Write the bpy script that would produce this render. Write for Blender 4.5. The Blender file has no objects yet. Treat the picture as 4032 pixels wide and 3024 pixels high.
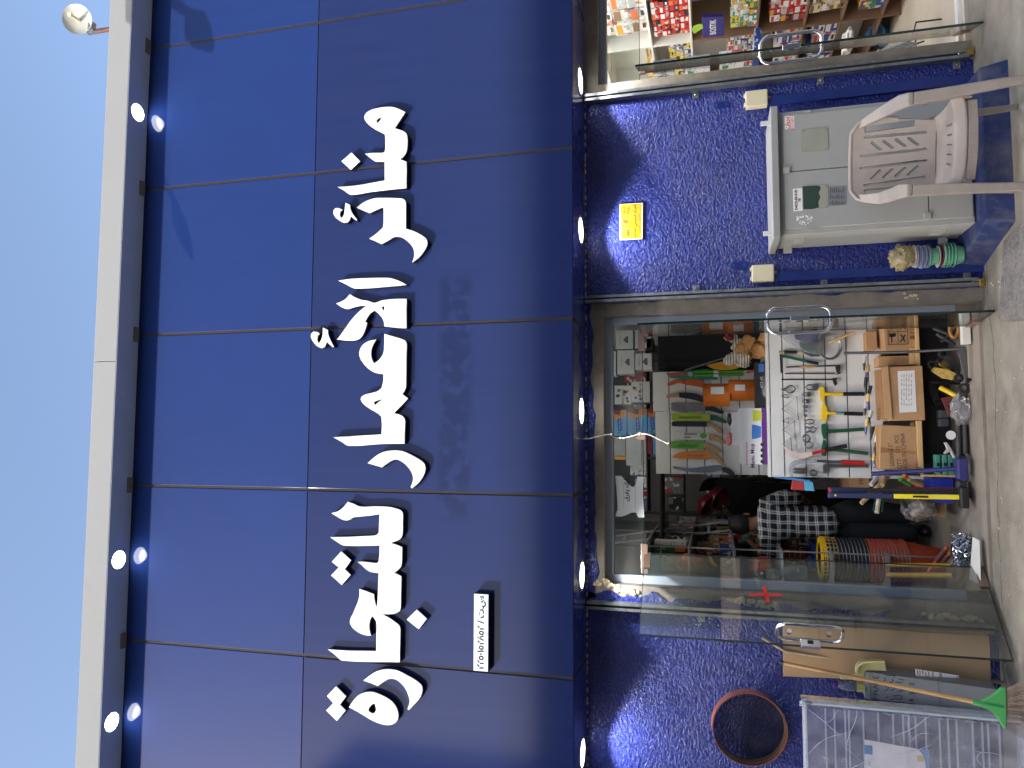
import bpy, bmesh, math, random
from mathutils import Vector, Matrix, Euler, noise
random.seed(7)
SC = bpy.context.scene
COL = SC.collection
R_ = math.radians
# ------------------------------------------------------------------ camera
FPX, PITCH, YAW, ROLL = 2950.0, 0.2629, 0.0781, -0.0167
CAM = Vector((0, 0, 1.616))
_F = Vector((math.sin(YAW)*math.cos(PITCH), math.cos(YAW)*math.cos(PITCH), math.sin(PITCH)))
_R = Vector((math.cos(YAW), -math.sin(YAW), 0)); _U = _R.cross(_F)
_R, _U = _R*math.cos(ROLL)+_U*math.sin(ROLL), -_R*math.sin(ROLL)+_U*math.cos(ROLL)
cd = bpy.data.cameras.new('camera'); cam = bpy.data.objects.new('camera', cd); COL.objects.link(cam)
cd.sensor_fit = 'HORIZONTAL'; cd.sensor_width = 36; cd.lens = FPX/4032*36; cd.clip_start = .05; cd.clip_end = 2000
# the phone was held upright while the file is stored lying on its side: the camera's x axis points down
m = Matrix((-_U, _R, -_F)).transposed().to_4x4(); m.translation = CAM
cam.matrix_world = m; SC.camera = cam
# ------------------------------------------------------------------ light
SUN_EL, SUN_AZ = 30.9, -48.0            # elevation; degrees to the right of straight behind the camera
w = bpy.data.worlds.new('World'); SC.world = w; w.use_nodes = True
nt = w.node_tree; nt.nodes.clear()
sky = nt.nodes.new('ShaderNodeTexSky'); sky.sky_type = 'NISHITA'; sky.sun_disc = False
sky.sun_elevation = R_(SUN_EL); sky.sun_rotation = R_(180-SUN_AZ); sky.air_density = 1.0; sky.dust_density = 3.7; sky.ozone_density = 1.2
bg = nt.nodes.new('ShaderNodeBackground'); bg.inputs[1].default_value = .15
ow = nt.nodes.new('ShaderNodeOutputWorld'); nt.links.new(sky.outputs[0], bg.inputs[0]); nt.links.new(bg.outputs[0], ow.inputs[0])
SUNDIR = Vector((math.sin(R_(SUN_AZ))*math.cos(R_(SUN_EL)), -math.cos(R_(SUN_AZ))*math.cos(R_(SUN_EL)), math.sin(R_(SUN_EL))))
sl = bpy.data.lights.new('sun', 'SUN'); sl.energy = 2.0; sl.angle = R_(.53); sl.color = (1, .95, .87)
so = bpy.data.objects.new('sun', sl); COL.objects.link(so); so.rotation_euler = SUNDIR.to_track_quat('Z', 'Y').to_euler(); so.location = (-6, -8, 14)
SC.view_settings.view_transform = 'Standard'; SC.view_settings.look = 'None'; SC.view_settings.exposure = 1.32; SC.view_settings.gamma = 1
SC.cycles.max_bounces = 10; SC.cycles.transparent_max_bounces = 24; SC.cycles.caustics_reflective = False; SC.cycles.caustics_refractive = False
SC.cycles.use_denoising = True; SC.cycles.sample_clamp_indirect = 6
# ------------------------------------------------------------------ helpers
def ray(x, y): return _F*FPX + _R*(1512-y) + _U*(2016-x)
def at(x, y, Y):
    d = ray(x, y); return CAM + d*(Y/d.y)
def atz(x, y, Z):
    d = ray(x, y); return CAM + d*((Z-CAM.z)/d.z)
def atx(x, y, X):
    d = ray(x, y); return CAM + d*(X/d.x)
def zoom(ox, oy, s): return lambda x, y: (ox+x*s, oy+y*s)
q2 = zoom(2200, 0, .8282); q3 = zoom(2200, 1100, .8282); q4 = zoom(2200, 2100, .8282)
ka = zoom(2340, 1180, .3616); kb = zoom(2340, 1700, .4219); kc = zoom(3000, 1180, .446); kd = zoom(3380, 1180, .446)
ke = zoom(2980, 1840, .4069); kf = zoom(2340, 0, .3164); kg = zoom(2980, 0, .4069); kh = zoom(3100, 2500, .4213)
s1 = zoom(1250, 350, .4221); s2 = zoom(1200, 1050, .5423); s3 = zoom(1260, 1940, .3014); s4 = zoom(1260, 2400, .3164)
def sr(r, g, b):
    f = lambda c: (c/255/12.92 if c <= 10 else ((c/255+.055)/1.055)**2.4)
    return (f(r), f(g), f(b), 1)

class MB:
    def __init__(s): s.v = []; s.f = []
    def add(s, vs, fs):
        n = len(s.v); s.v += [tuple(p) for p in vs]; s.f += [tuple(i+n for i in f) for f in fs]; return s
    def box(s, x0, x1, y0, y1, z0, z1, M=None):
        vs = [Vector((x, y, z)) for z in (z0, z1) for y in (y0, y1) for x in (x0, x1)]
        if M: vs = [M@p for p in vs]
        return s.add(vs, [(0, 2, 3, 1), (4, 5, 7, 6), (0, 1, 5, 4), (2, 6, 7, 3), (0, 4, 6, 2), (1, 3, 7, 5)])
    def prism(s, pts, y0, y1):            # pts (x,z), extruded along y
        n = len(pts); a = sum(pts[i][0]*pts[(i+1) % n][1]-pts[(i+1) % n][0]*pts[i][1] for i in range(n))
        if a < 0: pts = pts[::-1]
        vs = [(x, y0, z) for x, z in pts]+[(x, y1, z) for x, z in pts]
        return s.add(vs, [tuple(range(n)), tuple(range(2*n-1, n-1, -1))]+[(i, i+n, (i+1) % n+n, (i+1) % n) for i in range(n)])
    def tube(s, path, r, seg=8, caps=True, closed=False, flat=1):
        P = [Vector(p) for p in path]; n = len(P); rs = r if isinstance(r, (list, tuple)) else [r]*n
        vs = []; up = Vector((0, 0, 1)); prev = None
        for i in range(n):
            if closed: t = P[(i+1) % n]-P[i-1]
            else: t = P[min(i+1, n-1)]-P[max(i-1, 0)]
            if t.length < 1e-9: t = Vector((0, 0, 1))
            t.normalize()
            if prev is None:
                a = up if abs(t.z) < .9 else Vector((1, 0, 0)); a = (a-t*a.dot(t)).normalized()
            else:
                a = prev-t*prev.dot(t); a = a.normalized() if a.length > 1e-6 else prev
            prev = a; b = t.cross(a)
            vs += [P[i]+a*(math.cos(2*math.pi*k/seg)*rs[i]*flat)+b*(math.sin(2*math.pi*k/seg)*rs[i]) for k in range(seg)]
        fs = []
        for i in range(n if closed else n-1):
            j = (i+1) % n
            for k in range(seg): fs.append((i*seg+k, i*seg+(k+1) % seg, j*seg+(k+1) % seg, j*seg+k))
        if caps and not closed: fs += [tuple(range(seg-1, -1, -1)), tuple((n-1)*seg+k for k in range(seg))]
        return s.add(vs, fs)
    def lathe(s, prof, c=(0, 0, 0), seg=24, axis='z', M=None, caps=True):   # prof (r,h)
        c = Vector(c); vs = []
        for r, h in prof:
            for k in range(seg):
                a = 2*math.pi*k/seg; x, y = r*math.cos(a), r*math.sin(a)
                p = Vector((x, y, h)) if axis == 'z' else (Vector((x, h, y)) if axis == 'y' else Vector((h, x, y)))
                if M: p = M@p
                vs.append(c+p)
        n = len(prof); fs = [(i*seg+k, i*seg+(k+1) % seg, (i+1)*seg+(k+1) % seg, (i+1)*seg+k) for i in range(n-1) for k in range(seg)]
        if caps: fs += [tuple(range(seg-1, -1, -1)), tuple((n-1)*seg+k for k in range(seg))]
        return s.add(vs, fs)
    def strip(s, path, wv, t):           # ribbon: centre path, list of half-width vectors, list of thickness vectors
        vs = []
        for i, p in enumerate(path):
            p = Vector(p); a = Vector(wv[i] if isinstance(wv, list) else wv); b = Vector(t[i] if isinstance(t, list) else t)
            vs += [p-a, p+a, p+a+b, p-a+b]
        n = len(path); fs = [(0, 1, 2, 3), tuple((n-1)*4+k for k in (3, 2, 1, 0))]
        for i in range(n-1):
            for k in range(4): fs.append((i*4+k, (i+1)*4+k, (i+1)*4+(k+1) % 4, i*4+(k+1) % 4))
        return s.add(vs, fs)
    def blob(s, c, r, seed=0, amp=.25, n=2, sc=(1, 1, 1), freq=2.0):
        bm = bmesh.new(); bmesh.ops.create_icosphere(bm, subdivisions=n, radius=1)
        vs = []
        for v in bm.verts:
            d = 1+amp*noise.noise(v.co*freq+Vector((seed*7.3, seed*3.1, seed)))+amp*.5*noise.noise(v.co*freq*2.7+Vector((seed, 9, 2)))
            vs.append(Vector(c)+Vector((v.co.x*sc[0], v.co.y*sc[1], v.co.z*sc[2]))*r*d)
        fs = [tuple(v.index for v in f.verts) for f in bm.faces]; bm.free()
        return s.add(vs, fs)

def link(o, parent=None):
    COL.objects.link(o)
    if parent is not None:
        o.parent = parent; o.matrix_parent_inverse = parent.matrix_basis.inverted()
    return o
def mesh_obj(name, me, mat, parent=None, smooth=None, bevel=0, label=None):
    if mat is not None: me.materials.append(mat)
    if smooth:
        me.polygons.foreach_set('use_smooth', [True]*len(me.polygons)); me.set_sharp_from_angle(angle=R_(smooth))
    o = bpy.data.objects.new(name, me); link(o, parent)
    if bevel:
        b = o.modifiers.new('bevel', 'BEVEL'); b.width = bevel; b.segments = 2; b.limit_method = 'ANGLE'; b.angle_limit = R_(50)
    if label: o['label'] = label
    return o
def build(name, mb, mat, parent=None, smooth=None, bevel=0, label=None):
    me = bpy.data.meshes.new(name); me.from_pydata(mb.v, [], mb.f); me.validate()
    bm = bmesh.new(); bm.from_mesh(me); bmesh.ops.recalc_face_normals(bm, faces=bm.faces); bm.to_mesh(me); bm.free()
    return mesh_obj(name, me, mat, parent, smooth, bevel, label)
def tag(o, label, cat, group=None):
    o['label'] = label; o['category'] = cat
    if group: o['group'] = group
    return o
def thing(name, label, cat, loc=(0, 0, 0), group=None):
    o = bpy.data.objects.new(name, None); o.empty_display_size = .1; o.location = loc; COL.objects.link(o)
    return tag(o, label, cat, group)
def struct(o): o['kind'] = 'structure'; return o
def dup(root, loc, label=None, group=None, rotz=None):
    r = root.copy(); COL.objects.link(r); r.location = loc
    if rotz is not None: r.rotation_euler = (0, 0, rotz)
    if label: r['label'] = label
    if group: r['group'] = group
    for ch in list(root.children):
        c = ch.copy(); COL.objects.link(c); c.parent = r
        for g in list(ch.children):
            d = g.copy(); COL.objects.link(d); d.parent = c
    return r
def smooth_loop(pts, corner=38, n=5, closed=True):
    P = [Vector(p) for p in pts]; N = len(P); out = []
    def isc(i):
        if not closed and i in (0, N-1): return True
        a = P[i]-P[i-1]; b = P[(i+1) % N]-P[i]
        if a.length < 1e-9 or b.length < 1e-9: return True
        return math.degrees(a.angle(b)) > corner
    cs = [isc(i) for i in range(N)]
    for i in range(N if closed else N-1):
        a, b = P[i], P[(i+1) % N]; L = (b-a).length
        def tan(k):
            p0, p1, p2 = P[k-1], P[k], P[(k+1) % N]
            t = (p2-p0); return t.normalized() if t.length > 1e-9 else (b-a).normalized()
        ta = (b-a).normalized() if cs[i] else tan(i)
        tb = (b-a).normalized() if cs[(i+1) % N] else tan((i+1) % N)
        if cs[i] and cs[(i+1) % N]: out.append(a); continue
        for k in range(n):
            t = k/n; h1 = 2*t**3-3*t*t+1; h2 = t**3-2*t*t+t; h3 = -2*t**3+3*t*t; h4 = t**3-t*t
            out.append(a*h1+ta*(L*h2)+b*h3+tb*(L*h4))
    if not closed: out.append(P[-1])
    return out
def curve_mesh(loops, depth, bevel=0):
    """filled 2D outline(s) in x,z with holes, front face at y=0 and depth going to +y"""
    cu = bpy.data.curves.new('outline', 'CURVE'); cu.dimensions = '2D'; cu.fill_mode = 'BOTH'
    cu.extrude = depth/2; cu.bevel_depth = bevel; cu.offset = -bevel; cu.bevel_resolution = 1
    for L in loops:
        sp = cu.splines.new('POLY'); sp.points.add(len(L)-1); sp.use_cyclic_u = True
        for p, q in zip(sp.points, L): p.co = (q[0], q[1], 0, 1)
    o = bpy.data.objects.new('outline', cu); COL.objects.link(o)
    dg = bpy.context.evaluated_depsgraph_get(); me = bpy.data.meshes.new_from_object(o.evaluated_get(dg))
    bpy.data.objects.remove(o); bpy.data.curves.remove(cu)
    me.transform(Matrix.Translation((0, depth/2+bevel, 0))@Matrix.Rotation(R_(90), 4, 'X'))
    me.materials.clear(); return me
def text(body, size, loc, mat, parent, rot=(90, 0, 0), align='CENTER', name='lettering', bold=0, sx=1, shear=0):
    cu = bpy.data.curves.new('text', 'FONT'); cu.body = body; cu.size = size; cu.align_x = align; cu.align_y = 'CENTER'; cu.offset = bold; cu.resolution_u = 3; cu.shear = shear
    o = bpy.data.objects.new('text', cu); COL.objects.link(o)
    dg = bpy.context.evaluated_depsgraph_get(); me = bpy.data.meshes.new_from_object(o.evaluated_get(dg))
    bpy.data.objects.remove(o); bpy.data.curves.remove(cu)
    me.transform(Matrix.Translation(loc)@Euler([R_(a) for a in rot]).to_matrix().to_4x4()@Matrix.Diagonal((sx, 1, 1, 1)))
    me.materials.clear(); me.name = name
    return mesh_obj(name, me, mat, parent)
def strokes(lines, r, mat, parent, name='lettering'):
    mb = MB()
    for L in lines: mb.tube(L, r, 5)
    return build(name, mb, mat, parent)
import unicodedata
_AF = {}
for _c in range(0xFE80, 0xFEF5):
    _d = unicodedata.decomposition(chr(_c)).split()
    if len(_d) == 2: _AF.setdefault(chr(int(_d[1], 16)), {})[_d[0]] = chr(_c)
def ar(st):
    """joined Arabic letter forms, in visual order"""
    words = []
    for wd in st.split(' '):
        o = ''
        for i, ch in enumerate(wd):
            f = _AF.get(ch)
            if not f: o += ch; continue
            pj = i > 0 and '<initial>' in _AF.get(wd[i-1], {}); nj = i < len(wd)-1 and '<initial>' in f and wd[i+1] in _AF
            k = '<medial>' if pj and nj else '<final>' if pj else '<initial>' if nj else '<isolated>'
            o += f.get(k, ch)
        words.append(o if o.isdigit() else o[::-1])
    return ' '.join(words[::-1])
# ------------------------------------------------------------------ materials
MATS = {}
def pm(name, col, rough=.5, metal=0, var=.12, vs=6, bump=0, bs=60, coat=0, cr=.05, spec=.5, dirt=None, dirt_amt=.3, ds=5, stretch=(1, 1, 1), emis=0, alpha=1, rvar=.08, scr=0):
    if name in MATS: return MATS[name]
    mt = bpy.data.materials.new(name); mt.use_nodes = True; N = mt.node_tree.nodes; L = mt.node_tree.links
    b = N['Principled BSDF']; b.inputs['Roughness'].default_value = rough; b.inputs['Metallic'].default_value = metal
    b.inputs['Specular IOR Level'].default_value = spec; b.inputs['Coat Weight'].default_value = coat; b.inputs['Coat Roughness'].default_value = cr
    c = col if len(col) == 4 else (*col, 1)
    tc = N.new('ShaderNodeTexCoord'); mp = N.new('ShaderNodeMapping'); mp.inputs['Scale'].default_value = stretch; L.new(tc.outputs['Object'], mp.inputs[0])
    nz = N.new('ShaderNodeTexNoise'); nz.inputs['Scale'].default_value = vs; nz.inputs['Detail'].default_value = 5; nz.inputs['Roughness'].default_value = .6; L.new(mp.outputs[0], nz.inputs[0])
    rp = N.new('ShaderNodeMapRange'); rp.inputs[1].default_value = .3; rp.inputs[2].default_value = .7; rp.inputs[3].default_value = 1-var; rp.inputs[4].default_value = 1+var; L.new(nz.outputs[0], rp.inputs[0])
    mx = N.new('ShaderNodeMix'); mx.data_type = 'RGBA'; mx.blend_type = 'MULTIPLY'; mx.inputs[0].default_value = 1; mx.inputs[6].default_value = c; L.new(rp.outputs[0], mx.inputs[7])
    out = mx.outputs[2]
    if dirt:
        n2 = N.new('ShaderNodeTexNoise'); n2.inputs['Scale'].default_value = ds; n2.inputs['Detail'].default_value = 8; n2.inputs['Roughness'].default_value = .7; L.new(mp.outputs[0], n2.inputs[0])
        r2 = N.new('ShaderNodeMapRange'); r2.inputs[1].default_value = .45; r2.inputs[2].default_value = .75; r2.inputs[3].default_value = 0; r2.inputs[4].default_value = dirt_amt; L.new(n2.outputs[0], r2.inputs[0])
        m2 = N.new('ShaderNodeMix'); m2.data_type = 'RGBA'; L.new(r2.outputs[0], m2.inputs[0]); L.new(out, m2.inputs[6]); m2.inputs[7].default_value = dirt if len(dirt) == 4 else (*dirt, 1); out = m2.outputs[2]
    L.new(out, b.inputs['Base Color'])
    if rvar:
        rr = N.new('ShaderNodeMapRange'); rr.inputs[1].default_value = .3; rr.inputs[2].default_value = .7; rr.inputs[3].default_value = max(0, rough-rvar); rr.inputs[4].default_value = min(1, rough+rvar); L.new(nz.outputs[0], rr.inputs[0]); L.new(rr.outputs[0], b.inputs['Roughness'])
    if bump:
        n3 = N.new('ShaderNodeTexNoise'); n3.inputs['Scale'].default_value = bs; n3.inputs['Detail'].default_value = 4; L.new(mp.outputs[0], n3.inputs[0])
        bp = N.new('ShaderNodeBump'); bp.inputs['Distance'].default_value = .01; bp.inputs['Strength'].default_value = bump; L.new(n3.outputs[0], bp.inputs['Height']); L.new(bp.outputs[0], b.inputs['Normal'])
        if coat: L.new(bp.outputs[0], b.inputs['Coat Normal'])
    if emis: L.new(out, b.inputs['Emission Color']); b.inputs['Emission Strength'].default_value = emis
    if alpha < 1: b.inputs['Alpha'].default_value = alpha
    MATS[name] = mt; return mt
def emit(name, col, s):
    if name in MATS: return MATS[name]
    mt = bpy.data.materials.new(name); mt.use_nodes = True; N = mt.node_tree.nodes; N.clear()
    e = N.new('ShaderNodeEmission'); e.inputs[0].default_value = (*col, 1); e.inputs[1].default_value = s
    o = N.new('ShaderNodeOutputMaterial'); mt.node_tree.links.new(e.outputs[0], o.inputs[0]); MATS[name] = mt; return mt
def glassy(name, tint=(.9, .96, .94), refl=1.0, rough=0.0, haze=0, hz=(.7, .7, .7), hs=6, bump=0, bs=20, stretch=(1, 1, 1), ior=1.5, gcol=(1, 1, 1)):
    """thin sheet: transparent + mirror by Fresnel, with an uneven film of dust"""
    if name in MATS: return MATS[name]
    mt = bpy.data.materials.new(name); mt.use_nodes = True; N = mt.node_tree.nodes; L = mt.node_tree.links; N.clear()
    t = N.new('ShaderNodeBsdfTransparent'); t.inputs[0].default_value = (*tint, 1)
    g = N.new('ShaderNodeBsdfGlossy'); g.inputs['Roughness'].default_value = rough; g.inputs[0].default_value = (*gcol, 1)
    fr = N.new('ShaderNodeFresnel'); fr.inputs[0].default_value = ior
    ml = N.new('ShaderNodeMath'); ml.operation = 'MULTIPLY'; ml.inputs[1].default_value = refl; ml.use_clamp = True; L.new(fr.outputs[0], ml.inputs[0])
    ms = N.new('ShaderNodeMixShader'); L.new(ml.outputs[0], ms.inputs[0]); L.new(t.outputs[0], ms.inputs[1]); L.new(g.outputs[0], ms.inputs[2]); out = ms.outputs[0]
    tc = N.new('ShaderNodeTexCoord'); mp = N.new('ShaderNodeMapping'); mp.inputs['Scale'].default_value = stretch; L.new(tc.outputs['Object'], mp.inputs[0])
    if haze:
        d = N.new('ShaderNodeBsdfDiffuse'); d.inputs[0].default_value = (*hz, 1)
        nz = N.new('ShaderNodeTexNoise'); nz.inputs['Scale'].default_value = hs; nz.inputs['Detail'].default_value = 6; L.new(mp.outputs[0], nz.inputs[0])
        mr = N.new('ShaderNodeMapRange'); mr.inputs[1].default_value = .35; mr.inputs[2].default_value = .75; mr.inputs[3].default_value = haze*.3; mr.inputs[4].default_value = haze; L.new(nz.outputs[0], mr.inputs[0])
        m2 = N.new('ShaderNodeMixShader'); L.new(mr.outputs[0], m2.inputs[0]); L.new(out, m2.inputs[1]); L.new(d.outputs[0], m2.inputs[2]); out = m2.outputs[0]
    if bump:
        n3 = N.new('ShaderNodeTexNoise'); n3.inputs['Scale'].default_value = bs; n3.inputs['Detail'].default_value = 3; n3.inputs['Distortion'].default_value = .8; L.new(mp.outputs[0], n3.inputs[0])
        bp = N.new('ShaderNodeBump'); bp.inputs['Distance'].default_value = .02; bp.inputs['Strength'].default_value = bump; L.new(n3.outputs[0], bp.inputs['Height']); L.new(bp.outputs[0], g.inputs['Normal']); L.new(bp.outputs[0], fr.inputs['Normal'])
    o = N.new('ShaderNodeOutputMaterial'); L.new(out, o.inputs[0]); MATS[name] = mt; return mt

def stucco_mat():
    mt = pm('blue_stucco', sr(20, 40, 124), rough=.36, var=.2, vs=14, spec=.6, dirt=sr(30, 34, 60), dirt_amt=.35, ds=2.2)
    N = mt.node_tree.nodes; L = mt.node_tree.links; b = N['Principled BSDF']; tc = [n for n in N if n.type == 'TEX_COORD'][0]
    a = N.new('ShaderNodeTexNoise'); a.inputs['Scale'].default_value = 54; a.inputs['Detail'].default_value = 3; a.inputs['Distortion'].default_value = .5; smp = N.new('ShaderNodeMapping'); smp.inputs['Scale'].default_value = (.8, 1, 1.25); L.new(tc.outputs['Object'], smp.inputs[0]); L.new(smp.outputs[0], a.inputs[0])
    mr = N.new('ShaderNodeMapRange'); mr.interpolation_type = 'SMOOTHSTEP'; mr.inputs[1].default_value = .38; mr.inputs[2].default_value = .62; L.new(a.outputs[0], mr.inputs[0])
    f = N.new('ShaderNodeTexNoise'); f.inputs['Scale'].default_value = 130; f.inputs['Detail'].default_value = 3; L.new(tc.outputs['Object'], f.inputs[0])
    ad = N.new('ShaderNodeMath'); ad.operation = 'MULTIPLY_ADD'; ad.inputs[1].default_value = .25; L.new(f.outputs[0], ad.inputs[0]); L.new(mr.outputs[0], ad.inputs[2])
    bp = N.new('ShaderNodeBump'); bp.inputs['Distance'].default_value = .0072; bp.inputs['Strength'].default_value = .95; L.new(ad.outputs[0], bp.inputs['Height']); L.new(bp.outputs[0], b.inputs['Normal'])
    return mt
def panel_mat(name, col, rough, coat, cr, dust):
    """glossy aluminium cladding with a film of pale dust and runs, ghost marks of older lettering"""
    mt = pm(name, col, rough=rough, var=.05, vs=1.5, coat=coat, cr=cr, spec=0, rvar=.03)
    N = mt.node_tree.nodes; L = mt.node_tree.links; b = N['Principled BSDF']; src = b.inputs['Base Color'].links[0].from_socket
    tc = [n for n in N if n.type == 'TEX_COORD'][0]
    mp = N.new('ShaderNodeMapping'); mp.inputs['Scale'].default_value = (9, 1, .5); L.new(tc.outputs['Object'], mp.inputs[0])
    nz = N.new('ShaderNodeTexNoise'); nz.inputs['Scale'].default_value = 1.6; nz.inputs['Detail'].default_value = 7; nz.inputs['Roughness'].default_value = .65; L.new(mp.outputs[0], nz.inputs[0])
    mr = N.new('ShaderNodeMapRange'); mr.inputs[1].default_value = .3; mr.inputs[2].default_value = .75; mr.inputs[3].default_value = dust*.55; mr.inputs[4].default_value = dust; L.new(nz.outputs[0], mr.inputs[0])
    mx = N.new('ShaderNodeMix'); mx.data_type = 'RGBA'; L.new(mr.outputs[0], mx.inputs[0]); L.new(src, mx.inputs[6]); mx.inputs[7].default_value = sr(176, 160, 146); out = mx.outputs[2]
    if name == 'cladding_lower':
        # ghost smudges: a horizontal band where letters were taken off
        sp = N.new('ShaderNodeSeparateXYZ'); L.new(tc.outputs['Object'], sp.inputs[0])
        def band(sock, a, b_, e):
            r1 = N.new('ShaderNodeMapRange'); r1.inputs[1].default_value = a-e; r1.inputs[2].default_value = a+e; L.new(sock, r1.inputs[0])
            r2 = N.new('ShaderNodeMapRange'); r2.inputs[1].default_value = b_-e; r2.inputs[2].default_value = b_+e; r2.inputs[3].default_value = 1; r2.inputs[4].default_value = 0; L.new(sock, r2.inputs[0])
            m_ = N.new('ShaderNodeMath'); m_.operation = 'MULTIPLY'; L.new(r1.outputs[0], m_.inputs[0]); L.new(r2.outputs[0], m_.inputs[1]); return m_.outputs[0]
        p, q = at(1735, 1100, 5.003), at(1850, 2040, 5.003)
        m1 = N.new('ShaderNodeMath'); m1.operation = 'MULTIPLY'; L.new(band(sp.outputs[0], q.x, p.x, .05), m1.inputs[0]); L.new(band(sp.outputs[2], q.z, p.z, .03), m1.inputs[1])
        n4 = N.new('ShaderNodeTexNoise'); n4.inputs['Scale'].default_value = 9; n4.inputs['Detail'].default_value = 4; L.new(tc.outputs['Object'], n4.inputs[0])
        r4 = N.new('ShaderNodeMapRange'); r4.inputs[1].default_value = .40; r4.inputs[2].default_value = .52; r4.inputs[4].default_value = .5; L.new(n4.outputs[0], r4.inputs[0])
        m4 = N.new('ShaderNodeMath'); m4.operation = 'MULTIPLY'; L.new(m1.outputs[0], m4.inputs[0]); L.new(r4.outputs[0], m4.inputs[1])
        m5 = N.new('ShaderNodeMix'); m5.data_type = 'RGBA'; L.new(m4.outputs[0], m5.inputs[0]); L.new(out, m5.inputs[6]); m5.inputs[7].default_value = (col[0]*.8, col[1]*.45, col[2]*.42, 1); out = m5.outputs[2]
    L.new(out, b.inputs['Base Color']); return mt

def printed(name, base, acc, acc2=(225, 222, 216), amt=.5):
    """packaging: blocks of print and lines of small type over a base colour"""
    if name in MATS: return MATS[name]
    mt = pm(name, sr(*base), rough=.42, var=.06); N = mt.node_tree.nodes; L = mt.node_tree.links; b = N['Principled BSDF']; src = b.inputs['Base Color'].links[0].from_socket; tc = [n for n in N if n.type == 'TEX_COORD'][0]
    def cell(scale, lo, col, src, seed, fac):
        mp = N.new('ShaderNodeMapping'); mp.inputs['Location'].default_value = (seed*3.1, seed*1.7, seed*.9); L.new(tc.outputs['Object'], mp.inputs[0])
        v = N.new('ShaderNodeTexVoronoi'); v.distance = 'CHEBYCHEV'; v.inputs['Scale'].default_value = scale; v.inputs['Randomness'].default_value = .75; L.new(mp.outputs[0], v.inputs[0])
        sp = N.new('ShaderNodeSeparateXYZ'); L.new(v.outputs['Color'], sp.inputs[0]); g = N.new('ShaderNodeMath'); g.operation = 'GREATER_THAN'; g.inputs[1].default_value = lo; L.new(sp.outputs[0], g.inputs[0])
        f = N.new('ShaderNodeMath'); f.operation = 'MULTIPLY'; f.inputs[1].default_value = fac; L.new(g.outputs[0], f.inputs[0])
        m = N.new('ShaderNodeMix'); m.data_type = 'RGBA'; L.new(f.outputs[0], m.inputs[0]); L.new(src, m.inputs[6]); m.inputs[7].default_value = sr(*col); return m.outputs[2]
    o = cell(11, 1-amt, acc, src, 1, .85); o = cell(30, .86, acc2, o, 2, .7); o = cell(75, .9, (50, 46, 50), o, 3, .45)
    L.new(o, b.inputs['Base Color']); return mt
M_stucco = stucco_mat()
BLUE = sr(30, 48, 140)
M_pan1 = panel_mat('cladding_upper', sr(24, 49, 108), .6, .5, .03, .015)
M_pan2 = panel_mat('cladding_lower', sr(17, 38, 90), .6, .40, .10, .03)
M_soff = pm('cladding_soffit', BLUE, rough=.3, var=.06, coat=1, cr=.05)
M_conc = pm('bare_concrete', sr(140, 132, 120), rough=.85, var=.22, vs=9, bump=.25, bs=40, dirt=sr(95, 88, 78), dirt_amt=.6, ds=4)
M_seal = pm('joint_sealant', sr(46, 40, 40), rough=.8, var=.3, vs=20)
M_cap = pm('coping_grey', sr(150, 152, 155), rough=.8, spec=.05, var=.04, vs=3, dirt=sr(128, 124, 118), dirt_amt=.25, ds=3)
M_white = pm('white_paint', sr(225, 224, 220), rough=.45, var=.04)
M_black = pm('black_plastic', sr(22, 22, 24), rough=.45, var=.15)
M_galv = pm('galvanised_steel', sr(150, 154, 156), rough=.42, metal=.85, var=.2, vs=30, dirt=sr(110, 108, 104), dirt_amt=.5, ds=9)
M_chrome = pm('chrome', (.82, .82, .84), rough=.07, metal=1, var=.03, rvar=.03)
M_alu = pm('frame_aluminium', sr(164, 174, 188), rough=.45, metal=.1, var=.06, vs=5, dirt=sr(120, 124, 128), dirt_amt=.35)
M_glass = glassy('door_glass', tint=(.955, .97, .965), refl=.85, haze=.012, hz=(.6, .64, .66), hs=4, stretch=(1, 1, .4))
M_glassclear = glassy('transom_glass', tint=(.92, .95, .94), refl=1.0, haze=.03)
M_gedge = pm('glass_edge', sr(18, 38, 34), rough=.15, var=.1, spec=.8)
M_lamp = emit('downlight_lens', (1, .98, .95), 6.0)
M_lampw = emit('cap_light_lens', (1, .98, .96), 8.0)
M_lampoff = pm('unlit_lens', sr(150, 156, 170), rough=.3, var=.05)
M_cardb = pm('cardboard', sr(178, 140, 100), rough=.8, var=.1, vs=7, dirt=sr(140, 104, 70), dirt_amt=.4, ds=3)
M_wood = pm('pine_wood', sr(205, 170, 118), rough=.6, var=.2, vs=5, stretch=(1, 1, 8))
M_floor = pm('shop_floor_concrete', sr(140, 132, 122), rough=.7, var=.2, vs=4, dirt=sr(90, 84, 76), dirt_amt=.7, ds=2.5, bump=.12, bs=30)
M_pave = pm('pavement_concrete', sr(136, 130, 118), rough=.8, var=.16, vs=5, dirt=sr(92, 86, 78), dirt_amt=.75, ds=2.8, bump=.5, bs=45)
M_wallin = pm('interior_wall_paint', sr(150, 148, 144), rough=.8, var=.06)
M_dark = pm('dark_shelf', sr(44, 40, 40), rough=.7, var=.2)

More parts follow.
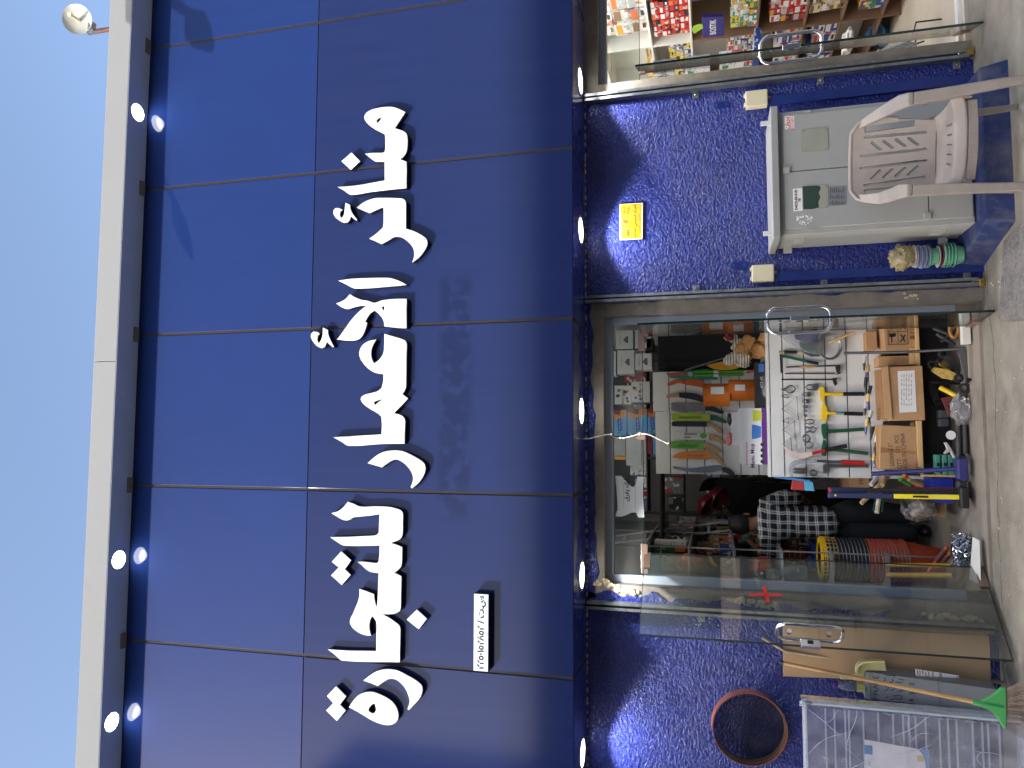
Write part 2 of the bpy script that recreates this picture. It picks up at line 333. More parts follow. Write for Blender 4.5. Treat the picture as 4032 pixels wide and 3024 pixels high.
# ------------------------------------------------------------------ ground and street
WY, FY, SZ, GZ, IZ = 5.549, 5.003, 2.540, -.12, -.10
g = MB().box(-400, 400, -600, 400, -.50, -.33); struct(build('ground', g, pm('dry_earth', sr(176, 158, 132), rough=.95, var=.15, vs=.3)))
g = MB().box(-60, 60, -9.5, 1.2, -.4, -.27); struct(build('road', g, pm('asphalt', (.06, .06, .062), rough=.85, var=.2, vs=2, bump=.3, bs=90)))
g = MB().box(-60, 60, 1.35, 5.66, -.45, GZ); struct(build('pavement', g, M_pave))
for i in range(40):
    g = MB().box(-20+i*1.0, -20+i*1.0+.985, 1.2, 1.345, -.42, GZ-.004); k = build('kerb_stone', g, pm('kerb_concrete', sr(150, 146, 140), rough=.85, var=.2, vs=6), bevel=.012); struct(k) if False else None
    if i == 0: KERB = thing('kerb', 'concrete kerb along the edge of the road', 'kerb', (0, 1.27, -.4))
    k.parent = KERB; k.matrix_parent_inverse = KERB.matrix_basis.inverted()
g = MB().box(-60, 60, -20, -9.5, -.45, -.13); struct(build('pavement_opposite', g, M_pave))
g = MB().box(-1.16, 1.12, 5.60, 11, -.5, IZ); struct(build('floor_main_shop', g, M_floor))
g = MB().box(2.62, 5.2, 5.60, 11, -.5, IZ+.004); struct(build('floor_side_shop', g, pm('pale_floor', sr(196, 186, 170), rough=.6, var=.12, vs=3, dirt=sr(140, 128, 112), dirt_amt=.5, ds=3)))
# buildings across the street: unseen tower added to shade the lower shop front, the low block is mirrored in the cladding
HT = 2.93+(FY+15.0)*math.tan(R_(SUN_EL))/math.cos(R_(SUN_AZ)); HB = 8.7
twr = thing('tower_block', 'tall beige tower block across the street that shades the shops', 'building', (-31, -20, -.3))
build('wall', MB().box(-46, -16.4, -29, -15.02, -.4, HT-.5), pm('beige_render', sr(96, 92, 90), rough=.9, var=.08, vs=.5), twr)
build('roof', MB().box(-46.1, -16.3, -29.1, -15, HT-.5, HT), pm('parapet_render', sr(104, 98, 94), rough=.9, var=.08, vs=.5), twr)
opp = thing('apartment_building', 'low beige block of shops and flats across the street', 'building', (10, -20.5, -.3))
build('wall', MB().box(-16.2, 40, -30, -20, -.4, HB-.4), MATS['beige_render'], opp)
build('roof', MB().box(-16.25, 40.2, -30.2, -19.9, HB-.4, HB), MATS['parapet_render'], opp)
wm = bpy.data.meshes.new('window'); wb = MB().box(-.7, .7, -.05, .06, 0, 1.5); wm.from_pydata(wb.v, [], wb.f); wm.materials.append(pm('window_dark', sr(40, 48, 60), rough=.15, var=.1))
for fl in range(2):
    for i in range(13):
        o = bpy.data.objects.new('window', wm); o.location = (-13+i*4.1, -20, 1.2+fl*3.4); link(o, opp)
for fl in range(5):
    for i in range(5):
        o = bpy.data.objects.new('window', wm); o.location = (-42+i*5, -15.03, 1.2+fl*3.4); link(o, twr)

# ------------------------------------------------------------------ the shop building
B = thing('shop_building', 'hardware shop front with blue cladding above a rough blue wall', 'building', (0, 5.6, GZ))
X0, PW = 3.234, 1.2
# concrete wall with two door openings
OL0, OL1, OLZ = -1.045, .935, 2.41       # main shop opening
OR0, ORZ = 2.735, 2.44                   # side shop opening
def wallbox(x0, x1, z0, z1, name='wall'): build(name, MB().box(x0, x1, WY+.012, 5.74, z0, z1), M_conc, B)
wallbox(-6, OL0, GZ-.3, SZ+.02); wallbox(OL0, OL1, OLZ, SZ+.02); wallbox(OL1, OR0, GZ-.3, SZ+.02); wallbox(OR0, 6, ORZ, SZ+.02)
build('upper_wall', MB().box(-6, 6, 5.2, 5.74, SZ+.02, 6.09), M_conc, B)
build('roof_slab', MB().box(-6, 6, 5.2, 12, 6.0, 6.092), M_conc, B)
def jag(a, b, n, amp, seed):
    a, b = Vector(a), Vector(b); d = (b-a); nrm = Vector((-d.y, d.x)).normalized(); out = []
    for i in range(n+1):
        t = i/n; out.append(a+d*t+nrm*(amp*(noise.noise(Vector((t*n*.23, seed, 1)))*1.6+.5*noise.noise(Vector((t*n*.9, seed, 3))))))
    return out
def stucco(pts): build('stucco', MB().prism([(p[0], p[1]) for p in pts], WY, WY+.0125), M_stucco, B)
stucco([(-6, GZ-.05), (-6, SZ)]+jag((-1.10, SZ), (-1.115, 1.9), 26, .03, 5)+jag((-1.115, 1.89), (-1.14, .5), 46, .035, 3)+jag((-1.2, .59), (-1.2, GZ-.05), 16, .008, 4))
stucco(jag((1.025, GZ-.05), (1.03, 2.30), 60, .012, 8)+[(1.03, SZ), (2.64, SZ)]+jag((2.63, 2.3), (2.60, GZ-.05), 60, .016, 9))
stucco([(-1.15, SZ-.002), (1.03, SZ-.002)]+jag((1.02, 2.50), (-1.14, 2.465), 60, .022, 12))
M_crumb = pm('broken_plaster', sr(196, 182, 150), rough=.95, var=.25, vs=40, bump=.6, bs=80)
def crumbs(x0, y0, x1, y1, n, r, seed):
    rd = random.Random(seed); mb = MB()
    for i in range(n):
        t = i/max(1, n-1); p = at(x0+(x1-x0)*t+rd.uniform(-10, 10), y0+(y1-y0)*t+rd.uniform(-11, 11), WY+.008)
        mb.blob((p.x, p.y, p.z), r*rd.uniform(.5, 1.1), seed+i, .5, 2, (1, .55, 1))
    build('plaster_patch', mb, M_crumb, B)['kind'] = 'stuff'
crumbs(2350, 2290, 2510, 2335, 26, .022, 1); crumbs(2560, 2350, 2590, 2362, 6, .014, 2); crumbs(2875, 2360, 3065, 2392, 30, .022, 3); crumbs(3640, 2425, 3860, 2440, 26, .018, 4)
crumbs(2700, 383, 2760, 380, 9, .010, 5); crumbs(3560, 1165, 3610, 1168, 8, .012, 6)
# cladding panels (3 cm deep), joints filled with sealant
for k in range(-2, 8):
    xr, xl = X0-(k-1)*PW-PW-.0, X0-k*PW-PW
    xa, xb = X0-(k+1)*PW+.011, X0-k*PW-.011
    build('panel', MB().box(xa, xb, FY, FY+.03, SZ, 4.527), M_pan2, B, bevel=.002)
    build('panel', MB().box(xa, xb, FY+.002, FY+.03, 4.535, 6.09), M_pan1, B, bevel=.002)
    build('soffit_panel', MB().box(xa+.003, xb-.003, FY+.031, WY-.004, SZ, SZ+.02), M_soff, B)
build('joint_sealant', MB().box(-6, 6, FY+.007, FY+.028, SZ+.003, 6.088), M_seal, B)
build('joint_sealant', MB().box(-6, 6, FY+.03, WY, SZ+.005, SZ+.018), M_seal, B)
for xa, xb in ((-6, at(369, 1424, 4.787).x-.002), (at(369, 1424, 4.787).x+.002, 6)):
    build('coping', MB().box(xa, xb, 4.787, 5.9, 6.0931, 6.3065), M_cap, B, bevel=.004)
M_soffgrey = pm('coping_soffit_grey', sr(198, 212, 236), rough=.6, spec=.2, var=.05)
build('coping_soffit', MB().box(-6, 6, 4.7905, FY+.03, 6.0905, 6.094), M_soffgrey, B)
for k in range(-1, 6):
    x = X0-k*PW; build('bracket_tab', MB().box(x-.055, x+.065, FY-.055, FY-.001, 6.080, 6.0903), pm('brown_tab', sr(132, 126, 118), rough=.6), B)
# thin crusty line where soffit meets the wall
mb = MB()
for i in range(110):
    x = -3+i*.052; mb.blob((x+random.uniform(-.02, .02), WY-.003, SZ-.003), random.uniform(.004, .009), i, .5, 1, (2.4, .6, .7))
build('mortar_line', mb, M_crumb, B)['kind'] = 'stuff'
# interiors
def inwall(name, x0, x1, y0, y1, z0, z1, mt): struct(build(name, MB().box(x0, x1, y0, y1, z0, z1), mt))
inwall('interior_wall_left', -1.32, -1.15, 5.745, 11, -.4, 3.2, M_wallin); inwall('interior_wall_middle', 1.14, 1.3, 5.745, 11, -.4, 3.2, M_wallin)
inwall('interior_wall_back', -1.32, 5.3, 11, 11.2, -.4, 3.2, M_wallin); inwall('interior_ceiling', -1.32, 5.3, 5.745, 11.2, 3.2, 3.3, M_white)
inwall('side_shop_wall_left', 2.45, 2.62, 5.745, 11, -.4, 3.2, M_white); inwall('side_shop_wall_right', 4.35, 4.5, 5.6, 11, -.4, 3.2, M_white)
def tube_light(x, y, e, label):
    t = thing('tube_light', label, 'lamp', (x, y, 3.19))
    build('housing', MB().box(x-.65, x+.65, y-.05, y+.05, 3.16, 3.199), M_white, t)
    build('tube', MB().tube([(x-.6, y, 3.14), (x+.6, y, 3.14)], .018, 10), emit('tube_glow', (1, .98, .94), 6), t)
    la = bpy.data.lights.new('tube_glow', 'AREA'); la.shape = 'RECTANGLE'; la.size = 1.2; la.size_y = .12; la.energy = e; la.color = (1, .97, .92)
    o = bpy.data.objects.new('tube_glow', la); o.location = (x, y, 3.10); link(o, t)
tube_light(0, 6.5, 2.0, 'ceiling tube light inside the tool shop near the door'); tube_light(0, 8.6, 1.2, 'ceiling tube light at the back of the tool shop')
tube_light(3.4, 6.4, 16, 'ceiling tube light inside the side shop near its door'); tube_light(3.4, 8.6, 9, 'ceiling tube light at the back of the side shop')
# ------------------------------------------------------------------ downlights
where = ['over the side shop door', 'above the yellow notice', 'above the spray paint boxes', 'above the peeling left door jamb', 'above the hanging sieve ring']
for i, y in enumerate((330, 910, 1618, 2267, 2976)):
    p = atz(2288, y, SZ); p.y = 5.335
    t = thing('downlight', 'lit round downlight in the blue soffit '+where[i], 'downlight', p, 'soffit downlights')
    build('trim', MB().lathe([(.090, .012), (.090, -.004), (.108, -.006), (.113, .0)], (p.x, p.y, SZ), 36, caps=False), M_galv, t, smooth=40)
    build('lens', MB().lathe([(.0905, -.002), (.0905, .006)], (p.x, p.y, SZ), 36), M_lamp, t)
    la = bpy.data.lights.new('beam', 'SPOT'); la.energy = 23; la.spot_size = R_(118); la.spot_blend = .3; la.shadow_soft_size = .03; la.color = (1, .98, .97)
    o = bpy.data.objects.new('beam', la); o.location = (p.x, p.y, SZ-.012); link(o, t)
for i, (dx, dy) in enumerate(((297, 243), (285, 556), (268, 878), (256, 1209), (240, 1560))):
    p = atz(dx*1.8228, dy*1.8228, 6.09); p.y = 4.895; lit = i not in (1, 2)
    t = thing('downlight', ['lit round light under the grey coping beside the satellite dish', 'unlit round light under the grey coping, on the dish side of the coping joint', 'unlit round light under the grey coping, past the coping joint from the dish', 'lit round light under the grey coping above the middle of the last word', 'lit round light under the grey coping above the end of the last word'][i], 'downlight', p, 'coping downlights')
    build('trim', MB().lathe([(.067, .012), (.067, -.003), (.078, -.005), (.083, .0)], (p.x, p.y, 6.0905), 36, caps=False), M_soffgrey, t, smooth=40)
    build('lens', MB().lathe([(.0675, -.002), (.0675, .001)], (p.x, p.y, 6.0905), 36), M_lampw if lit else M_soffgrey, t)
    if lit:
        la = bpy.data.lights.new('beam', 'SPOT'); la.energy = 1.2; la.spot_size = R_(150); la.spot_blend = .8; la.shadow_soft_size = .05
        o = bpy.data.objects.new('beam', la); o.location = (p.x, p.y, 6.08); link(o, t)
# ------------------------------------------------------------------ sign lettering
M_face = pm('lit_acrylic', sr(205, 205, 200), rough=.35, var=.05, vs=5, emis=.2)
_fn = M_face.node_tree; _n = _fn.nodes.new('ShaderNodeTexNoise'); _n.inputs['Scale'].default_value = 7; _mr = _fn.nodes.new('ShaderNodeMapRange'); _mr.inputs[1].default_value = .35; _mr.inputs[2].default_value = .6; _mr.inputs[3].default_value = .06; _mr.inputs[4].default_value = .4
_fn.links.new([n for n in _fn.nodes if n.type == 'TEX_COORD'][0].outputs['Object'], _n.inputs[0]); _fn.links.new(_n.outputs[0], _mr.inputs[0]); _fn.links.new(_mr.outputs[0], _fn.nodes['Principled BSDF'].inputs['Emission Strength'])
M_ret = pm('letter_return', sr(20, 24, 36), rough=.4, var=.1)
LD = .048
def P_(zf, pts): return [zf(*p) for p in pts]
letters = []
letters.append([P_(s1, [(665,167),(710,171),(765,188),(823,216),(775,290),(722,368),(775,384),(815,402),(833,425),(840,470),(838,540),(828,590),(805,628),(770,655),(833,680),(830,925),(700,938),(500,962),(315,988),(250,950),(188,915),(350,902),(628,855),(627,680),(540,677),(515,662),(480,634),(444,605),(520,597),(605,597),(625,590),(632,570),(634,480),(630,425),(600,408),(540,378),(485,340),(450,300),(438,268),(445,240),(470,213),(520,190),(590,174)]),
                P_(s1, [(605,262),(570,275),(550,298),(560,320),(580,300)])])
letters.append([P_(s1, [(318,594),(399,675),(310,754),(224,676)])])
letters.append([P_(s1, [(262,1063),(305,1080),(312,1125),(332,1168),(370,1218),(365,1228),(350,1220),(312,1188),(300,1225),(280,1246),(250,1248),(215,1235),(170,1200),(150,1165),(152,1130),(170,1112),(200,1112),(235,1128),(215,1145),(210,1170),(215,1190),(228,1205),(245,1180),(254,1130)])])
letters.append([P_(s1, [(367,1108),(420,1065),(480,1035),(550,1018),(640,1016),(770,1021),(805,1030),(824,1055),(826,1100),(825,1305),(880,1320),(950,1352),(1000,1385),(1020,1410),(1026,1440),(1015,1480),(985,1530),(940,1580),(885,1618),(900,1570),(902,1520),(890,1480),(860,1440),(820,1405),(780,1383),(745,1378),(715,1384),(670,1410),(598,1448),(540,1420),(483,1397),(550,1350),(610,1295),(617,1250),(617,1103),(590,1112),(550,1130),(487,1160),(440,1140)])])
letters.append([P_(s2, [(243,101),(350,87),(590,80),(630,84),(690,105),(742,132),(640,142),(367,158),(300,128)])])
letters.append([P_(s2, [(228,267),(262,255),(295,235),(328,200),(365,222),(410,240),(460,248),(508,262),(560,245),(640,235),(740,233),(739,448),(660,442),(578,433),(574,400),(560,370),(535,340),(508,318),(475,340),(455,370),(438,400),(454,407),(445,440),(430,480),(405,518),(370,534),(310,536),(235,528),(265,490),(300,440),(335,390),(380,340),(420,305),(448,287),(410,283),(360,295),(310,308),(270,295)]),
                P_(s2, [(556,295),(579,284),(577,325)])])
letters.append([P_(s2, [(132,442),(168,460),(171,492),(186,532),(211,580),(205,586),(160,545),(145,582),(125,592),(95,580),(65,550),(46,515),(47,485),(65,470),(95,475),(110,488),(97,500),(92,525),(95,545),(105,555),(120,530),(130,490)])])
letters.append([P_(s2, [(578,487),(640,505),(700,523),(730,535),(741,560),(740,640),(736,820),(734,875),(722,905),(707,924),(750,957),(700,1010),(647,1064),(690,1075),(715,1090),(728,1115),(728,1150),(724,1285),(560,1287),(320,1301),(265,1270),(209,1239),(350,1230),(557,1218),(560,1150),(557,1090),(530,1065),(470,1030),(425,995),(406,965),(412,945),(435,930),(490,915),(530,903),(558,880),(570,830),(572,780),(545,777),(500,765),(450,730),(410,680),(396,640),(402,600),(425,565),(465,540),(519,528),(495,570),(483,610),(485,660),(503,703),(540,675),(570,630),(577,580)]),
                P_(s2, [(567,962),(530,970),(500,985),(512,1007),(530,988)])])
letters.append([P_(s2, [(457,1426),(510,1380),(560,1350),(620,1336),(690,1336),(740,1350),(810,1385),(860,1420),(877,1455),(873,1490),(855,1530),(825,1570),(780,1610),(768,1600),(785,1555),(785,1520),(765,1475),(730,1435),(695,1410),(665,1400),(635,1407),(600,1428),(560,1457),(505,1440)])])
letters.append([P_(s3, [(150,267),(230,245),(290,205),(365,118),(430,140),(520,180),(700,178),(800,178),(900,185),(1000,208),(1060,235),(1083,275),(1083,400),(1078,540),(1065,580),(1030,615),(917,657),(1000,680),(1074,712),(1070,920),(1060,965),(1030,1000),(975,1045),(1066,1090),(1060,1400),(1055,1510),(1040,1545),(1000,1570),(940,1585),(810,1585)])
                + P_(s4, [(870,110),(940,160),(980,192),(998,230),(1000,300),(993,655),(280,635),(190,565),(100,495),(300,508),(700,517),(703,300),(705,180),(690,130),(650,80),(625,130),(613,200),(620,270),(637,325),(560,318),(480,285),(410,230),(372,170),(378,120),(410,50)])
                + P_(s3, [(462,1505),(490,1440),(515,1350),(517,1257),(600,1285),(705,1325),(712,1400),(737,1500),(752,1430),(765,1050),(720,1045),(650,1030),(590,990),(540,940),(493,905),(560,900),(740,920),(765,900),(775,820),(778,690),(315,690),(220,640),(135,580),(400,575),(690,560),(740,550),(768,520),(778,280),(640,300),(440,322),(400,345),(350,362),(290,350),(220,310)])])
letters.append([P_(s3, [(278,765),(407,883),(325,1000),(402,1075),(283,1203),(145,1080),(245,975),(155,903)])])
letters.append([P_(s4, [(1205,0),(1333,115),(1228,243),(1080,125)])])
letters.append([P_(s4, [(540,883),(620,820),(700,770),(780,745),(880,742),(960,757),(1060,805),(1180,870),(1260,940),(1275,990),(1265,1050),(1230,1120),(1110,1250),(1088,1240),(1115,1150),(1105,1080),(1060,980),(1000,910),(940,870),(890,862),(850,868),(800,895),(720,952),(630,915)])])
letters.append([P_(s4, [(362,1215),(410,1140),(480,1065),(560,1030),(640,1024),(720,1045),(830,1095),(910,1160),(960,1240),(975,1330),(955,1390),(910,1425),(850,1438),(760,1425),(640,1375),(500,1290)]),
                P_(s4, [(680,1165),(640,1190),(605,1235),(605,1265),(650,1295),(685,1280),(698,1240)])])
letters.append([P_(s4, [(200,955),(327,1080),(248,1185),(325,1255),(210,1385),(77,1255),(165,1165),(88,1075)])])
SG = thing('shop_sign', 'large raised white illuminated Arabic letters on the blue cladding', 'sign', (0, FY, 3.7))
for L in letters:
    loops = [[(p.x, p.y) for p in smooth_loop([(at(a, b, FY-LD).x, at(a, b, FY-LD).z) for a, b in lp])] for lp in L]
    me = curve_mesh(loops, LD-.006); me.transform(Matrix.Translation((0, FY-LD+.004, 0))); me.name = 'letter'
    le = mesh_obj('letter', me, M_ret, SG)
    # face slightly inset
    me = curve_mesh(loops, .003, .0022); me.transform(Matrix.Translation((0, FY-LD-.003, 0))); me.name = 'letter_face'
    mesh_obj('letter_face', me, M_face, le)
# ------------------------------------------------------------------ registration number plate
p, q = at(1866, 2336, FY-.07), at(1923, 2646, FY-.07)
RP = thing('number_sign', 'small white box sign with Arabic registration number below the lettering', 'sign', ((p.x+q.x)/2, FY, q.z))
rb = build('case', MB().box(q.x, p.x, FY-.07, FY-.001, q.z, p.z), M_ret, RP)
build('face', MB().box(q.x+.003, p.x-.003, FY-.0735, FY-.0705, q.z+.003, p.z-.003), pm('plate_acrylic', sr(226, 238, 246), rough=.3, var=.03, emis=.22), RP, bevel=.001)
text('\u0662\u0662\u0665\u0660\u0661\u0665\u0662\u0668\u0665\u0662 / \u062A.\u0633', .061, ((p.x+q.x)/2, FY-.0742, (p.z+q.z)/2), pm('sign_ink', sr(40, 34, 30), rough=.5), RP, sx=1.0, bold=.0032)
# ------------------------------------------------------------------ satellite dish
c = Vector((3.945, 5.5, 7.352))
D = thing('satellite_dish', 'small round white satellite dish on a pole above the coping', 'satellite dish', (3.85, 5.55, 6.3065))
look = Vector((-.25, -1, -.35)).normalized(); Rm = look.to_track_quat('Z', 'Y').to_matrix().to_4x4()
build('reflector', MB().lathe([(.002, .0), (.05, .004), (.09, .014), (.12, .028), (.134, .038), (.136, .041), (.133, .039), (.119, .025), (.09, .009), (.05, -.003), (.002, -.006)], c, 40, M=Rm, caps=False), pm('dish_white', sr(186, 187, 184), rough=.5, var=.06, vs=5), D, smooth=50)
build('feed', MB().tube([c+look*.0, c+look*.16], [.016, .013], 12).lathe([(.02, .15), (.022, .165), (.018, .185)], c, 14, M=Rm), pm('feed_cream', sr(226, 214, 180), rough=.5), D, smooth=50)
build('pole', MB().tube([(3.85, 5.56, 6.3), (3.85, 5.56, 7.30)], .021, 12), pm('rusty_pole', sr(96, 62, 54), rough=.7, var=.3, vs=12), D)
build('clamp', MB().box(3.83, 3.93, 5.52, 5.57, 7.22, 7.27).tube([(3.83, 5.50, 7.2), (3.80, 5.48, 7.16)], .012, 8), M_galv, D)
# ------------------------------------------------------------------ street lamp behind the viewer, its shadow falls on the cladding
def back(X, Z, y): t = (FY-y); return Vector((X+SUNDIR.x/-SUNDIR.y*t, y, Z+SUNDIR.z/-SUNDIR.y*t))
a0 = back(3.63, 5.914, 4.05); hd = back(3.46, 5.70, 3.93); he = back(3.14, 5.48, 3.78)
base = Vector((7.2, 3.9, GZ)); topz = a0.z+.35
SL = thing('street_lamp', 'grey street lamp with a long arm, throwing its shadow on the cladding', 'street lamp', (base.x, base.y, GZ))
build('pole', MB().tube([(base.x, base.y, GZ-.01), (base.x, base.y, topz-.6), (base.x-.1, base.y, topz-.12), (base.x-.5, base.y, topz)], [.09, .06, .05, .045], 12), M_galv, SL, smooth=60)
build('arm', MB().tube([(base.x-.5, base.y, topz), a0, hd], [.04, .03, .025], 10), M_galv, SL, smooth=60)
dv = he-hd; up_ = Vector((0, 0, 1)); sd = dv.cross(up_).normalized()
build('lamp_head', MB().strip([hd-dv*.05, hd+dv*.25, hd+dv*.6, he], [sd*.03, sd*.075, sd*.065, sd*.015], [up_*.03, up_*.05, up_*.05, up_*.02]), M_galv, SL)
# ================================================================== shop fronts
def frame_part(par, x0, x1, z0, z1, y0=5.655, y1=5.72): build('frame_bar', MB().box(x0, x1, y0, y1, z0, z1), M_alu, par, bevel=.003)
FM = thing('door_frame', 'pale aluminium frame of the tool shop doorway', 'door frame', (0, 5.69, IZ))
frame_part(FM, OL1-.055, OL1+.0, .02, 2.352); frame_part(FM, OL0, OL0+.06, .02, 2.352); frame_part(FM, OL0, OL1, 2.3525, OLZ)
build('concrete_foot', MB().box(OL1-.054, OL1, 5.656, 5.73, IZ-.05, .0195).box(OL0, OL0+.059, 5.656, 5.73, IZ-.05, .0195), M_conc, FM)['kind'] = 'stuff'
FS = thing('door_frame', 'dark aluminium frame of the side shop doorway', 'door frame', (3.4, 5.69, IZ))
frame_part(FS, OR0, OR0+.05, IZ, 2.385); frame_part(FS, OR0, 5, 2.3855, ORZ)
DT = 2.135
def transom(par, x0, x1):
    build('transom_glass', MB().box(x0, x1, 5.683, 5.693, DT, 2.352), M_glassclear, par)
    build('glass_edge', MB().box(x0, x1, 5.6825, 5.6935, DT-.004, DT), M_gedge, par)
transom(FM, OL0+.06, OL1-.055); transom(FS, OR0+.05, 4.34)
M_patch = pm('patch_metal', sr(150, 126, 112), rough=.35, metal=.6, var=.08)
def patch(zf, x0, y0, x1, y1, par):
    a, b = at(*zf(x0, y0), 5.676), at(*zf(x1, y1), 5.676); build('patch_fitting', MB().box(min(a.x, b.x), max(a.x, b.x), 5.676, 5.70, min(a.z, b.z), max(a.z, b.z)), M_patch, par, bevel=.002)
patch(ka, 473, 292, 548, 555, FM); patch(ka, 462, 1450, 556, 1526, FM); patch(kb, 435, 1045, 500, 1326, FM)
def on_plane(px, p0, n):
    d = ray(*px); return CAM+d*((Vector(p0)-CAM).dot(n)/d.dot(n))
def door(label, piv, free, z0, z1, handle_z, hpos, lock=True, extra=None):
    a, b = Vector((*piv, 0)), Vector((*free, 0)); d = (b-a); L = d.length; d.normalize(); n = Vector((-d.y, d.x, 0))
    t = thing('glass_door', label, 'door', (a.x, a.y, z0))
    M = Matrix((d, n, Vector((0, 0, 1)))).transposed().to_4x4(); M.translation = a
    build('glass_pane', MB().box(0, L-.003, -.005, .005, z0, z1, M), M_glass, t)
    build('glass_edge', MB().box(L-.003, L+.003, -.0075, .0075, z0, z1, M).box(0, .002, -.0055, .0055, z0, z1, M).box(.003, L-.004, -.005, .005, z1, z1+.003, M).box(.003, L-.004, -.005, .005, z0-.003, z0, M), M_gedge, t)
    hh, hw = .20, .088; path = []
    for k in range(48):
        an = 2*math.pi*k/48; cz, cn = math.sin(an), math.cos(an); r = .062
        path.append(M@Vector((hpos, (hw-r)*(1 if cn > 0 else -1)+r*cn, handle_z+(hh-r)*(1 if cz > 0 else -1)+r*cz)))
    h = build('handle', MB().tube(path, .0125, 10, closed=True), M_chrome, t, smooth=60)
    mb = MB()
    for s_ in (-1, 1):
        for k in (-.12, .12):
            mb.tube([M@Vector((hpos, s_*.006, handle_z+s_*0+k)), M@Vector((hpos, s_*.012, handle_z+k))], .016, 10)
    build('bolt_washer', mb, M_chrome, h)['kind'] = 'stuff'
    if lock:
        lk = build('lock', MB().box(L-.055, L+.012, -.016, .016, handle_z-.06, handle_z+.06, M), M_chrome, t, bevel=.004)
        build('lock_face', MB().box(L-.035, L-.01, -.018, .018, handle_z-.018, handle_z+.018, M), M_black, lk)
    build('bottom_patch', MB().box(.0, .16, -.014, .014, z0-.004, z0+.05, M), M_patch, t, bevel=.002)
    build('top_patch', MB().box(.0, .13, -.014, .014, z1-.045, z1+.006, M), M_patch, t, bevel=.002)
    return t, M, n, a
pl = at(2540, 2178, 5.70); pr = at(2540, 1323, 5.70); ps = at(3240, 200, 5.70)
DL, ML, NL, AL = door('glass door leaf swung out beside the blue wall, marked with a red tape cross', (pl.x, 5.70), (-1.305, 5.225), IZ+.012, 2.128, 1.045, .575)
DR, MR, NR, AR = door('glass door leaf swung out edge-on next to the grey cabinet side', (pr.x, 5.70), (.824, 5.293), IZ+.0, 2.128, 1.055, .355)
DS, MS, NS, AS = door('glass door leaf of the side shop swung out towards the street', (ps.x, 5.70), (2.700, 5.268), IZ+.0, 2.125, 1.065, .40)
M_red = pm('red_tape', sr(196, 36, 30), rough=.5, var=.06)
def tape(p, q, wd):
    a, b = on_plane(q4(*p), AL, NL), on_plane(q4(*q), AL, NL); n = -NL if NL.y > 0 else NL
    a = a+n*.0062; b = b+n*.0062; s_ = (b-a).cross(n).normalized()*wd
    build('tape_strip', MB().strip([a, b], s_, n*.0006), M_red, DL)
tape((905, 294), (1060, 296), .009); tape((975, 253), (996, 333), .011)

# shutter guide rails
def rail(xa, xb, side, zs, label):
    t = thing('shutter_rail', label, 'rail', ((xa+xb)/2, WY, IZ), 'galvanised shutter guide rails')
    z0, z1 = IZ+.02, SZ-.005; y0, y1 = WY-.062, WY-.001; k = .004
    mb = MB().box(xa, xb, y1-k, y1, z0, z1).box(xa, xa+k, y0, y1-k, z0, z1).box(xb-k, xb, y0, y1-k, z0, z1)
    lip = .016; mb.box(xa+k, xa+k+lip, y0, y0+k, z0, z1).box(xb-k-lip, xb-k, y0, y0+k, z0, z1)
    build('channel', mb, M_galv, t)
    build('groove_liner', MB().box(xa+k, xb-k, y0+.03, y1-k, z0, z1), pm('rail_dark', sr(60, 62, 64), rough=.7), t)
    for z in zs:
        x0, x1 = (xb, xb+.05) if side > 0 else (xa-.05, xa)
        br = build('bracket', MB().box(x0, x1, y1-.008, y1-.001, z-.022, z+.022), M_galv, t, bevel=.002)
        build('bolt', MB().lathe([(.009, 0), (.009, -.01), (.005, -.014)], ((x0+x1)/2, y1-.008, z), 8, axis='y'), M_galv, br)
    return t
zz = lambda x, y: at(*q2(x, y), WY).z
rail(2.585, 2.64, -1, (zz(650, 460), zz(1245, 390), zz(1890, 300)), 'galvanised shutter rail with padlock beside the side shop door')
rail(1.03, 1.082, 1, (zz(655, 1370), zz(1260, 1335), zz(1940, 1320)), 'galvanised shutter rail between the plate stack and the tool shop door')
rail(-1.215, -1.158, -1, (at(*q4(680, 395), WY).z, at(*q4(2000, 470), WY).z), 'galvanised shutter rail beside the leaning hardboard sheet')
def padlock(zf, x, y, dx, dy, label):
    # shackle end at (x,y), body hanging down
    a = at(*zf(x, y), WY-.05); t = thing('padlock', label, 'padlock', a)
    w_ = .027; zb = a.z-.035
    build('body', MB().box(a.x-w_, a.x+w_, a.y-.009, a.y+.009, zb-.052, zb), pm('brass', sr(196, 160, 84), rough=.3, metal=.9, var=.1), t, bevel=.004)
    pth = [Vector((a.x-.013, a.y, zb)), Vector((a.x-.013, a.y, zb+.03))]+[Vector((a.x-.013*math.cos(k*math.pi/8), a.y, zb+.03+.013*math.sin(k*math.pi/8))) for k in range(1, 8)]+[Vector((a.x+.013, a.y, zb+.03)), Vector((a.x+.013, a.y, zb))]
    build('shackle', MB().tube(pth, .0042, 8), M_chrome, t, smooth=60)
padlock(q2, 1905, 250, 1, 0, 'brass padlock hanging from the rail beside the side shop door')
padlock(q2, 1970, 1345, 1, 0, 'dull brass padlock hanging from the rail near the plate stack')

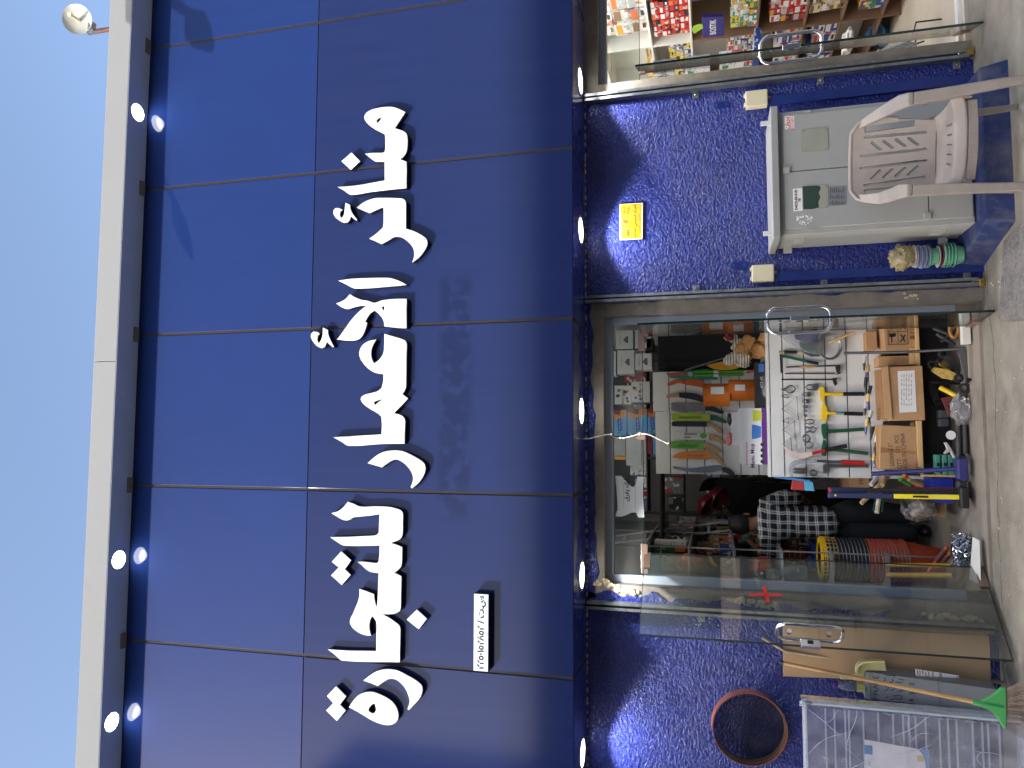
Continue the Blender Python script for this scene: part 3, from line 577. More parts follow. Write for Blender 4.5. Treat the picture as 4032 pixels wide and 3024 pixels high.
# paper note in the transom
t = thing('paper_note', 'white plastic note cut like a vest taped inside the transom glass', 'note', at(*kb(465, 600), 5.70))
NY = 5.672
lp = smooth_loop([(at(*kb(*p), NY).x, at(*kb(*p), NY).z) for p in [(195,412),(250,412),(300,465),(345,510),(365,515),(385,495),(397,460),(400,418),(462,420),(455,560),(467,800),(410,800),(390,755),(345,757),(265,790),(200,790),(205,750),(218,735),(212,600)]])
me = curve_mesh([[(p.x, p.y) for p in lp]], .001); me.transform(Matrix.Translation((0, NY, 0))); mesh_obj('sheet', me, pm('white_film', sr(228, 230, 226), rough=.5, var=.05, vs=8, bump=.3, bs=14), t)
pc = at(*kb(302, 535), NY-.002); text(ar('\u0631\u0627\u064A\u0643 \u064A\u0641\u0631\u0642'), .045, (pc.x, NY-.0012, pc.z), M_black, t, bold=.001)
mb = MB()
for x, y0, y1 in ((273, 478, 708), (383, 478, 708)): a, b = at(*kb(x, y0), NY), at(*kb(x, y1), NY); mb.box(b.x, a.x, NY-.001, NY-.0006, a.z-.0008, a.z+.0008)
build('printed_frame', mb, pm('grey_ink', sr(120, 122, 124), rough=.6), t)['kind'] = 'stuff'
# white cord
t = thing('knotted_rope', 'knotted white cord hanging from the soffit over the doorway', 'cord', at(2262, 1725, 5.3))
pts = [(70, 752), (135, 758), (200, 744), (250, 738), (262, 750), (295, 756), (340, 748), (385, 736), (425, 738), (470, 758), (520, 782)]
P3 = [at(*q3(*p), 5.40+.2*min(1, i/4)) for i, p in enumerate(pts)]
build('strand', MB().tube([p for p in smooth_loop(P3, 180, 6, False)], .0042, 7), pm('cord_white', sr(228, 224, 214), rough=.8, bump=.4, bs=200), t, smooth=60)
mb = MB()
for i in (3, 5, 7, 10): mb.blob(P3[i], .011, i, .5, 2)
build('knot', mb, pm('cord_white', (1, 1, 1)), t, smooth=60)['kind'] = 'stuff'

# ================================================================== on the pier
kn = zoom(2400, 760, .1326); NW = WY-.014
t = thing('notice_plate', 'yellow civil defence enamel notice with white rim on the rough blue wall', 'sign', at(*kn(640, 860), WY))
cs = [at(*kn(*p), NW) for p in ((300, 325), (995, 280), (985, 1370), (295, 1400))]
build('plate', MB().prism([(p.x, p.z) for p in cs], NW, WY-.002), pm('rim_white', sr(196, 190, 174), rough=.4, var=.06), t, bevel=.002)
lp = jag((330, 350), (940, 320), 10, 6, 1)+jag((940, 330), (935, 1335), 22, 9, 2)+jag((930, 1340), (355, 1350), 10, 6, 3)+jag((350, 1345), (335, 360), 22, 10, 4)
build('yellow_field', MB().prism([(at(*kn(p.x, p.y), NW).x, at(*kn(p.x, p.y), NW).z) for p in lp], NW-.0012, NW-.0002), pm('enamel_yellow', sr(196, 156, 22), rough=.35, var=.1, vs=10, dirt=sr(206, 170, 90), dirt_amt=.4), t)
def ntext(s_, x, y, size, col=M_black, par=t):
    p = at(*kn(x, y), NW); text(s_, size, (p.x, NW-.0018, p.z), col, par, bold=.0006)
M_ink2 = pm('worn_ink', sr(40, 36, 26), rough=.6); M_ink3 = pm('faded_ink', sr(150, 104, 36), rough=.6)
ntext(ar('\u0627\u0644\u062F\u0641\u0627\u0639'), 435, 540, .031, M_ink2); ntext(ar('\u0627\u0644\u0645\u062F\u0646\u064A'), 440, 1190, .031, M_ink2)
ntext('\u0669\u0669\u0668', 575, 520, .034, M_ink2); ntext('998', 572, 1180, .034, M_black)
ntext(ar('\u0627\u0644\u0645\u0631\u0643\u0632 \u0627\u0644\u0631\u0626\u064A\u0633\u064A \u0644\u0644\u0625\u0637\u0641\u0627\u0621'), 752, 850, .030, M_ink2)
ntext(ar('\u0644\u0644\u0637\u0648\u0627\u0631\u0626 \u0627\u062A\u0635\u0644'), 875, 900, .026, M_ink3)
p = at(*kn(480, 850), NW); build('emblem', MB().lathe([(.010, -.0018), (.013, -.0022), (.016, -.0018)], (p.x, NW, p.z), 20, axis='y', caps=False).lathe([(.006, -.0018), (.001, -.002)], (p.x, NW, p.z), 12, axis='y'), M_ink2, t)
p = at(*kn(385, 820), NW); build('nail', MB().lathe([(.007, 0), (.006, -.006), (.002, -.008)], (p.x, NW, p.z), 10, axis='y'), M_galv, t)

M_cream = pm('cream_plastic', sr(206, 200, 168), rough=.45, var=.05, vs=5, dirt=sr(170, 160, 126), dirt_amt=.3)
def jbox(x0, y0, x1, y1, label):
    a, b = at(*q2(x0, y0), WY-.07), at(*q2(x1, y1), WY-.07); X0_, X1_, Z0_, Z1_ = min(a.x, b.x)+.012, max(a.x, b.x)-.008, min(a.z, b.z)+.012, max(a.z, b.z)-.008
    t = thing('junction_box', label, 'junction box', ((X0_+X1_)/2, WY, Z0_))
    build('box', MB().box(X0_, X1_, WY-.045, WY-.001, Z0_, Z1_), M_cream, t, bevel=.006)
    build('lid', MB().box(X0_-.003, X1_+.003, WY-.066, WY-.046, Z0_-.003, Z1_+.003), M_cream, t, bevel=.008)
    for f_ in (.2, .78): build('hinge', MB().box(X0_+(X1_-X0_)*f_-.012, X0_+(X1_-X0_)*f_+.012, WY-.06, WY-.03, Z1_+.003, Z1_+.013), M_cream, t, bevel=.003)
    build('screw_lug', MB().lathe([(.011, 0), (.011, -.012)], (X0_+(X1_-X0_)*.55, WY-.03, Z0_-.012), 14, axis='y').lathe([(.006, -.012), (.006, -.014)], (X0_+(X1_-X0_)*.55, WY-.03, Z0_-.012), 10, axis='y'), pm('lug_brown', sr(150, 120, 90), rough=.6), t)
    return X0_, X1_, Z0_
j1 = jbox(885, 515, 1000, 415, 'cream plastic junction box beside the side shop door')
j2 = jbox(915, 1345, 1030, 1250, 'cream plastic junction box beside the tool shop door')
M_bpaint = pm('blue_gloss_paint', sr(28, 48, 116), rough=.35, var=.1, vs=10, bump=.06, bs=30)
for jx, lab, dx0, dx1 in ((j1, 'blue painted cable trunking behind the grey cabinet', .01, .075), (j2, 'blue painted cable trunking beside the plate stack', .0, .06)):
    o = build('cable_trunking', MB().box(jx[0]+dx0, jx[0]+dx1, WY-.028, WY-.001, GZ, jx[2]-.004).box(jx[0]+dx0-.002, jx[0]+dx1+.002, WY-.033, WY-.0285, GZ, jx[2]-.006), M_bpaint, bevel=.002); tag(o, lab, 'trunking')
for (x0, y0, x1, y1), lab in (((735, 478, 812, 520), 'oval blue painted cover plate beside the higher junction box, towards the side shop'), ((815, 1238, 897, 1283), 'oval blue painted cover plate above the junction box near the tool shop door')):
    a, b = at(*q2(x0, y1), WY), at(*q2(x1, y0), WY); cx, cz, rx, rz = (a.x+b.x)/2, (a.z+b.z)/2, abs(b.x-a.x)/2, abs(a.z-b.z)/2
    t = thing('cover_plate', lab, 'cover plate', (cx, WY, cz-rz))
    pts = [(cx+rx*math.cos(k*math.pi/12), cz+(rz-rx)*(1 if k < 12 else -1)+rx*math.sin(k*math.pi/12)) for k in range(24)]
    pl_ = build('plate', MB().prism(pts, WY-.006, WY-.0005), M_bpaint, t, bevel=.0015)
    for k in (-.5, .5): build('screw', MB().lathe([(.004, 0), (.004, -.003)], (cx, WY-.006, cz+k*rz*1.2), 8, axis='y'), M_galv, t)
    for k in range(-2, 3): build('rib', MB().box(cx-rx*.7, cx+rx*.7, WY-.0072, WY-.0062, cz+k*.008-.001, cz+k*.008+.001), M_bpaint, t)
# plinth
FYp = 5.0
t = build('plinth', MB().add([(1.30, 4.955, GZ-.02), (2.30, 4.955, GZ-.02), (2.32, 5.545, GZ-.02), (1.15, 5.545, GZ-.02), (1.325, 5.0, .025), (2.28, 5.0, .025), (2.30, 5.545, .03), (1.175, 5.545, .03)], [(0, 3, 2, 1), (4, 5, 6, 7), (0, 1, 5, 4), (1, 2, 6, 5), (2, 3, 7, 6), (3, 0, 4, 7)]), pm('blue_plinth_paint', sr(26, 42, 92), rough=.65, var=.25, vs=9, dirt=sr(104, 102, 100), dirt_amt=.75, ds=6, bump=.3, bs=40), bevel=.012)
tag(t, 'low blue painted concrete plinth under the grey cabinet', 'plinth')
# cabinet
kk = zoom(3000, 350, .3617); CY = 5.14
M_cab = pm('cabinet_grey', sr(160, 162, 159), rough=.45, var=.05, vs=4, dirt=sr(128, 126, 120), dirt_amt=.3, ds=4)
M_cab2 = pm('cabinet_grey_roof', sr(152, 154, 152), rough=.5, var=.06, vs=4, dirt=sr(150, 140, 120), dirt_amt=.4, ds=5)
cxl, cxr = at(*kk(300, 1585), CY).x, at(*kk(300, 240), CY).x; cz0, cz1 = .032, at(*kk(190, 900), CY).z
CB = thing('electrical_cabinet', 'grey two-door electrical cabinet standing on the blue plinth', 'cabinet', ((cxl+cxr)/2, 5.34, .03))
build('body', MB().box(cxl, cxr, CY+.012, WY-.03, cz0, cz1), M_cab, CB, bevel=.004)
rz1 = at(*kk(115, 900), CY-.05).z
build('roof', MB().box(cxl-.03, cxr+.025, CY-.05, WY-.01, cz1+.005, rz1+.005), M_cab2, CB, bevel=.006)
sx = at(*kk(600, 880), CY).x; dz1 = at(*kk(238, 900), CY).z; dzl = at(*q2(1757, 940), CY).z
def cdoor(x0, x1, z0, z1): return build('door', MB().box(x0, x1, CY-.008, CY+.011, z0, z1), M_cab, CB, bevel=.003)
d_r = cdoor(sx+.003, cxr-.03, .045, dz1); d_l = cdoor(cxl+.035, sx-.003, dzl+.003, dz1); build('lower_panel', MB().box(cxl+.035, sx-.003, CY-.006, CY+.011, .045, dzl-.003), M_cab, CB, bevel=.003)
def kbox(par, name, x0, y0, x1, y1, mt, d=.006, y=None, bev=.001):
    yy = (CY-.008) if y is None else y
    a, b = at(*kk(x0, y1), yy), at(*kk(x1, y0), yy); return build(name, MB().box(a.x, b.x, yy-d, yy-.0002, b.z, a.z), mt, par, bevel=bev)
M_cabpl = pm('cabinet_plate', sr(150, 152, 138), rough=.5, var=.06)
pr_ = kbox(d_r, 'inspection_plate', 430, 418, 718, 693, M_cabpl, .005)
pg = kbox(d_l, 'inspection_plate', 442, 1042, 720, 1312, M_cabpl, .005)
for pp, cs in ((d_r, ((458, 462), (695, 438), (463, 672), (695, 652))), (d_l, ((700, 1062), (700, 1282)))):
    for c_ in cs: v = at(*kk(*c_), CY-.013); build('rivet', MB().lathe([(.005, 0), (.004, -.003), (.001, -.004)], (v.x, CY-.013, v.z), 8, axis='y'), M_galv, pp)
# green repainted window
lp = smooth_loop([(445, 1062), (560, 1055), (625, 1058), (640, 1085), (618, 1130), (635, 1180), (615, 1230), (622, 1290), (560, 1306), (452, 1310)], 60, 4)
v = [(at(*kk(p.x, p.y), CY-.0132).x, at(*kk(p.x, p.y), CY-.0132).z) for p in lp]
build('green_paint', MB().prism(v, CY-.0142, CY-.0131), pm('dark_green_paint', sr(40, 62, 50), rough=.55, var=.15), d_l)
il = kbox(d_l, 'number_label', 343, 1080, 437, 1335, pm('label_white', sr(232, 232, 230), rough=.4, var=.03), .003)
v = at(*kk(374, 1210), CY-.012); text('D4D5-83-018', .0235, (v.x, CY-.0118, v.z), M_black, il, bold=.0008); v = at(*kk(412, 1208), CY-.012); text('F8', .0235, (v.x, CY-.0118, v.z), M_black, il, bold=.0006)
dp = kbox(d_l, 'data_plate', 730, 1055, 916, 1275, pm('data_grey', sr(140, 142, 144), rough=.45, metal=.3, var=.08), .003)
mb = MB()
for k in range(8):
    for seg in range(3):
        a, b = at(*kk(745+k*20, 1262-seg*66), CY-.0115), at(*kk(753+k*20, 1262-seg*66-random.uniform(25, 56)), CY-.0115); mb.box(min(a.x, b.x), max(a.x, b.x), CY-.0118, CY-.0113, min(a.z, b.z), max(a.z, b.z))
build('printed_lines', mb, pm('plate_ink', sr(80, 82, 90), rough=.5), dp)['kind'] = 'stuff'
st = kbox(d_r, 'sticker', 250, 288, 350, 440, pm('sticker_white', sr(236, 232, 228), rough=.35, var=.03), .0012)
v = at(*kk(275, 368), CY-.01); text(ar('\u0645\u0631\u0648\u0627\u0646'), .036, (v.x, CY-.0096, v.z), M_red, st, bold=.001)
v = at(*kk(306, 365), CY-.01); text(ar('\u0644\u0644\u062A\u0643\u064A\u064A\u0641 \u0648\u0627\u0644\u062A\u0628\u0631\u064A\u062F'), .016, (v.x, CY-.0096, v.z), M_red, st)
v = at(*kk(335, 365), CY-.01); text('0547188918', .020, (v.x, CY-.0096, v.z), M_red, st)
kbox(d_r, 'hinge', 460, 236, 535, 262, M_cab, .012); kbox(d_l, 'hinge', 484, 1518, 552, 1545, M_cab, .012); kbox(d_l, 'latch', 232, 858, 300, 930, M_cab, .02)
a, b = at(*q2(1735, 1045), CY-.01), at(*q2(1768, 1012), CY-.01); build('latch', MB().box(a.x, b.x, CY-.024, CY-.0085, b.z, a.z), M_cab, d_l, bevel=.002)
a, b = at(*q2(1722, 500), CY-.01), at(*q2(1755, 468), CY-.01); build('latch', MB().box(a.x, b.x, CY-.024, CY-.0085, b.z, a.z), M_cab, d_r, bevel=.002)
for zc in (cz1-.13, .20):
    for k in range(4):
        yy = CY+.12+k*.034; build('louvre', MB().box(cxl-.008, cxl+.001, yy, yy+.02, zc-.035, zc+.035), M_cab, CB, bevel=.003)
for x_ in (cxr-.06, cxl+.02): build('lifting_lug', MB().box(x_-.012, x_+.022, CY+.03, CY+.036, rz1+.004, rz1+.062), pm('lug_white', sr(200, 202, 200), rough=.4), CB, bevel=.003)
for z in (cz1-.07, .13): build('wall_lug', MB().box(cxl-.045, cxl-.0005, CY+.33, CY+.336, z-.028, z+.028).box(cxl-.027, cxl-.015, CY+.3285, CY+.3299, z-.008, z+.008), M_cab, CB)
mb = MB(); rd = random.Random(3)
for k in range(46):
    a_ = rd.uniform(0, 6.28); rr = rd.uniform(.35, 1); v = at(*kk(460+95*rr*math.cos(a_), 1420+62*rr*math.sin(a_)), CY-.008); mb.lathe([(rd.uniform(.0015, .006), 0), (.001, -.0012)], (v.x, CY-.0082, v.z), 6, axis='y')
build('paint_splatter', mb, pm('splash_white', sr(238, 240, 240), rough=.4), d_l)['kind'] = 'stuff'
# plate stack with a bag on top
SXc, SYc = 1.225, 5.42
M_plw = pm('plate_white', sr(222, 216, 210), rough=.4, var=.06); M_plb = pm('plate_blue', sr(130, 150, 205), rough=.4, var=.06); M_plg = pm('basket_green', sr(96, 160, 134), rough=.45, var=.08); M_plr = pm('plate_maroon', sr(110, 60, 60), rough=.5)
z = .034; items = [('basket', M_plg, .075, .03)]*4+[('tray', M_plw, .07, .019), ('tray', M_plr, .072, .010), ('tray', M_plw, .07, .016), ('basket', M_plg, .068, .03), ('tray', M_plr, .078, .008), ('tray', M_plb, .075, .014), ('tray', M_plw, .073, .012), ('tray', M_plb, .075, .014), ('tray', M_plw, .073, .012), ('tray', M_plb, .075, .012), ('tray', M_plw, .072, .012), ('tray', M_plw, .072, .014)]
zb_ = z; cnt = {}
for i, (nm, mt_, r, h) in enumerate(items):
    cx, cy = SXc+random.uniform(-.006, .006), SYc+random.uniform(-.006, .006)
    mb = MB()
    if nm == 'basket': mb.lathe([(r*.72, 0), (r*.95, h*1.9), (r*1.06, h*2.0), (r*1.06, h*1.75), (r*.92, h*1.7), (r*.68, .006)], (cx, cy, z), 28)
    else: mb.lathe([(r*.7, 0), (r*.98, h*.6), (r*1.03, h*.9), (r*.97, h*.95), (r*.66, h*.3)], (cx, cy, z), 28)
    col_ = {M_plw: 'white', M_plb: 'pale blue', M_plg: 'sea green', M_plr: 'maroon'}[mt_]; low = i < 4
    o = build(nm, mb, mt_, smooth=35)
    lab = ('sea green plastic basket nested at the bottom of the plate stack' if low else 'sea green plastic basket between the trays of the stack') if nm == 'basket' else f'{col_} plastic tray in the stack beside the grey cabinet'
    tag(o, lab, nm, 'plastic ware stacked beside the cabinet'); z += h*.62 if nm == 'basket' else h
    if nm == 'basket' and i >= 3: z += h*.9
o = build('plastic_bag', MB().blob((SXc+.0, SYc, z+.07), .082, 4, .3, 4, (1, .9, .92), 3.2), glassy('bag_yellowish', tint=(.8, .74, .5), refl=1.5, rough=.15, haze=.75, hz=(.52, .46, .26), hs=14, bump=1.0, bs=16), smooth=80)
tag(o, 'crumpled yellowish plastic bag on top of the stacked trays', 'bag')
# ================================================================== plastic chair
M_ch = pm('chair_plastic', sr(146, 138, 131), rough=.55, var=.06, vs=7, dirt=sr(122, 108, 100), dirt_amt=.6, ds=5)
CH = thing('plastic_chair', 'worn beige plastic armchair in front of the grey cabinet', 'chair')
def shell(nu, nv, fn, hole, th, name):
    vs = [fn(i/nu, j/nv) for j in range(nv+1) for i in range(nu+1)]; fs = []
    for j in range(nv):
        for i in range(nu):
            if not hole((i+.5)/nu, (j+.5)/nv): fs.append((j*(nu+1)+i, j*(nu+1)+i+1, (j+1)*(nu+1)+i+1, (j+1)*(nu+1)+i))
    mb = MB().add(vs, fs); o = build(name, mb, M_ch, CH, smooth=50)
    sm = o.modifiers.new('thick', 'SOLIDIFY'); sm.thickness = th; sm.offset = 0; return o
def seg_d(px, py, ax, ay, bx, by):
    dx, dy = bx-ax, by-ay; t_ = max(0, min(1, ((px-ax)*dx+(py-ay)*dy)/(dx*dx+dy*dy))); return math.hypot(px-ax-t_*dx, py-ay-t_*dy)
BW, BH = .245, .40      # half width, height of the back
slots = [(-.135, .05, -.150, .33), (.135, .05, .150, .33), (-.035, .045, -.038, .345), (.035, .045, .038, .345)]
for k in range(4):
    zc = .10+k*.058; slots += [(-.112, zc+.022, -.068, zc-.018), (.112, zc+.022, .068, zc-.018)]
def bfn(u, v):
    hw = BW*(.80+.20*min(1, v*1.6)) if v < .85 else BW*math.sqrt(max(.02, 1-((v-.85)/.17)**2*.62))
    x = (u-.5)*2*hw; return (x, .20+.11*v+.045*(1-(x/BW)**2)-.02, .40+BH*v)
def bhole(u, v):
    hw = BW*(.80+.20*min(1, v*1.6)) if v < .85 else BW*math.sqrt(max(.02, 1-((v-.85)/.17)**2*.62))
    x, zz_ = (u-.5)*2*hw, BH*v
    if .10 < zz_ < .335 and abs(x) > .178 and abs(x) < .215: return True
    return any(seg_d(x, zz_, *s_) < .0078 for s_ in slots)
shell(130, 110, bfn, bhole, .024, 'backrest')
build('back_rim', MB().tube([Vector(bfn(u_, v_))+Vector((0, -.004, 0)) for u_, v_ in [(0, .45), (0, .6), (0, .75), (0, .85), (.0, .93), (.0, 1.0), (.12, 1), (.3, 1), (.5, 1), (.7, 1), (.88, 1), (1, 1.0), (1, .93), (1, .85), (1, .75), (1, .6), (1, .45)]], .013, 10), M_ch, CH, smooth=60)
def sfn(u, v):
    x = (u-.5)*2*(.235-.03*v); dz = .02*((abs(u-.5)*2)**3); yy = -.22+.44*v
    zz_ = .415-.02*v+dz-.012*math.sin(v*math.pi)
    if v < .12: zz_ -= .05*((.12-v)/.12)**2
    return (x, yy, zz_)
def shole(u, v):
    x, yy = (u-.5)*.45, -.22+.44*v
    return any(seg_d(x, yy, c_, -.10+.0*k, c_+.018, .02) < .005 for k, c_ in enumerate((-.11, -.055, 0, .055, .11)))
shell(80, 80, sfn, shole, .007, 'seat')
build('apron', MB().strip([(-.215, -.205, .345), (-.1, -.216, .340), (0, -.219, .339), (.1, -.216, .340), (.215, -.205, .345)], Vector((0, 0, .022)), Vector((0, .012, 0))), M_ch, CH, bevel=.004)
for s_ in (-1, 1):
    build('leg', MB().strip([(s_*.285, -.30, 0), (s_*.272, -.275, .25), (s_*.258, -.25, .45), (s_*.250, -.225, .595), (s_*.245, -.19, .625)], [Vector((.021, 0, 0)), Vector((.026, 0, 0)), Vector((.031, 0, 0)), Vector((.034, 0, 0)), Vector((.035, 0, 0))], [Vector((0, .04, 0)), Vector((0, .045, 0)), Vector((0, .05, 0)), Vector((0, .05, 0)), Vector((0, .03, .02))]), M_ch, CH, bevel=.008)
    build('armrest', MB().strip([(s_*.247, -.225, .600), (s_*.247, -.17, .632), (s_*.252, -.05, .648), (s_*.252, .10, .672), (s_*.238, .22, .715), (s_*.222, .285, .745)], [Vector((.036, 0, 0)), Vector((.042, 0, 0)), Vector((.040, 0, 0)), Vector((.036, 0, 0)), Vector((.028, 0, 0)), Vector((.022, 0, 0))], Vector((0, 0, .024))), M_ch, CH, bevel=.007)
    build('arm_web', MB().strip([(s_*.262, -.19, .615), (s_*.268, -.05, .63), (s_*.268, .1, .655)], Vector((.004, 0, 0)), Vector((0, 0, -.035))), M_ch, CH, bevel=.002)
    build('seat_side', MB().strip([(s_*.228, -.22, .40), (s_*.225, -.05, .398), (s_*.212, .12, .392), (s_*.195, .24, .40)], Vector((.006, 0, 0)), Vector((0, 0, -.05))), M_ch, CH, bevel=.002)
    build('leg', MB().strip([(s_*.245, .30, 0), (s_*.225, .26, .22), (s_*.20, .225, .40), (s_*.195, .215, .44)], [Vector((.018, 0, 0)), Vector((.022, 0, 0)), Vector((.026, 0, 0)), Vector((.022, 0, 0))], Vector((0, .03, 0))), M_ch, CH, bevel=.007)
CH.scale = (.97, 1, 1.115); CH.location = (1.655, 4.60, GZ); CH.rotation_euler = (0, 0, R_(-12))
# slab on the pavement
o = build('concrete_slab', MB().add([(.64, 4.5, GZ-.01), (1.30, 4.5, GZ-.01), (1.24, 5.12, GZ-.01), (.74, 5.26, GZ-.01), (.66, 4.5, GZ+.028), (1.28, 4.5, GZ+.028), (1.22, 5.10, GZ+.024), (.76, 5.235, GZ+.024)], [(0, 3, 2, 1), (4, 5, 6, 7), (0, 1, 5, 4), (1, 2, 6, 5), (2, 3, 7, 6), (3, 0, 4, 7)]), pm('rough_aggregate', sr(120, 116, 112), rough=.95, var=.35, vs=45, bump=1, bs=60, dirt=sr(64, 62, 62), dirt_amt=.7, ds=8), bevel=.01)
tag(o, 'rough dark aggregate slab lying on the pavement by the tool shop door', 'slab')

# ================================================================== left of the doorway
M_hard = pm('hardboard', sr(160, 132, 98), rough=.6, var=.07, vs=3, stretch=(1, 1, .3), dirt=sr(150, 116, 80), dirt_amt=.35, ds=2)
def leaning(name, cs, ys, th, mt, label=None, cat=None, bev=.001):
    v = [at(*c_, y_) for c_, y_ in zip(cs, ys)]
    vs = v+[p+Vector((0, th, 0)) for p in v]
    o = build(name, MB().add(vs, [(0, 1, 2, 3), (7, 6, 5, 4), (0, 4, 5, 1), (1, 5, 6, 2), (2, 6, 7, 3), (3, 7, 4, 0)]), mt, bevel=bev)
    if label: tag(o, label, cat)
    return o
leaning('hardboard_sheet', [q4(1065, 425), q4(1067, 680), q4(2055, 716), q4(2047, 490)], [5.51, 5.51, 5.40, 5.40], .006, M_hard, 'tall brown hardboard sheet leaning on the blue wall, front of the pair', 'board')
leaning('hardboard_sheet', [q4(1072, 412), q4(1066, 600), q4(2035, 640), q4(2040, 470)], [5.532, 5.532, 5.43, 5.43], .006, M_hard, 'brown hardboard sheet behind the front one, its edge showing by the rail', 'board')
a, b = at(*q4(967, 495), 5.52), at(*q4(1075, 560), 5.50); e_ = b+(b-a)*9
o = build('wooden_stick', MB().tube([a, b, Vector((b.x-.09, 5.47, GZ+.0))], .011, 8), pm('grey_wood', sr(150, 132, 112), rough=.7, var=.2, vs=20), smooth=60); tag(o, 'thin weathered wooden stick standing behind the hardboard', 'stick')
# metal box section with handwriting
BX = thing('metal_duct', 'grey sheet metal duct with black handwriting leaning behind the rake', 'duct', at(*kh(1960, 600), 5.28))
M_zinc = pm('zinc_sheet', sr(142, 144, 146), rough=.45, metal=.5, var=.1, vs=6, dirt=sr(108, 106, 102), dirt_amt=.5, ds=6)
fc = [at(*kh(760, 345), 5.36), at(*kh(770, 597), 5.36), at(*kh(1990, 728), 5.22), at(*kh(1960, 510), 5.22)]
bk = [p+Vector((.018, .085, 0)) for p in fc]
build('body', MB().add(fc+bk, [(0, 1, 2, 3), (7, 6, 5, 4), (0, 4, 5, 1), (1, 5, 6, 2), (2, 6, 7, 3), (3, 7, 4, 0)]), M_zinc, BX, bevel=.003)
sd_ = (fc[0]-fc[1]).normalized(); dn = (fc[3]-fc[0]).normalized(); nrm = sd_.cross(dn).normalized(); nrm = nrm if nrm.y < 0 else -nrm
build('top_flange', MB().add([fc[0]-dn*.028+nrm*.006, fc[1]-dn*.028+nrm*.006, fc[1]+dn*.008+nrm*.006, fc[0]+dn*.008+nrm*.006]+[p for p in (bk[0]-dn*.028, bk[1]-dn*.028, bk[1]+dn*.008, bk[0]+dn*.008)], [(0, 1, 2, 3), (7, 6, 5, 4), (0, 4, 5, 1), (1, 5, 6, 2), (2, 6, 7, 3), (3, 7, 4, 0)]), M_zinc, BX, bevel=.003)
mid = [(fc[0]+fc[3])/2+dn*.04, (fc[1]+fc[2])/2+dn*.04]
build('seam', MB().tube([mid[0]+nrm*.001, mid[1]+nrm*.001], .0016, 6), pm('seam_dark', sr(96, 96, 96), rough=.6), BX)
def hand(lines, r=.0022):
    out = []
    for L in lines: out.append([on_plane(kh(*p), fc[0], nrm)+nrm*.001 for p in L])
    strokes(out, r, M_black, BX, 'handwriting')
hand([[(800, 590), (850, 600)], [(825, 596), (822, 560)], [(798, 550), (850, 558)], [(850, 515), (800, 530)], [(825, 550), (826, 525)], [(850, 505), (800, 488), (850, 470)], [(828, 492), (828, 480)], [(800, 460), (848, 450), (820, 440), (848, 425), (800, 418)], [(800, 405), (850, 405)], [(800, 405), (800, 385)], [(825, 405), (825, 390)], [(850, 405), (850, 383)],
      [(920, 585), (940, 580)], [(960, 600), (1000, 605)], [(985, 560), (1010, 590), (1060, 605), (1075, 580), (1040, 560), (1005, 565)], [(905, 520), (940, 510), (945, 485), (915, 480)], [(960, 520), (1000, 510), (1005, 480)], [(1030, 530), (1080, 520), (1078, 490)],
      [(900, 440), (920, 415), (900, 400)], [(950, 440), (975, 445), (990, 425), (975, 410)], [(1010, 440), (1070, 445), (1085, 420), (1040, 410)], [(910, 375), (1010, 380), (1000, 400)],
      [(1140, 610), (1160, 620), (1180, 610), (1160, 598), (1140, 610)], [(1145, 560), (1145, 535), (1165, 540), (1185, 555), (1180, 530)], [(1145, 475), (1145, 452), (1165, 455), (1185, 470), (1180, 448)]])
# yellow dustpan
t = thing('dustpan', 'pale yellow plastic dustpan resting on top of the metal duct', 'dustpan', at(*kh(740, 400), 5.33))
lp = smooth_loop([(495, 385), (600, 375), (640, 365), (650, 300), (690, 258), (750, 246), (910, 244), (930, 340), (860, 335), (740, 335), (720, 360), (715, 400), (690, 438), (600, 420), (495, 415)], 60, 4)
DYp = 5.33; v = [(at(*kh(p.x, p.y), DYp).x, at(*kh(p.x, p.y), DYp).z) for p in lp]
M_dp = pm('dustpan_yellow', sr(208, 200, 140), rough=.4, var=.06)
build('pan', MB().prism(v, DYp, DYp+.012), M_dp, t, bevel=.004)
lp2 = smooth_loop([(650, 300), (690, 258), (750, 246), (910, 244), (913, 258), (755, 262), (705, 275), (668, 310), (660, 365), (645, 365)], 60, 4)
build('rim', MB().prism([(at(*kh(p.x, p.y), DYp-.05).x, at(*kh(p.x, p.y), DYp-.05).z) for p in lp2], DYp-.05, DYp-.0005), M_dp, t, bevel=.002)
# bottle
t = thing('water_bottle', 'clear plastic water bottle with purple cap standing on the duct', 'bottle', at(*kh(735, 500), 5.38))
bb, bt = at(*kh(735, 490), 5.38), at(*kh(430, 470), 5.38); H = bt.z-bb.z
build('bottle', MB().lathe([(.001, 0), (.028, 0), (.03, .01), (.029, H*.3), (.031, H*.45), (.03, H*.6), (.02, H*.8), (.013, H*.86), (.013, H*.9)], bb, 20, caps=False), glassy('pet', tint=(.88, .92, .98), refl=1.6, haze=.12, bump=.4, bs=30), t, smooth=50)
build('cap', MB().lathe([(.015, H*.88), (.015, H*.99), (.013, H)], bb, 16), pm('purple_cap', sr(96, 40, 130), rough=.4), t)
build('bottle_label', MB().lathe([(.0305, H*.05), (.0315, H*.3)], bb, 20, caps=False), pm('label_yellow', sr(196, 190, 120), rough=.5, var=.2, vs=40), t)
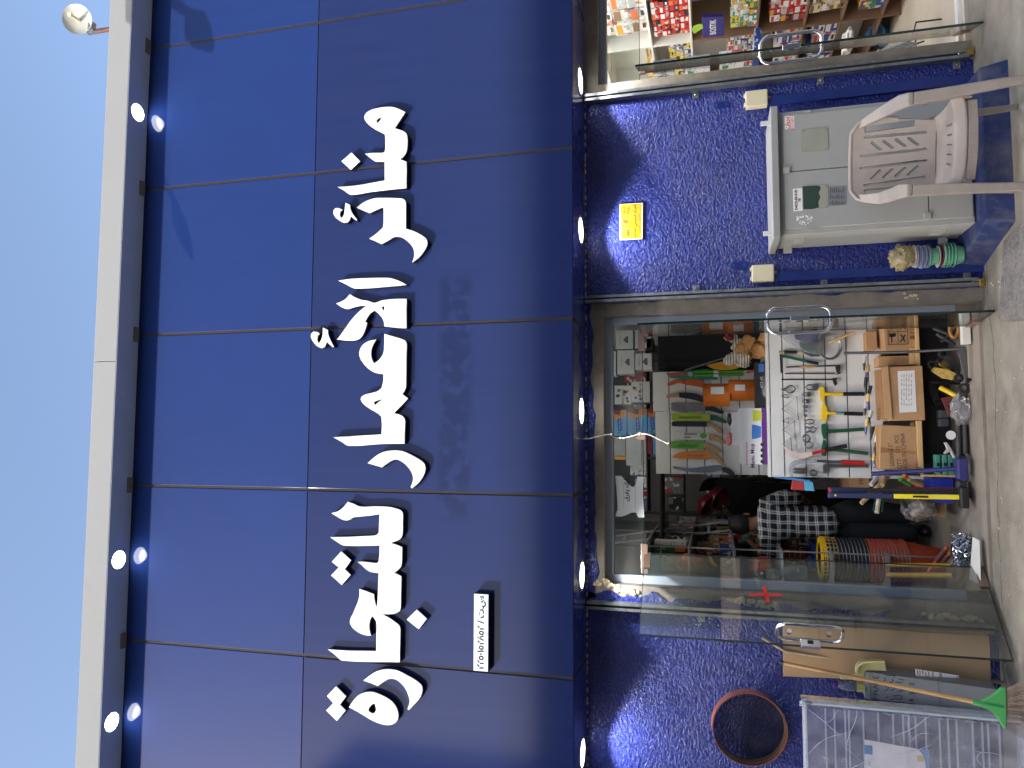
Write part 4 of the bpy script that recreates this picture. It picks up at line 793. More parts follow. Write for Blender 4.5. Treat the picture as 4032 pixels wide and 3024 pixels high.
# papers
o = leaning('printed_paper', [kh(1195, 318), kh(1200, 380), kh(1600, 440), kh(1605, 380)], [5.335]*4, .004, pm('paper_white', sr(226, 222, 216), rough=.7, var=.05)); tag(o, 'white paper strip with dark red writing between duct and hardboard', 'paper')
mb = MB()
for x_, y0_, y1_ in ((1215, 330, 372), (1235, 335, 378), (1262, 335, 370), (1300, 345, 385), (1318, 340, 385), (1360, 345, 395), (1425, 358, 408), (1440, 360, 395), (1592, 385, 430)):
    pth = [at(*kh(x_+random.uniform(-9, 9), y0_+(y1_-y0_)*k/4), 5.334) for k in range(5)]; mb.tube(pth, .002, 4)
ob = build('red_writing', mb, pm('maroon_ink', sr(130, 36, 50), rough=.6), o); ob['kind'] = 'stuff'
o = leaning('white_board', [kh(1198, 640), kh(1200, 690), kh(1585, 752), kh(1590, 690)], [5.42]*4, .004, pm('paper_white', (1, 1, 1)), 'small white board standing behind the metal duct', 'board')
# rake
RK = thing('rake_broom', 'green rake broom with wooden handle leaning on the wall', 'broom', at(4030, 2790, 5.0))
a, b = at(*q4(1062, 615), 5.40), at(*kh(1830, 645), 5.02)
build('handle', MB().tube([a, (a+b)/2+Vector((0, 0, -.004)), b], .0125, 10), pm('handle_wood', sr(176, 136, 84), rough=.5, var=.25, vs=9, stretch=(1, 1, .15)), RK, smooth=60)
build('handle_tip', MB().tube([a+(a-b).normalized()*.012, a+(b-a).normalized()*.012], .0135, 10), M_black, RK)
lp = smooth_loop([(1805, 628), (1850, 605), (1920, 568), (1975, 525), (2005, 498), (2045, 498), (2050, 690), (2048, 880), (2030, 880), (1995, 820), (1955, 765), (1900, 712), (1815, 668)], 50, 4)
HY = 5.01; v = [(at(*kh(p.x, p.y), HY).x, at(*kh(p.x, p.y), HY).z) for p in lp]
M_grn = pm('rake_green', sr(74, 166, 92), rough=.45, var=.05)
hd_ = build('head', MB().prism(v, HY, HY+.028), M_grn, RK, bevel=.005)
build('socket', MB().tube([b+(a-b).normalized()*.05, b, at(*kh(2020, 680), HY)], [.018, .018, .008], 10), pm('rake_green2', sr(62, 146, 80), rough=.45), RK, smooth=60)
mb = MB()
for i in range(38):
    t_ = i/37; p0 = at(*kh(2046, 505+370*t_), HY+.014); p1 = at(*kh(2330, 360+680*t_), HY-.06+random.uniform(-.03, .03)); mb.tube([p0, (p0+p1)/2+Vector((0, -.006, 0)), p1], [.0022, .002, .0016], 4)
build('bristles', mb, pm('bristle_taupe', sr(140, 116, 100), rough=.6, var=.2), RK)['kind'] = 'stuff'
# wrapped drawer panels
PYk = 5.12
WP = thing('wrapped_rack', 'clear plastic slatted rack wrapped in glossy stretch film beside the rake', 'rack', at(*kh(2150, 1100), PYk))
M_cl = glassy('acrylic_clear', tint=(.80, .84, .95), refl=1.2, haze=.28, hz=(.62, .66, .80), hs=3)
def xw(x, y, Y=PYk): return at(*kh(x, y), Y)
L0, L1 = xw(150, 655), xw(2130, 905); rX = -1.62; lX = -2.45; zt, zbm = xw(160, 900).z, GZ+.015
build('back_panel', MB().box(lX, rX-.015, PYk+.10, PYk+.104, zbm+.02, zt-.02), M_cl, WP)
for x_ in (360, 445, 545, 580, 715, 855, 995, 1090, 1145, 1205, 1300, 1430, 1510, 1590, 1740, 1830, 1885, 1990):
    z_ = xw(x_, 800+x_*.06).z; build('slat', MB().box(lX, rX-.03, PYk+.02, PYk+.098, z_-.004, z_+.001), M_cl, WP); build('slat_rim', MB().box(lX, rX-.03, PYk+.012, PYk+.019, z_-.005, z_+.005), pm('rim_clear', sr(196, 204, 226), rough=.2, var=.05, alpha=.55), WP)
M_fr = pm('rack_frame', sr(206, 214, 226), rough=.25, var=.04, alpha=.8)
build('frame', MB().box(lX, rX, PYk+.0, PYk+.11, zt-.018, zt).box(rX-.014, rX, PYk, PYk+.11, zbm, zt-.019).box(lX, rX, PYk, PYk+.11, zbm, zbm+.02), M_fr, WP, bevel=.003)['kind'] = 'stuff'
# film
nu, nv = 60, 90; vs = []; fs = []
for j in range(nv+1):
    for i in range(nu+1):
        u, v_ = i/nu, j/nv; x_ = lX+(rX+.012-lX)*u; z_ = zbm+(zt+.01-zbm)*v_
        q_ = Vector((x_*9, z_*5, 1)); d_ = .012*noise.noise(q_)+.007*abs(noise.noise(q_*2.3))+.003*noise.noise(q_*6)
        wrap = max(0, (u-.93)/.07); vs.append((x_+.004*d_, PYk-.014-d_+.12*wrap**2, z_))
for j in range(nv):
    for i in range(nu): fs.append((j*(nu+1)+i, j*(nu+1)+i+1, (j+1)*(nu+1)+i+1, (j+1)*(nu+1)+i))
M_film = glassy('stretch_film', tint=(.95, .95, .97), refl=1.8, rough=.14, haze=.30, hz=(.82, .84, .93), hs=7, bump=.5, bs=13, stretch=(1.2, 1, .8))
build('stretch_film', MB().add(vs, fs), M_film, WP, smooth=80)
rdf = random.Random(17)
for k in range(26):
    x0, z0_ = rdf.uniform(lX+.1, rX-.02), rdf.uniform(zbm+.1, zt-.05); an = rdf.choice([rdf.uniform(-.5, .5), rdf.uniform(.9, 1.5), rdf.uniform(-1.4, -.8)]); ln = rdf.uniform(.08, .32); pts_ = []
    for j in range(9):
        t_ = j/8-.5; xx = x0+math.cos(an)*ln*t_+.02*math.sin(t_*4+k)*math.sin(an); zz2 = z0_+math.sin(an)*ln*t_+.025*math.sin(t_*5+k*2)*math.cos(an)
        pts_.append((min(rX-.005, max(lX, xx)), PYk-.033-.003*math.sin(j), min(zt, max(zbm+.02, zz2))))
    build('film_fold', MB().tube(pts_, [.0006+.0026*math.sin(math.pi*j/8)*rdf.uniform(.6, 1.2) for j in range(9)], 5, flat=.5), pm('film_crease', sr(214, 220, 238), rough=.15, var=.05, alpha=.7), WP, smooth=60)  # pale ribbons along the folds, painting in the film's glossy highlights
build('film_knot', MB().blob(xw(165, 640, PYk), .022, 3, .5, 3, (1.2, .8, 1.5)), M_film, WP, smooth=80)
lp = smooth_loop([(722, 978), (850, 1000), (1000, 1028), (1060, 1040), (1200, 1062), (1260, 1110), (1290, 1200), (1300, 1320), (722, 1320)], 50, 4)
ob = build('paper_label', MB().prism([(xw(p.x, p.y, PYk-.004).x, xw(p.x, p.y, PYk-.004).z) for p in lp], PYk-.004, PYk-.003), pm('label_paper', sr(226, 224, 226), rough=.6, var=.05), WP)
def lbox(x0, y0, x1, y1, mt, nm): 
    a, b = xw(x0, y1, PYk-.0045), xw(x1, y0, PYk-.0045); return build(nm, MB().box(a.x, b.x, PYk-.0052, PYk-.0042, b.z, a.z), mt, ob)
lbox(722, 1035, 795, 1112, pm('label_blue', sr(70, 120, 180), rough=.5), 'emblem'); lbox(1215, 1130, 1275, 1180, pm('label_gold', sr(196, 180, 120), rough=.4), 'gold_mark')
lp = smooth_loop([(1235, 1066), (1330, 1075), (1325, 1320), (1302, 1320), (1292, 1190), (1268, 1110)], 60, 3); build('blue_corner', MB().prism([(xw(p.x, p.y, PYk-.0045).x, xw(p.x, p.y, PYk-.0045).z) for p in lp], PYk-.0052, PYk-.0042), pm('corner_blue', sr(80, 130, 200), rough=.5), ob)
v = xw(770, 1200, PYk-.005); text('JWB', .014, (v.x, PYk-.0054, v.z), pm('label_blue2', sr(60, 90, 160), rough=.5), ob)
# sieve hoop
SV = thing('sieve', 'round reddish wooden sieve hoop hanging on the rough blue wall', 'sieve', (-1.95, 5.5, 1.17))
Mt = Matrix.Rotation(R_(5), 4, 'X')@Matrix.Rotation(R_(-4), 4, 'Z'); sc = Vector((-1.935, 5.47, 1.42))
build('hoop', MB().lathe([(.240, -.022), (.2455, -.022), (.2455, .055), (.240, .055), (.240, -.022)], sc, 72, axis='y', M=Mt, caps=False), pm('hoop_wood', sr(130, 76, 66), rough=.5, var=.25, vs=4, dirt=sr(96, 70, 54), dirt_amt=.7, ds=3), SV, smooth=40)
build('inner_band', MB().lathe([(.2315, .0), (.2375, .0), (.2375, .052), (.2315, .052), (.2315, .0)], sc, 72, axis='y', M=Mt, caps=False), pm('band_brown', sr(110, 84, 62), rough=.55, var=.2), SV, smooth=40)
build('mesh', MB().lathe([(.001, .047), (.237, .047)], sc, 60, axis='y', M=Mt, caps=False), glassy('sieve_mesh', tint=(.24, .24, .34), refl=.1, rough=.4, haze=.45, hz=(.07, .07, .11)), SV)
# ================================================================== inside the tool shop
def rect(zf, x0, y0, x1, y1, Y):
    a, b = at(*zf(x0, (y0+y1)/2), Y), at(*zf(x1, (y0+y1)/2), Y); c_, d_ = at(*zf((x0+x1)/2, y0), Y), at(*zf((x0+x1)/2, y1), Y)
    return min(c_.x, d_.x), max(c_.x, d_.x), min(a.z, b.z), max(a.z, b.z)
def pbox(name, label, cat, zf, x0, y0, x1, y1, Y, depth, mt, group=None, bev=.002, parent=None, rot=0):
    X0_, X1_, Z0_, Z1_ = rect(zf, x0, y0, x1, y1, Y)
    M = None
    if rot:
        c_ = Vector(((X0_+X1_)/2, Y, (Z0_+Z1_)/2)); M = Matrix.Translation(c_)@Matrix.Rotation(R_(rot), 4, 'Y')@Matrix.Translation(-c_)
    o = build(name, MB().box(X0_, X1_, Y, Y+depth, Z0_, Z1_, M), mt, parent, bevel=bev)
    if label: tag(o, label, cat, group)
    return o
def face(par, zf, x0, y0, x1, y1, Y, mt, name='print', d=.0012):
    X0_, X1_, Z0_, Z1_ = rect(zf, x0, y0, x1, y1, Y); return build(name, MB().box(X0_, X1_, Y-d, Y-.0003, Z0_, Z1_), mt, par)
def poly(name, zf, pts, Y, depth, mt, parent=None, smooth=None, bev=.002, corner=50):
    lp = smooth_loop(pts, corner, 4) if smooth else [Vector(p) for p in pts]
    v = [(at(*zf(p[0], p[1]), Y).x, at(*zf(p[0], p[1]), Y).z) for p in lp]
    return build(name, MB().prism(v, Y, Y+depth), mt, parent, bevel=bev)
def rod(name, zf, pts, Ys, r, mt, parent=None, seg=8, closed=False):
    Ys = Ys if isinstance(Ys, (list, tuple)) else [Ys]*len(pts)
    return build(name, MB().tube([at(*zf(*p), y) for p, y in zip(pts, Ys)], r, seg, closed=closed), mt, parent, smooth=60)
def ptext(body, zf, x, y, Y, size, mt, par, **k): v = at(*zf(x, y), Y); return text(body, size, (v.x, Y, v.z), mt, par, **k)
def C_(n, r, g, b, **k): return pm(n, sr(r, g, b), **k)
M_slat = C_('slatwall_white', 214, 214, 212, rough=.4, var=.04)
M_groove = C_('groove_alu', 130, 132, 136, rough=.35, metal=.5)
def slatwall(x0, x1, z0, z1, lines, Y, label):
    t = thing('slatwall', label, 'display panel', ((x0+x1)/2, Y, z0)); zs = [z1]+list(lines)+[z0]
    for a, b in zip(zs[:-1], zs[1:]): build('slat', MB().box(x0, x1, Y, Y+.018, b+.005, a-.005), M_slat, t, bevel=.002)
    build('groove_insert', MB().box(x0+.002, x1-.002, Y+.010, Y+.03, z0+.006, z1-.006), M_groove, t); return t
LY, UY = 6.30, 7.10
slatwall(-.275, .96, .36, 1.185, [1.084, .925, .767, .612, .455], LY, 'white slatwall panel hung with hand tools behind the cardboard boxes')
slatwall(-.30, .275, 1.10, 2.150, [2.012, 1.862, 1.705, 1.546, 1.39, 1.235], UY, 'white slatwall panel hung with pruning saws')
slatwall(.278, .645, 1.10, 2.170, [2.018, 1.866, 1.709, 1.55, 1.39, 1.235], UY, 'white slatwall panel behind the orange mesh rolls')
o = build('counter_ledge', MB().box(-.28, .97, LY-.005, UY-.01, 1.186, 1.204).box(-.28, -.255, LY+.02, UY-.012, IZ, 1.185).box(.94, .97, LY+.02, UY-.012, IZ, 1.185), M_slat, bevel=.002); tag(o, 'white counter ledge carrying the mop box and mesh rolls', 'counter')
HYk = LY-.035
# --- pruning saws on the upper panel
M_hw = C_('saw_wood', 176, 140, 92, rough=.55, var=.15, vs=14); M_hk = C_('saw_black', 30, 32, 38, rough=.5); M_hg = C_('saw_green', 24, 78, 66, rough=.5)
def saw(zf, pts_s, pts_h, mt, mh, label, txt=None, tx=None, tcol=None):
    t = thing('pruning_saw', label, 'saw', at(*zf(*pts_h[-1]), UY-.03), 'pruning saws on the slatwall')
    poly('sheath', zf, pts_s, UY-.030, .016, mt, t, True); poly('handle', zf, pts_h, UY-.034, .022, mh, t, True, .004, 60)
    rod('hook', zf, [(pts_s[0][0]-8, pts_s[0][1]+12), (pts_s[0][0]-4, pts_s[0][1]+12)], [UY, UY-.04], .003, M_chrome, t)
    if txt: ptext(txt, zf, tx[0], tx[1], UY-.0312, tx[2], tcol, t, rot=(90, 90 if False else 0, 0))
    return t
def sawset(zf, x0, x1, x2, yc, w, mt, mh, label, drop=70):
    return saw(zf, [(x0, yc-w*.42), (x0+30, yc-w*.5), (x1, yc-w*.40), (x1, yc+w*.55), (x0+40, yc+w*.5), (x0, yc+w*.42)],
               [(x1-6, yc-w*.3), (x1+(x2-x1)*.4, yc-w*.18+drop*.15), (x1+(x2-x1)*.8, yc+drop*.5), (x2, yc+drop*.9), (x2+8, yc+drop*1.2), (x2-22, yc+drop*1.3), (x1+(x2-x1)*.6, yc+drop*.75+w*.2), (x1+(x2-x1)*.25, yc+w*.5), (x1-6, yc+w*.5)], mt, mh, label)
M_s1 = C_('sheath_grey', 120, 116, 120, rough=.5, var=.3, vs=20); M_s2 = C_('sheath_lime', 150, 176, 50, rough=.5, var=.1); M_s3 = C_('sheath_navy', 34, 38, 50, rough=.4)
M_s4 = C_('sheath_white', 206, 206, 204, rough=.5, var=.05); M_s5 = C_('sheath_green', 96, 160, 60, rough=.5, var=.35, vs=7); M_s6 = C_('sheath_orange', 214, 128, 44, rough=.5, var=.06); M_s7 = C_('sheath_bluegrey', 110, 120, 140, rough=.4, var=.35, vs=9)
sawset(ka, 838, 1212, 1400, 1165, 90, M_s1, M_hk, 'pruning saw in a printed grey card sleeve, black handle', 60)
t = sawset(ka, 840, 1265, 1440, 1275, 84, M_s2, M_hg, 'pruning saw in a lime green sleeve with green handle', 55)
def saw_text(t, zf, xc, yc, ln, mt, sz):  # writing runs down the sleeve
    v = at(*zf(xc, yc), UY-.0315); text('PRUNING SAW', sz, (v.x, UY-.0315, v.z), mt, t, rot=(90, 90, 0), bold=.0004)
saw_text(t, ka, 1045, 1285, 0, M_black, .030)
sawset(ka, 845, 1232, 1390, 1352, 56, M_s3, M_hw, 'slim curved pruning saw in a navy sleeve, wooden handle', 85)
t = sawset(ka, 850, 1250, 1420, 1482, 82, M_s4, M_hw, 'pruning saw in a white sleeve with leaf print, wooden handle', 70)
v = at(*ka(1050, 1465), UY-.0315); text('PRUNING', .026, (v.x, UY-.0315, v.z), M_black, t, rot=(90, 90, 0), bold=.0004); v = at(*ka(1015, 1500), UY-.0315); text('SAW', .026, (v.x, UY-.0315, v.z), M_black, t, rot=(90, 90, 0), bold=.0004)
poly('leaf_print', ka, [(1150, 1465), (1190, 1450), (1230, 1470), (1215, 1500), (1180, 1515), (1155, 1495)], UY-.0318, .001, C_('leaf_green', 96, 150, 60), t, True, 0)
t = sawset(ka, 835, 1200, 1370, 1580, 80, M_s5, M_hw, 'pruning saw in a green and yellow sleeve, wooden handle', 70); saw_text(t, ka, 1010, 1590, 0, M_hg, .026)
t = saw(kb, [(735, 225), (800, 190), (1075, 175), (1075, 255), (800, 250), (735, 240)], [(1070, 200), (1130, 205), (1190, 260), (1215, 320), (1200, 338), (1170, 290), (1110, 250), (1070, 250)], M_s6, M_hw, 'pruning saw in a plain orange sleeve, wooden handle'); saw_text(t, kb, 950, 222, 0, M_s1, .022)
saw(kb, [(735, 320), (900, 340), (1140, 310), (1200, 320), (1190, 350), (1100, 378), (900, 375), (740, 345)], [(1195, 325), (1260, 345), (1312, 385), (1300, 410), (1250, 395), (1195, 360)], M_s7, M_hk, 'curved pruning saw in a clear blue sleeve, black handle')
saw(ka, [(985, 868), (1100, 862), (1190, 885), (1200, 962), (1100, 940), (990, 925)], [(985, 875), (920, 862), (850, 880), (795, 915), (800, 940), (850, 925), (915, 905), (985, 922)], C_('saw_rust', 196, 92, 40, rough=.5), C_('saw_orange_grip', 190, 96, 50, rough=.5), 'saw with rust orange guard hung handle up')
saw(ka, [(920, 1010), (1060, 1015), (1200, 1055), (1205, 1125), (1060, 1085), (925, 1065)], [(925, 1015), (860, 1025), (800, 1035), (780, 1055), (800, 1072), (860, 1062), (925, 1060)], C_('sheath_deepnavy', 28, 32, 48, rough=.45), M_hw, 'saw with navy sleeve hung with its wooden handle up')
t = thing('hand_saw', 'teal triangular hand saw sleeve with a red stripe', 'saw', at(*ka(1350, 850), UY-.06)); poly('sleeve', ka, [(775, 802), (1240, 752), (1262, 765), (1350, 872), (830, 852)], UY-.055, .02, C_('sleeve_teal', 38, 128, 112, rough=.45), t); poly('stripe', ka, [(800, 800), (1010, 795), (1010, 822), (805, 826)], UY-.0562, .001, C_('stripe_red', 190, 70, 50), t, None, 0)
v = at(*ka(1045, 812), UY-.056); build('badge', MB().lathe([(.022, 0), (.022, -.001)], (v.x, UY-.0552, v.z), 20, axis='y'), C_('badge_grey', 170, 172, 170), t)
for k, (y0, lab) in enumerate(((785, 'green hand pump tube touching the teal saw sleeve'), (822, 'green hand pump tube beside the orange rolls'))):
    t = thing('hand_pump', lab, 'pump', at(*ka(1730, y0), 6.95), 'green hand pumps'); rod('tube', ka, [(1092, y0), (1625, y0-6)], 6.97, .0135, C_('pump_green', 84, 156, 50, rough=.35), t, 12); 
    rod('grip', ka, [(1300, y0), (1352, y0)], 6.968, .0142, C_('tag_white', 220, 220, 216), t, 12)
t = thing('plunger', 'red rubber plunger cup standing on the counter ledge', 'plunger', at(*ka(1745, 780), 6.95)); v = at(*ka(1745, 775), 6.95); build('cup', MB().lathe([(.062, 0), (.06, .012), (.045, .03), (.018, .042), (.015, .06)], (v.x, 6.93, 1.204), 24), C_('plunger_red', 186, 84, 70, rough=.5), t, smooth=50)
build('stem', MB().tube([(v.x, 6.93, 1.26), (v.x-.01, 6.95, 1.33)], .012, 8), C_('plunger_red', 1, 1, 1), t)
# orange mesh rolls
M_roll = C_('mesh_orange', 214, 112, 26, rough=.6, var=.12, vs=60, bump=.5, bs=150)
for (x0, y0, x1, y1, tag_, lab, z0_) in ((1465, 860, 1748, 1095, (1530, 925, 1642, 990), 'roll of orange mesh standing on the counter ledge', 1.205), (1186, 905, 1475, 1156, (1268, 950, 1412, 1028), 'roll of orange mesh stacked on the lower roll', None)):
    X0_, X1_, Z0_, Z1_ = rect(ka, x0, y0, x1, y1, 6.66); r = (X1_-X0_)/2; t = thing('mesh_roll', lab, 'roll', ((X0_+X1_)/2, 6.70+.04, Z0_), 'orange mesh rolls')
    cx = (X0_+X1_)/2; zb2 = z0_ or Z0_; cy = 6.76
    build('roll', MB().lathe([(.035, .0), (r, .0), (r, Z1_-zb2), (.035, Z1_-zb2)], (cx, cy, zb2), 36), M_roll, t, smooth=40)
    build('core', MB().lathe([(.034, -.0), (.03, Z1_-zb2+.002)], (cx, cy, zb2), 20), M_cardb, t)
    a, b, c_, d_ = rect(ka, *tag_, cy-r); build('price_tag', MB().box(a, b, cy-r-.003, cy-r+.004, c_, d_), C_('tag_white', 1, 1, 1), t)
# Magic Mop carton
M_cw = C_('carton_white', 222, 222, 222, rough=.45, var=.03); M_pur = C_('carton_purple', 92, 36, 116, rough=.45)
X0_, X1_, Z0_, Z1_ = rect(q3, 862, 612, 1012, 880, 6.42)
MM = build('mop_carton', MB().box(X0_, X1_, 6.42, 6.66, 1.205, Z1_), M_cw, bevel=.002); tag(MM, 'white carton for a spin mop with purple base stripe', 'box')
build('purple_stripe', MB().box(X0_, X1_, 6.4185, 6.4197, 1.206, 1.245), M_pur, MM)
v = at(*q3(922, 845), 6.418); text('Magic Mop', .045, (v.x+.01, 6.4182, v.z), C_('ink_purple', 80, 30, 100), MM, rot=(90, 90, 0) if False else (90, 0, 0), bold=.0008)
v = at(*q3(893, 835), 6.418); text('Small pretty waist', .026, (v.x+.01, 6.4182, v.z), M_red, MM)
def bucket_print(x0, y0, x1, y1, mt): poly('bucket_print', q3, [(x0, y0), (x0, y1), ((x0+x1)/2, y1-3), (x1, y1-10), (x1, y0+10), ((x0+x1)/2, y0+3)], 6.4183, .001, mt, MM, None, 0)
bucket_print(918, 690, 962, 760, C_('print_blue', 60, 120, 196)); bucket_print(922, 620, 966, 676, C_('print_lime', 190, 200, 60))
for k in range(4):
    v = at(*q3(968, 785+k*27), 6.418); build('icon', MB().lathe([(.015, 0), (.015, -.001)], (v.x, 6.4185, v.z), 18, axis='y'), C_('ink_dark', 40, 36, 44), MM)
o = pbox('small_carton', 'plain white carton lying on top of the mop carton', 'box', q3, 824, 632, 862, 790, 6.45, .16, M_cw)
o = build('gloves_packet', MB().blob(at(*q3(812, 758), 6.5), .05, 8, .3, 3, (1.2, .6, .5)), C_('packet_red', 190, 96, 90, rough=.3, var=.5, vs=20), smooth=70); tag(o, 'red and clear packet lying on the small white carton', 'packet')
o = build('black_fan_grip', MB().blob(at(*q3(812, 665), 6.5), .03, 9, .4, 3, (1.6, .6, .6)), M_black, smooth=70); tag(o, 'small black plastic grip on the small white carton', 'grip')
# black bagged case and fabric bundle
t = thing('bagged_case', 'long black tool case wrapped in clear plastic on the ledge', 'case', at(*q3(1035, 500), 6.6))
o = pbox('case', None, None, q3, 935, 395, 1000, 618, 6.48, .2, C_('case_black', 34, 36, 40, rough=.4), parent=t); face(o, q3, 950, 402, 975, 440, 6.48, C_('case_blue', 60, 110, 180)); v = at(*q3(965, 490), 6.478); text('ACS-40', .03, (v.x, 6.4785, v.z), C_('tag_white', 1, 1, 1), o)
for k in range(3): face(o, q3, 985, 440+k*18, 993, 452+k*18, 6.48, C_('tag_white', 1, 1, 1))
build('film', MB().blob(at(*q3(990, 505), 6.56), .16, 5, .18, 4, (1.32, .62, .52), 2.5), glassy('bag_film', tint=(.92, .92, .94), refl=1.6, rough=.1, haze=.2, hz=(.75, .75, .78), hs=12, bump=1, bs=14), t, smooth=80)
M_tan = C_('suede_tan', 190, 140, 84, rough=.85, var=.15, vs=10, bump=.4, bs=40); M_stripe = C_('canvas_stripe', 214, 204, 184, rough=.8)
def stripes(mt, axis, per, duty, col2):
    N = mt.node_tree.nodes; L = mt.node_tree.links; b = N['Principled BSDF']; src = b.inputs['Base Color'].links[0].from_socket; tc = [n for n in N if n.type == 'TEX_COORD'][0]
    sp = N.new('ShaderNodeSeparateXYZ'); L.new(tc.outputs['Object'], sp.inputs[0]); m1 = N.new('ShaderNodeMath'); m1.operation = 'DIVIDE'; m1.inputs[1].default_value = per; L.new(sp.outputs[axis], m1.inputs[0])
    m2 = N.new('ShaderNodeMath'); m2.operation = 'FRACT'; L.new(m1.outputs[0], m2.inputs[0]); m3 = N.new('ShaderNodeMath'); m3.operation = 'LESS_THAN'; m3.inputs[1].default_value = duty; L.new(m2.outputs[0], m3.inputs[0])
    mx = N.new('ShaderNodeMix'); mx.data_type = 'RGBA'; L.new(m3.outputs[0], mx.inputs[0]); L.new(src, mx.inputs[6]); mx.inputs[7].default_value = col2; L.new(mx.outputs[2], b.inputs['Base Color'])
stripes(M_stripe, 2, .022, .22, sr(40, 36, 34))
t = thing('glove_bundle', 'bundle of tan suede and striped work gloves on the ledge', 'gloves', at(*q3(1030, 320), 6.55))
rd = random.Random(11)
for k in range(11):
    x, y = rd.uniform(870, 1015), rd.uniform(268, 385); build('tan_glove', MB().blob(at(*q3(x, y), 6.5+rd.uniform(-.05, .06)), .05, k, .55, 3, (1.1, .6, 1.0), 1.6), M_tan, t, smooth=70)
for k in range(9):
    x, y = rd.uniform(795, 880), rd.uniform(268, 395); build('striped_cuff', MB().blob(at(*q3(x, y), 6.49+rd.uniform(-.03, .05)), .045, k+30, .5, 3, (1.0, .6, 1.1), 1.6), M_stripe, t, smooth=70)
build('red_cuff', MB().blob(at(*q3(812, 272), 6.5), .035, 77, .4, 3), C_('cuff_red', 120, 24, 34), t, smooth=70)
o = poly('yellow_sack', ka, [(1225, 712), (1400, 672), (1500, 665), (1700, 640), (1700, 690), (1500, 760), (1300, 750)], 6.85, .04, C_('sack_yellow', 206, 150, 34, rough=.35, var=.2, vs=14, bump=.5, bs=20), None, True); tag(o, 'yellow plastic sack beside the striped gloves', 'sack')
o = rod('grey_pole', ka, [(985, 768), (1440, 628)], 6.9, .008, M_galv); tag(o, 'thin grey pole slanting up from the striped gloves', 'pole')
# --- cartons on the high shelf, seen through the transom
SHY = 7.32
o = build('high_shelf', MB().box(-1.1, 1.1, SHY-.02, SHY+.5, 2.112, 2.13), M_dark); tag(o, 'dark high shelf behind the transom glass', 'shelf')
o = build('dark_cabinet', MB().box(.66, 1.1, UY+.1, UY+.5, IZ, 2.11).box(.70, .74, UY+.06, UY+.1, IZ, 2.11), C_('cabinet_black', 20, 21, 26, rough=.5)); tag(o, 'black cabinet between the slatwall and the door', 'cabinet')  # black block fills the gap beside the slatwall
M_g1 = C_('carton_grey', 168, 168, 170, rough=.6, var=.04); M_sp1 = C_('carton_splash', 206, 204, 200, rough=.5, var=.04)
def hi(x0, y0, x1, y1, mt, label, zf=ka, dep=.2, grp=None): return pbox('carton', label, 'box', zf, x0, y0, x1, y1, SHY, dep, mt, grp)
def potprint(o, zf, x, y, s_): 
    v = at(*zf(x, y), SHY-.002); build('pot_print', MB().lathe([(.001, 0), (.030*s_, 0), (.036*s_, .012*s_), (.026*s_, .03*s_), (.012*s_, .036*s_), (.004*s_, .05*s_)], (v.x, SHY-.0014, v.z-.02), 16, M=Matrix.Diagonal((1, .01, 1, 1))), C_('print_grey', 110, 106, 120), o)
for (a, b_, c_, d_, lab) in ((236, 335, 420, 536, 'white cookware carton highest by the door hinge'), (250, 550, 436, 806, 'white carton with red star print beside the cookware cartons'), (446, 586, 628, 762, 'white cookware carton low behind the transom edge'), (446, 330, 618, 528, 'white cookware carton behind the brown door fitting')):
    o = hi(a, b_, c_, d_, M_cw, lab); potprint(o, ka, (a+c_)/2+20, (b_+d_)/2, 1)
    v = at(*ka(a+45, (b_+d_)/2), SHY-.002); text('Royal Stove', .018, (v.x, SHY-.0015, v.z), C_('print_red', 150, 60, 60), o)
hi(185, 560, 235, 825, M_cw, 'white carton highest on the shelf, partly hidden by the header'); hi(640-75, 420, 640, 545, M_dark, 'dark carton low on the high shelf')
cols = [C_('ink_blue', 50, 84, 170), C_('ink_leaf', 70, 140, 60), C_('ink_plum', 120, 60, 90), C_('ink_amber', 214, 150, 70)]
for i, (a, b_, c_, d_, lab) in enumerate(((222, 935, 402, 1138, 'white spray paint carton with colour splashes, high'), (404, 892, 606, 1116, 'white spray paint carton with colour splashes, by the transom edge'))):
    o = hi(a, b_, c_, d_, M_sp1, lab); rd = random.Random(i)
    for k in range(9): poly('splash', ka, [(x0+18*math.cos(j)*rd.uniform(.5, 1.4), y0+18*math.sin(j)*rd.uniform(.5, 1.4)) for j in range(6)] if not (x0 := rd.uniform(a+25, c_-25)) is None and not (y0 := rd.uniform(b_+25, d_-25)) is None else [], SHY-.0012, .0008, cols[k % 4], o, True, 0)
    v = at(*ka((a+c_)/2, (b_+d_)/2+20), SHY-.002); text('SPRAY PAINT', .026, (v.x, SHY-.0022, v.z), C_('ink_plum', 1, 1, 1), o, rot=(90, 90, 0) if False else (90, 0, 0), bold=.0005)
M_amber = C_('carton_amber', 196, 130, 60, rough=.5, var=.3, vs=8); M_skyb = C_('carton_sky', 96, 160, 214, rough=.5, var=.15, vs=6); M_wine = C_('carton_wine', 120, 44, 48, rough=.5)
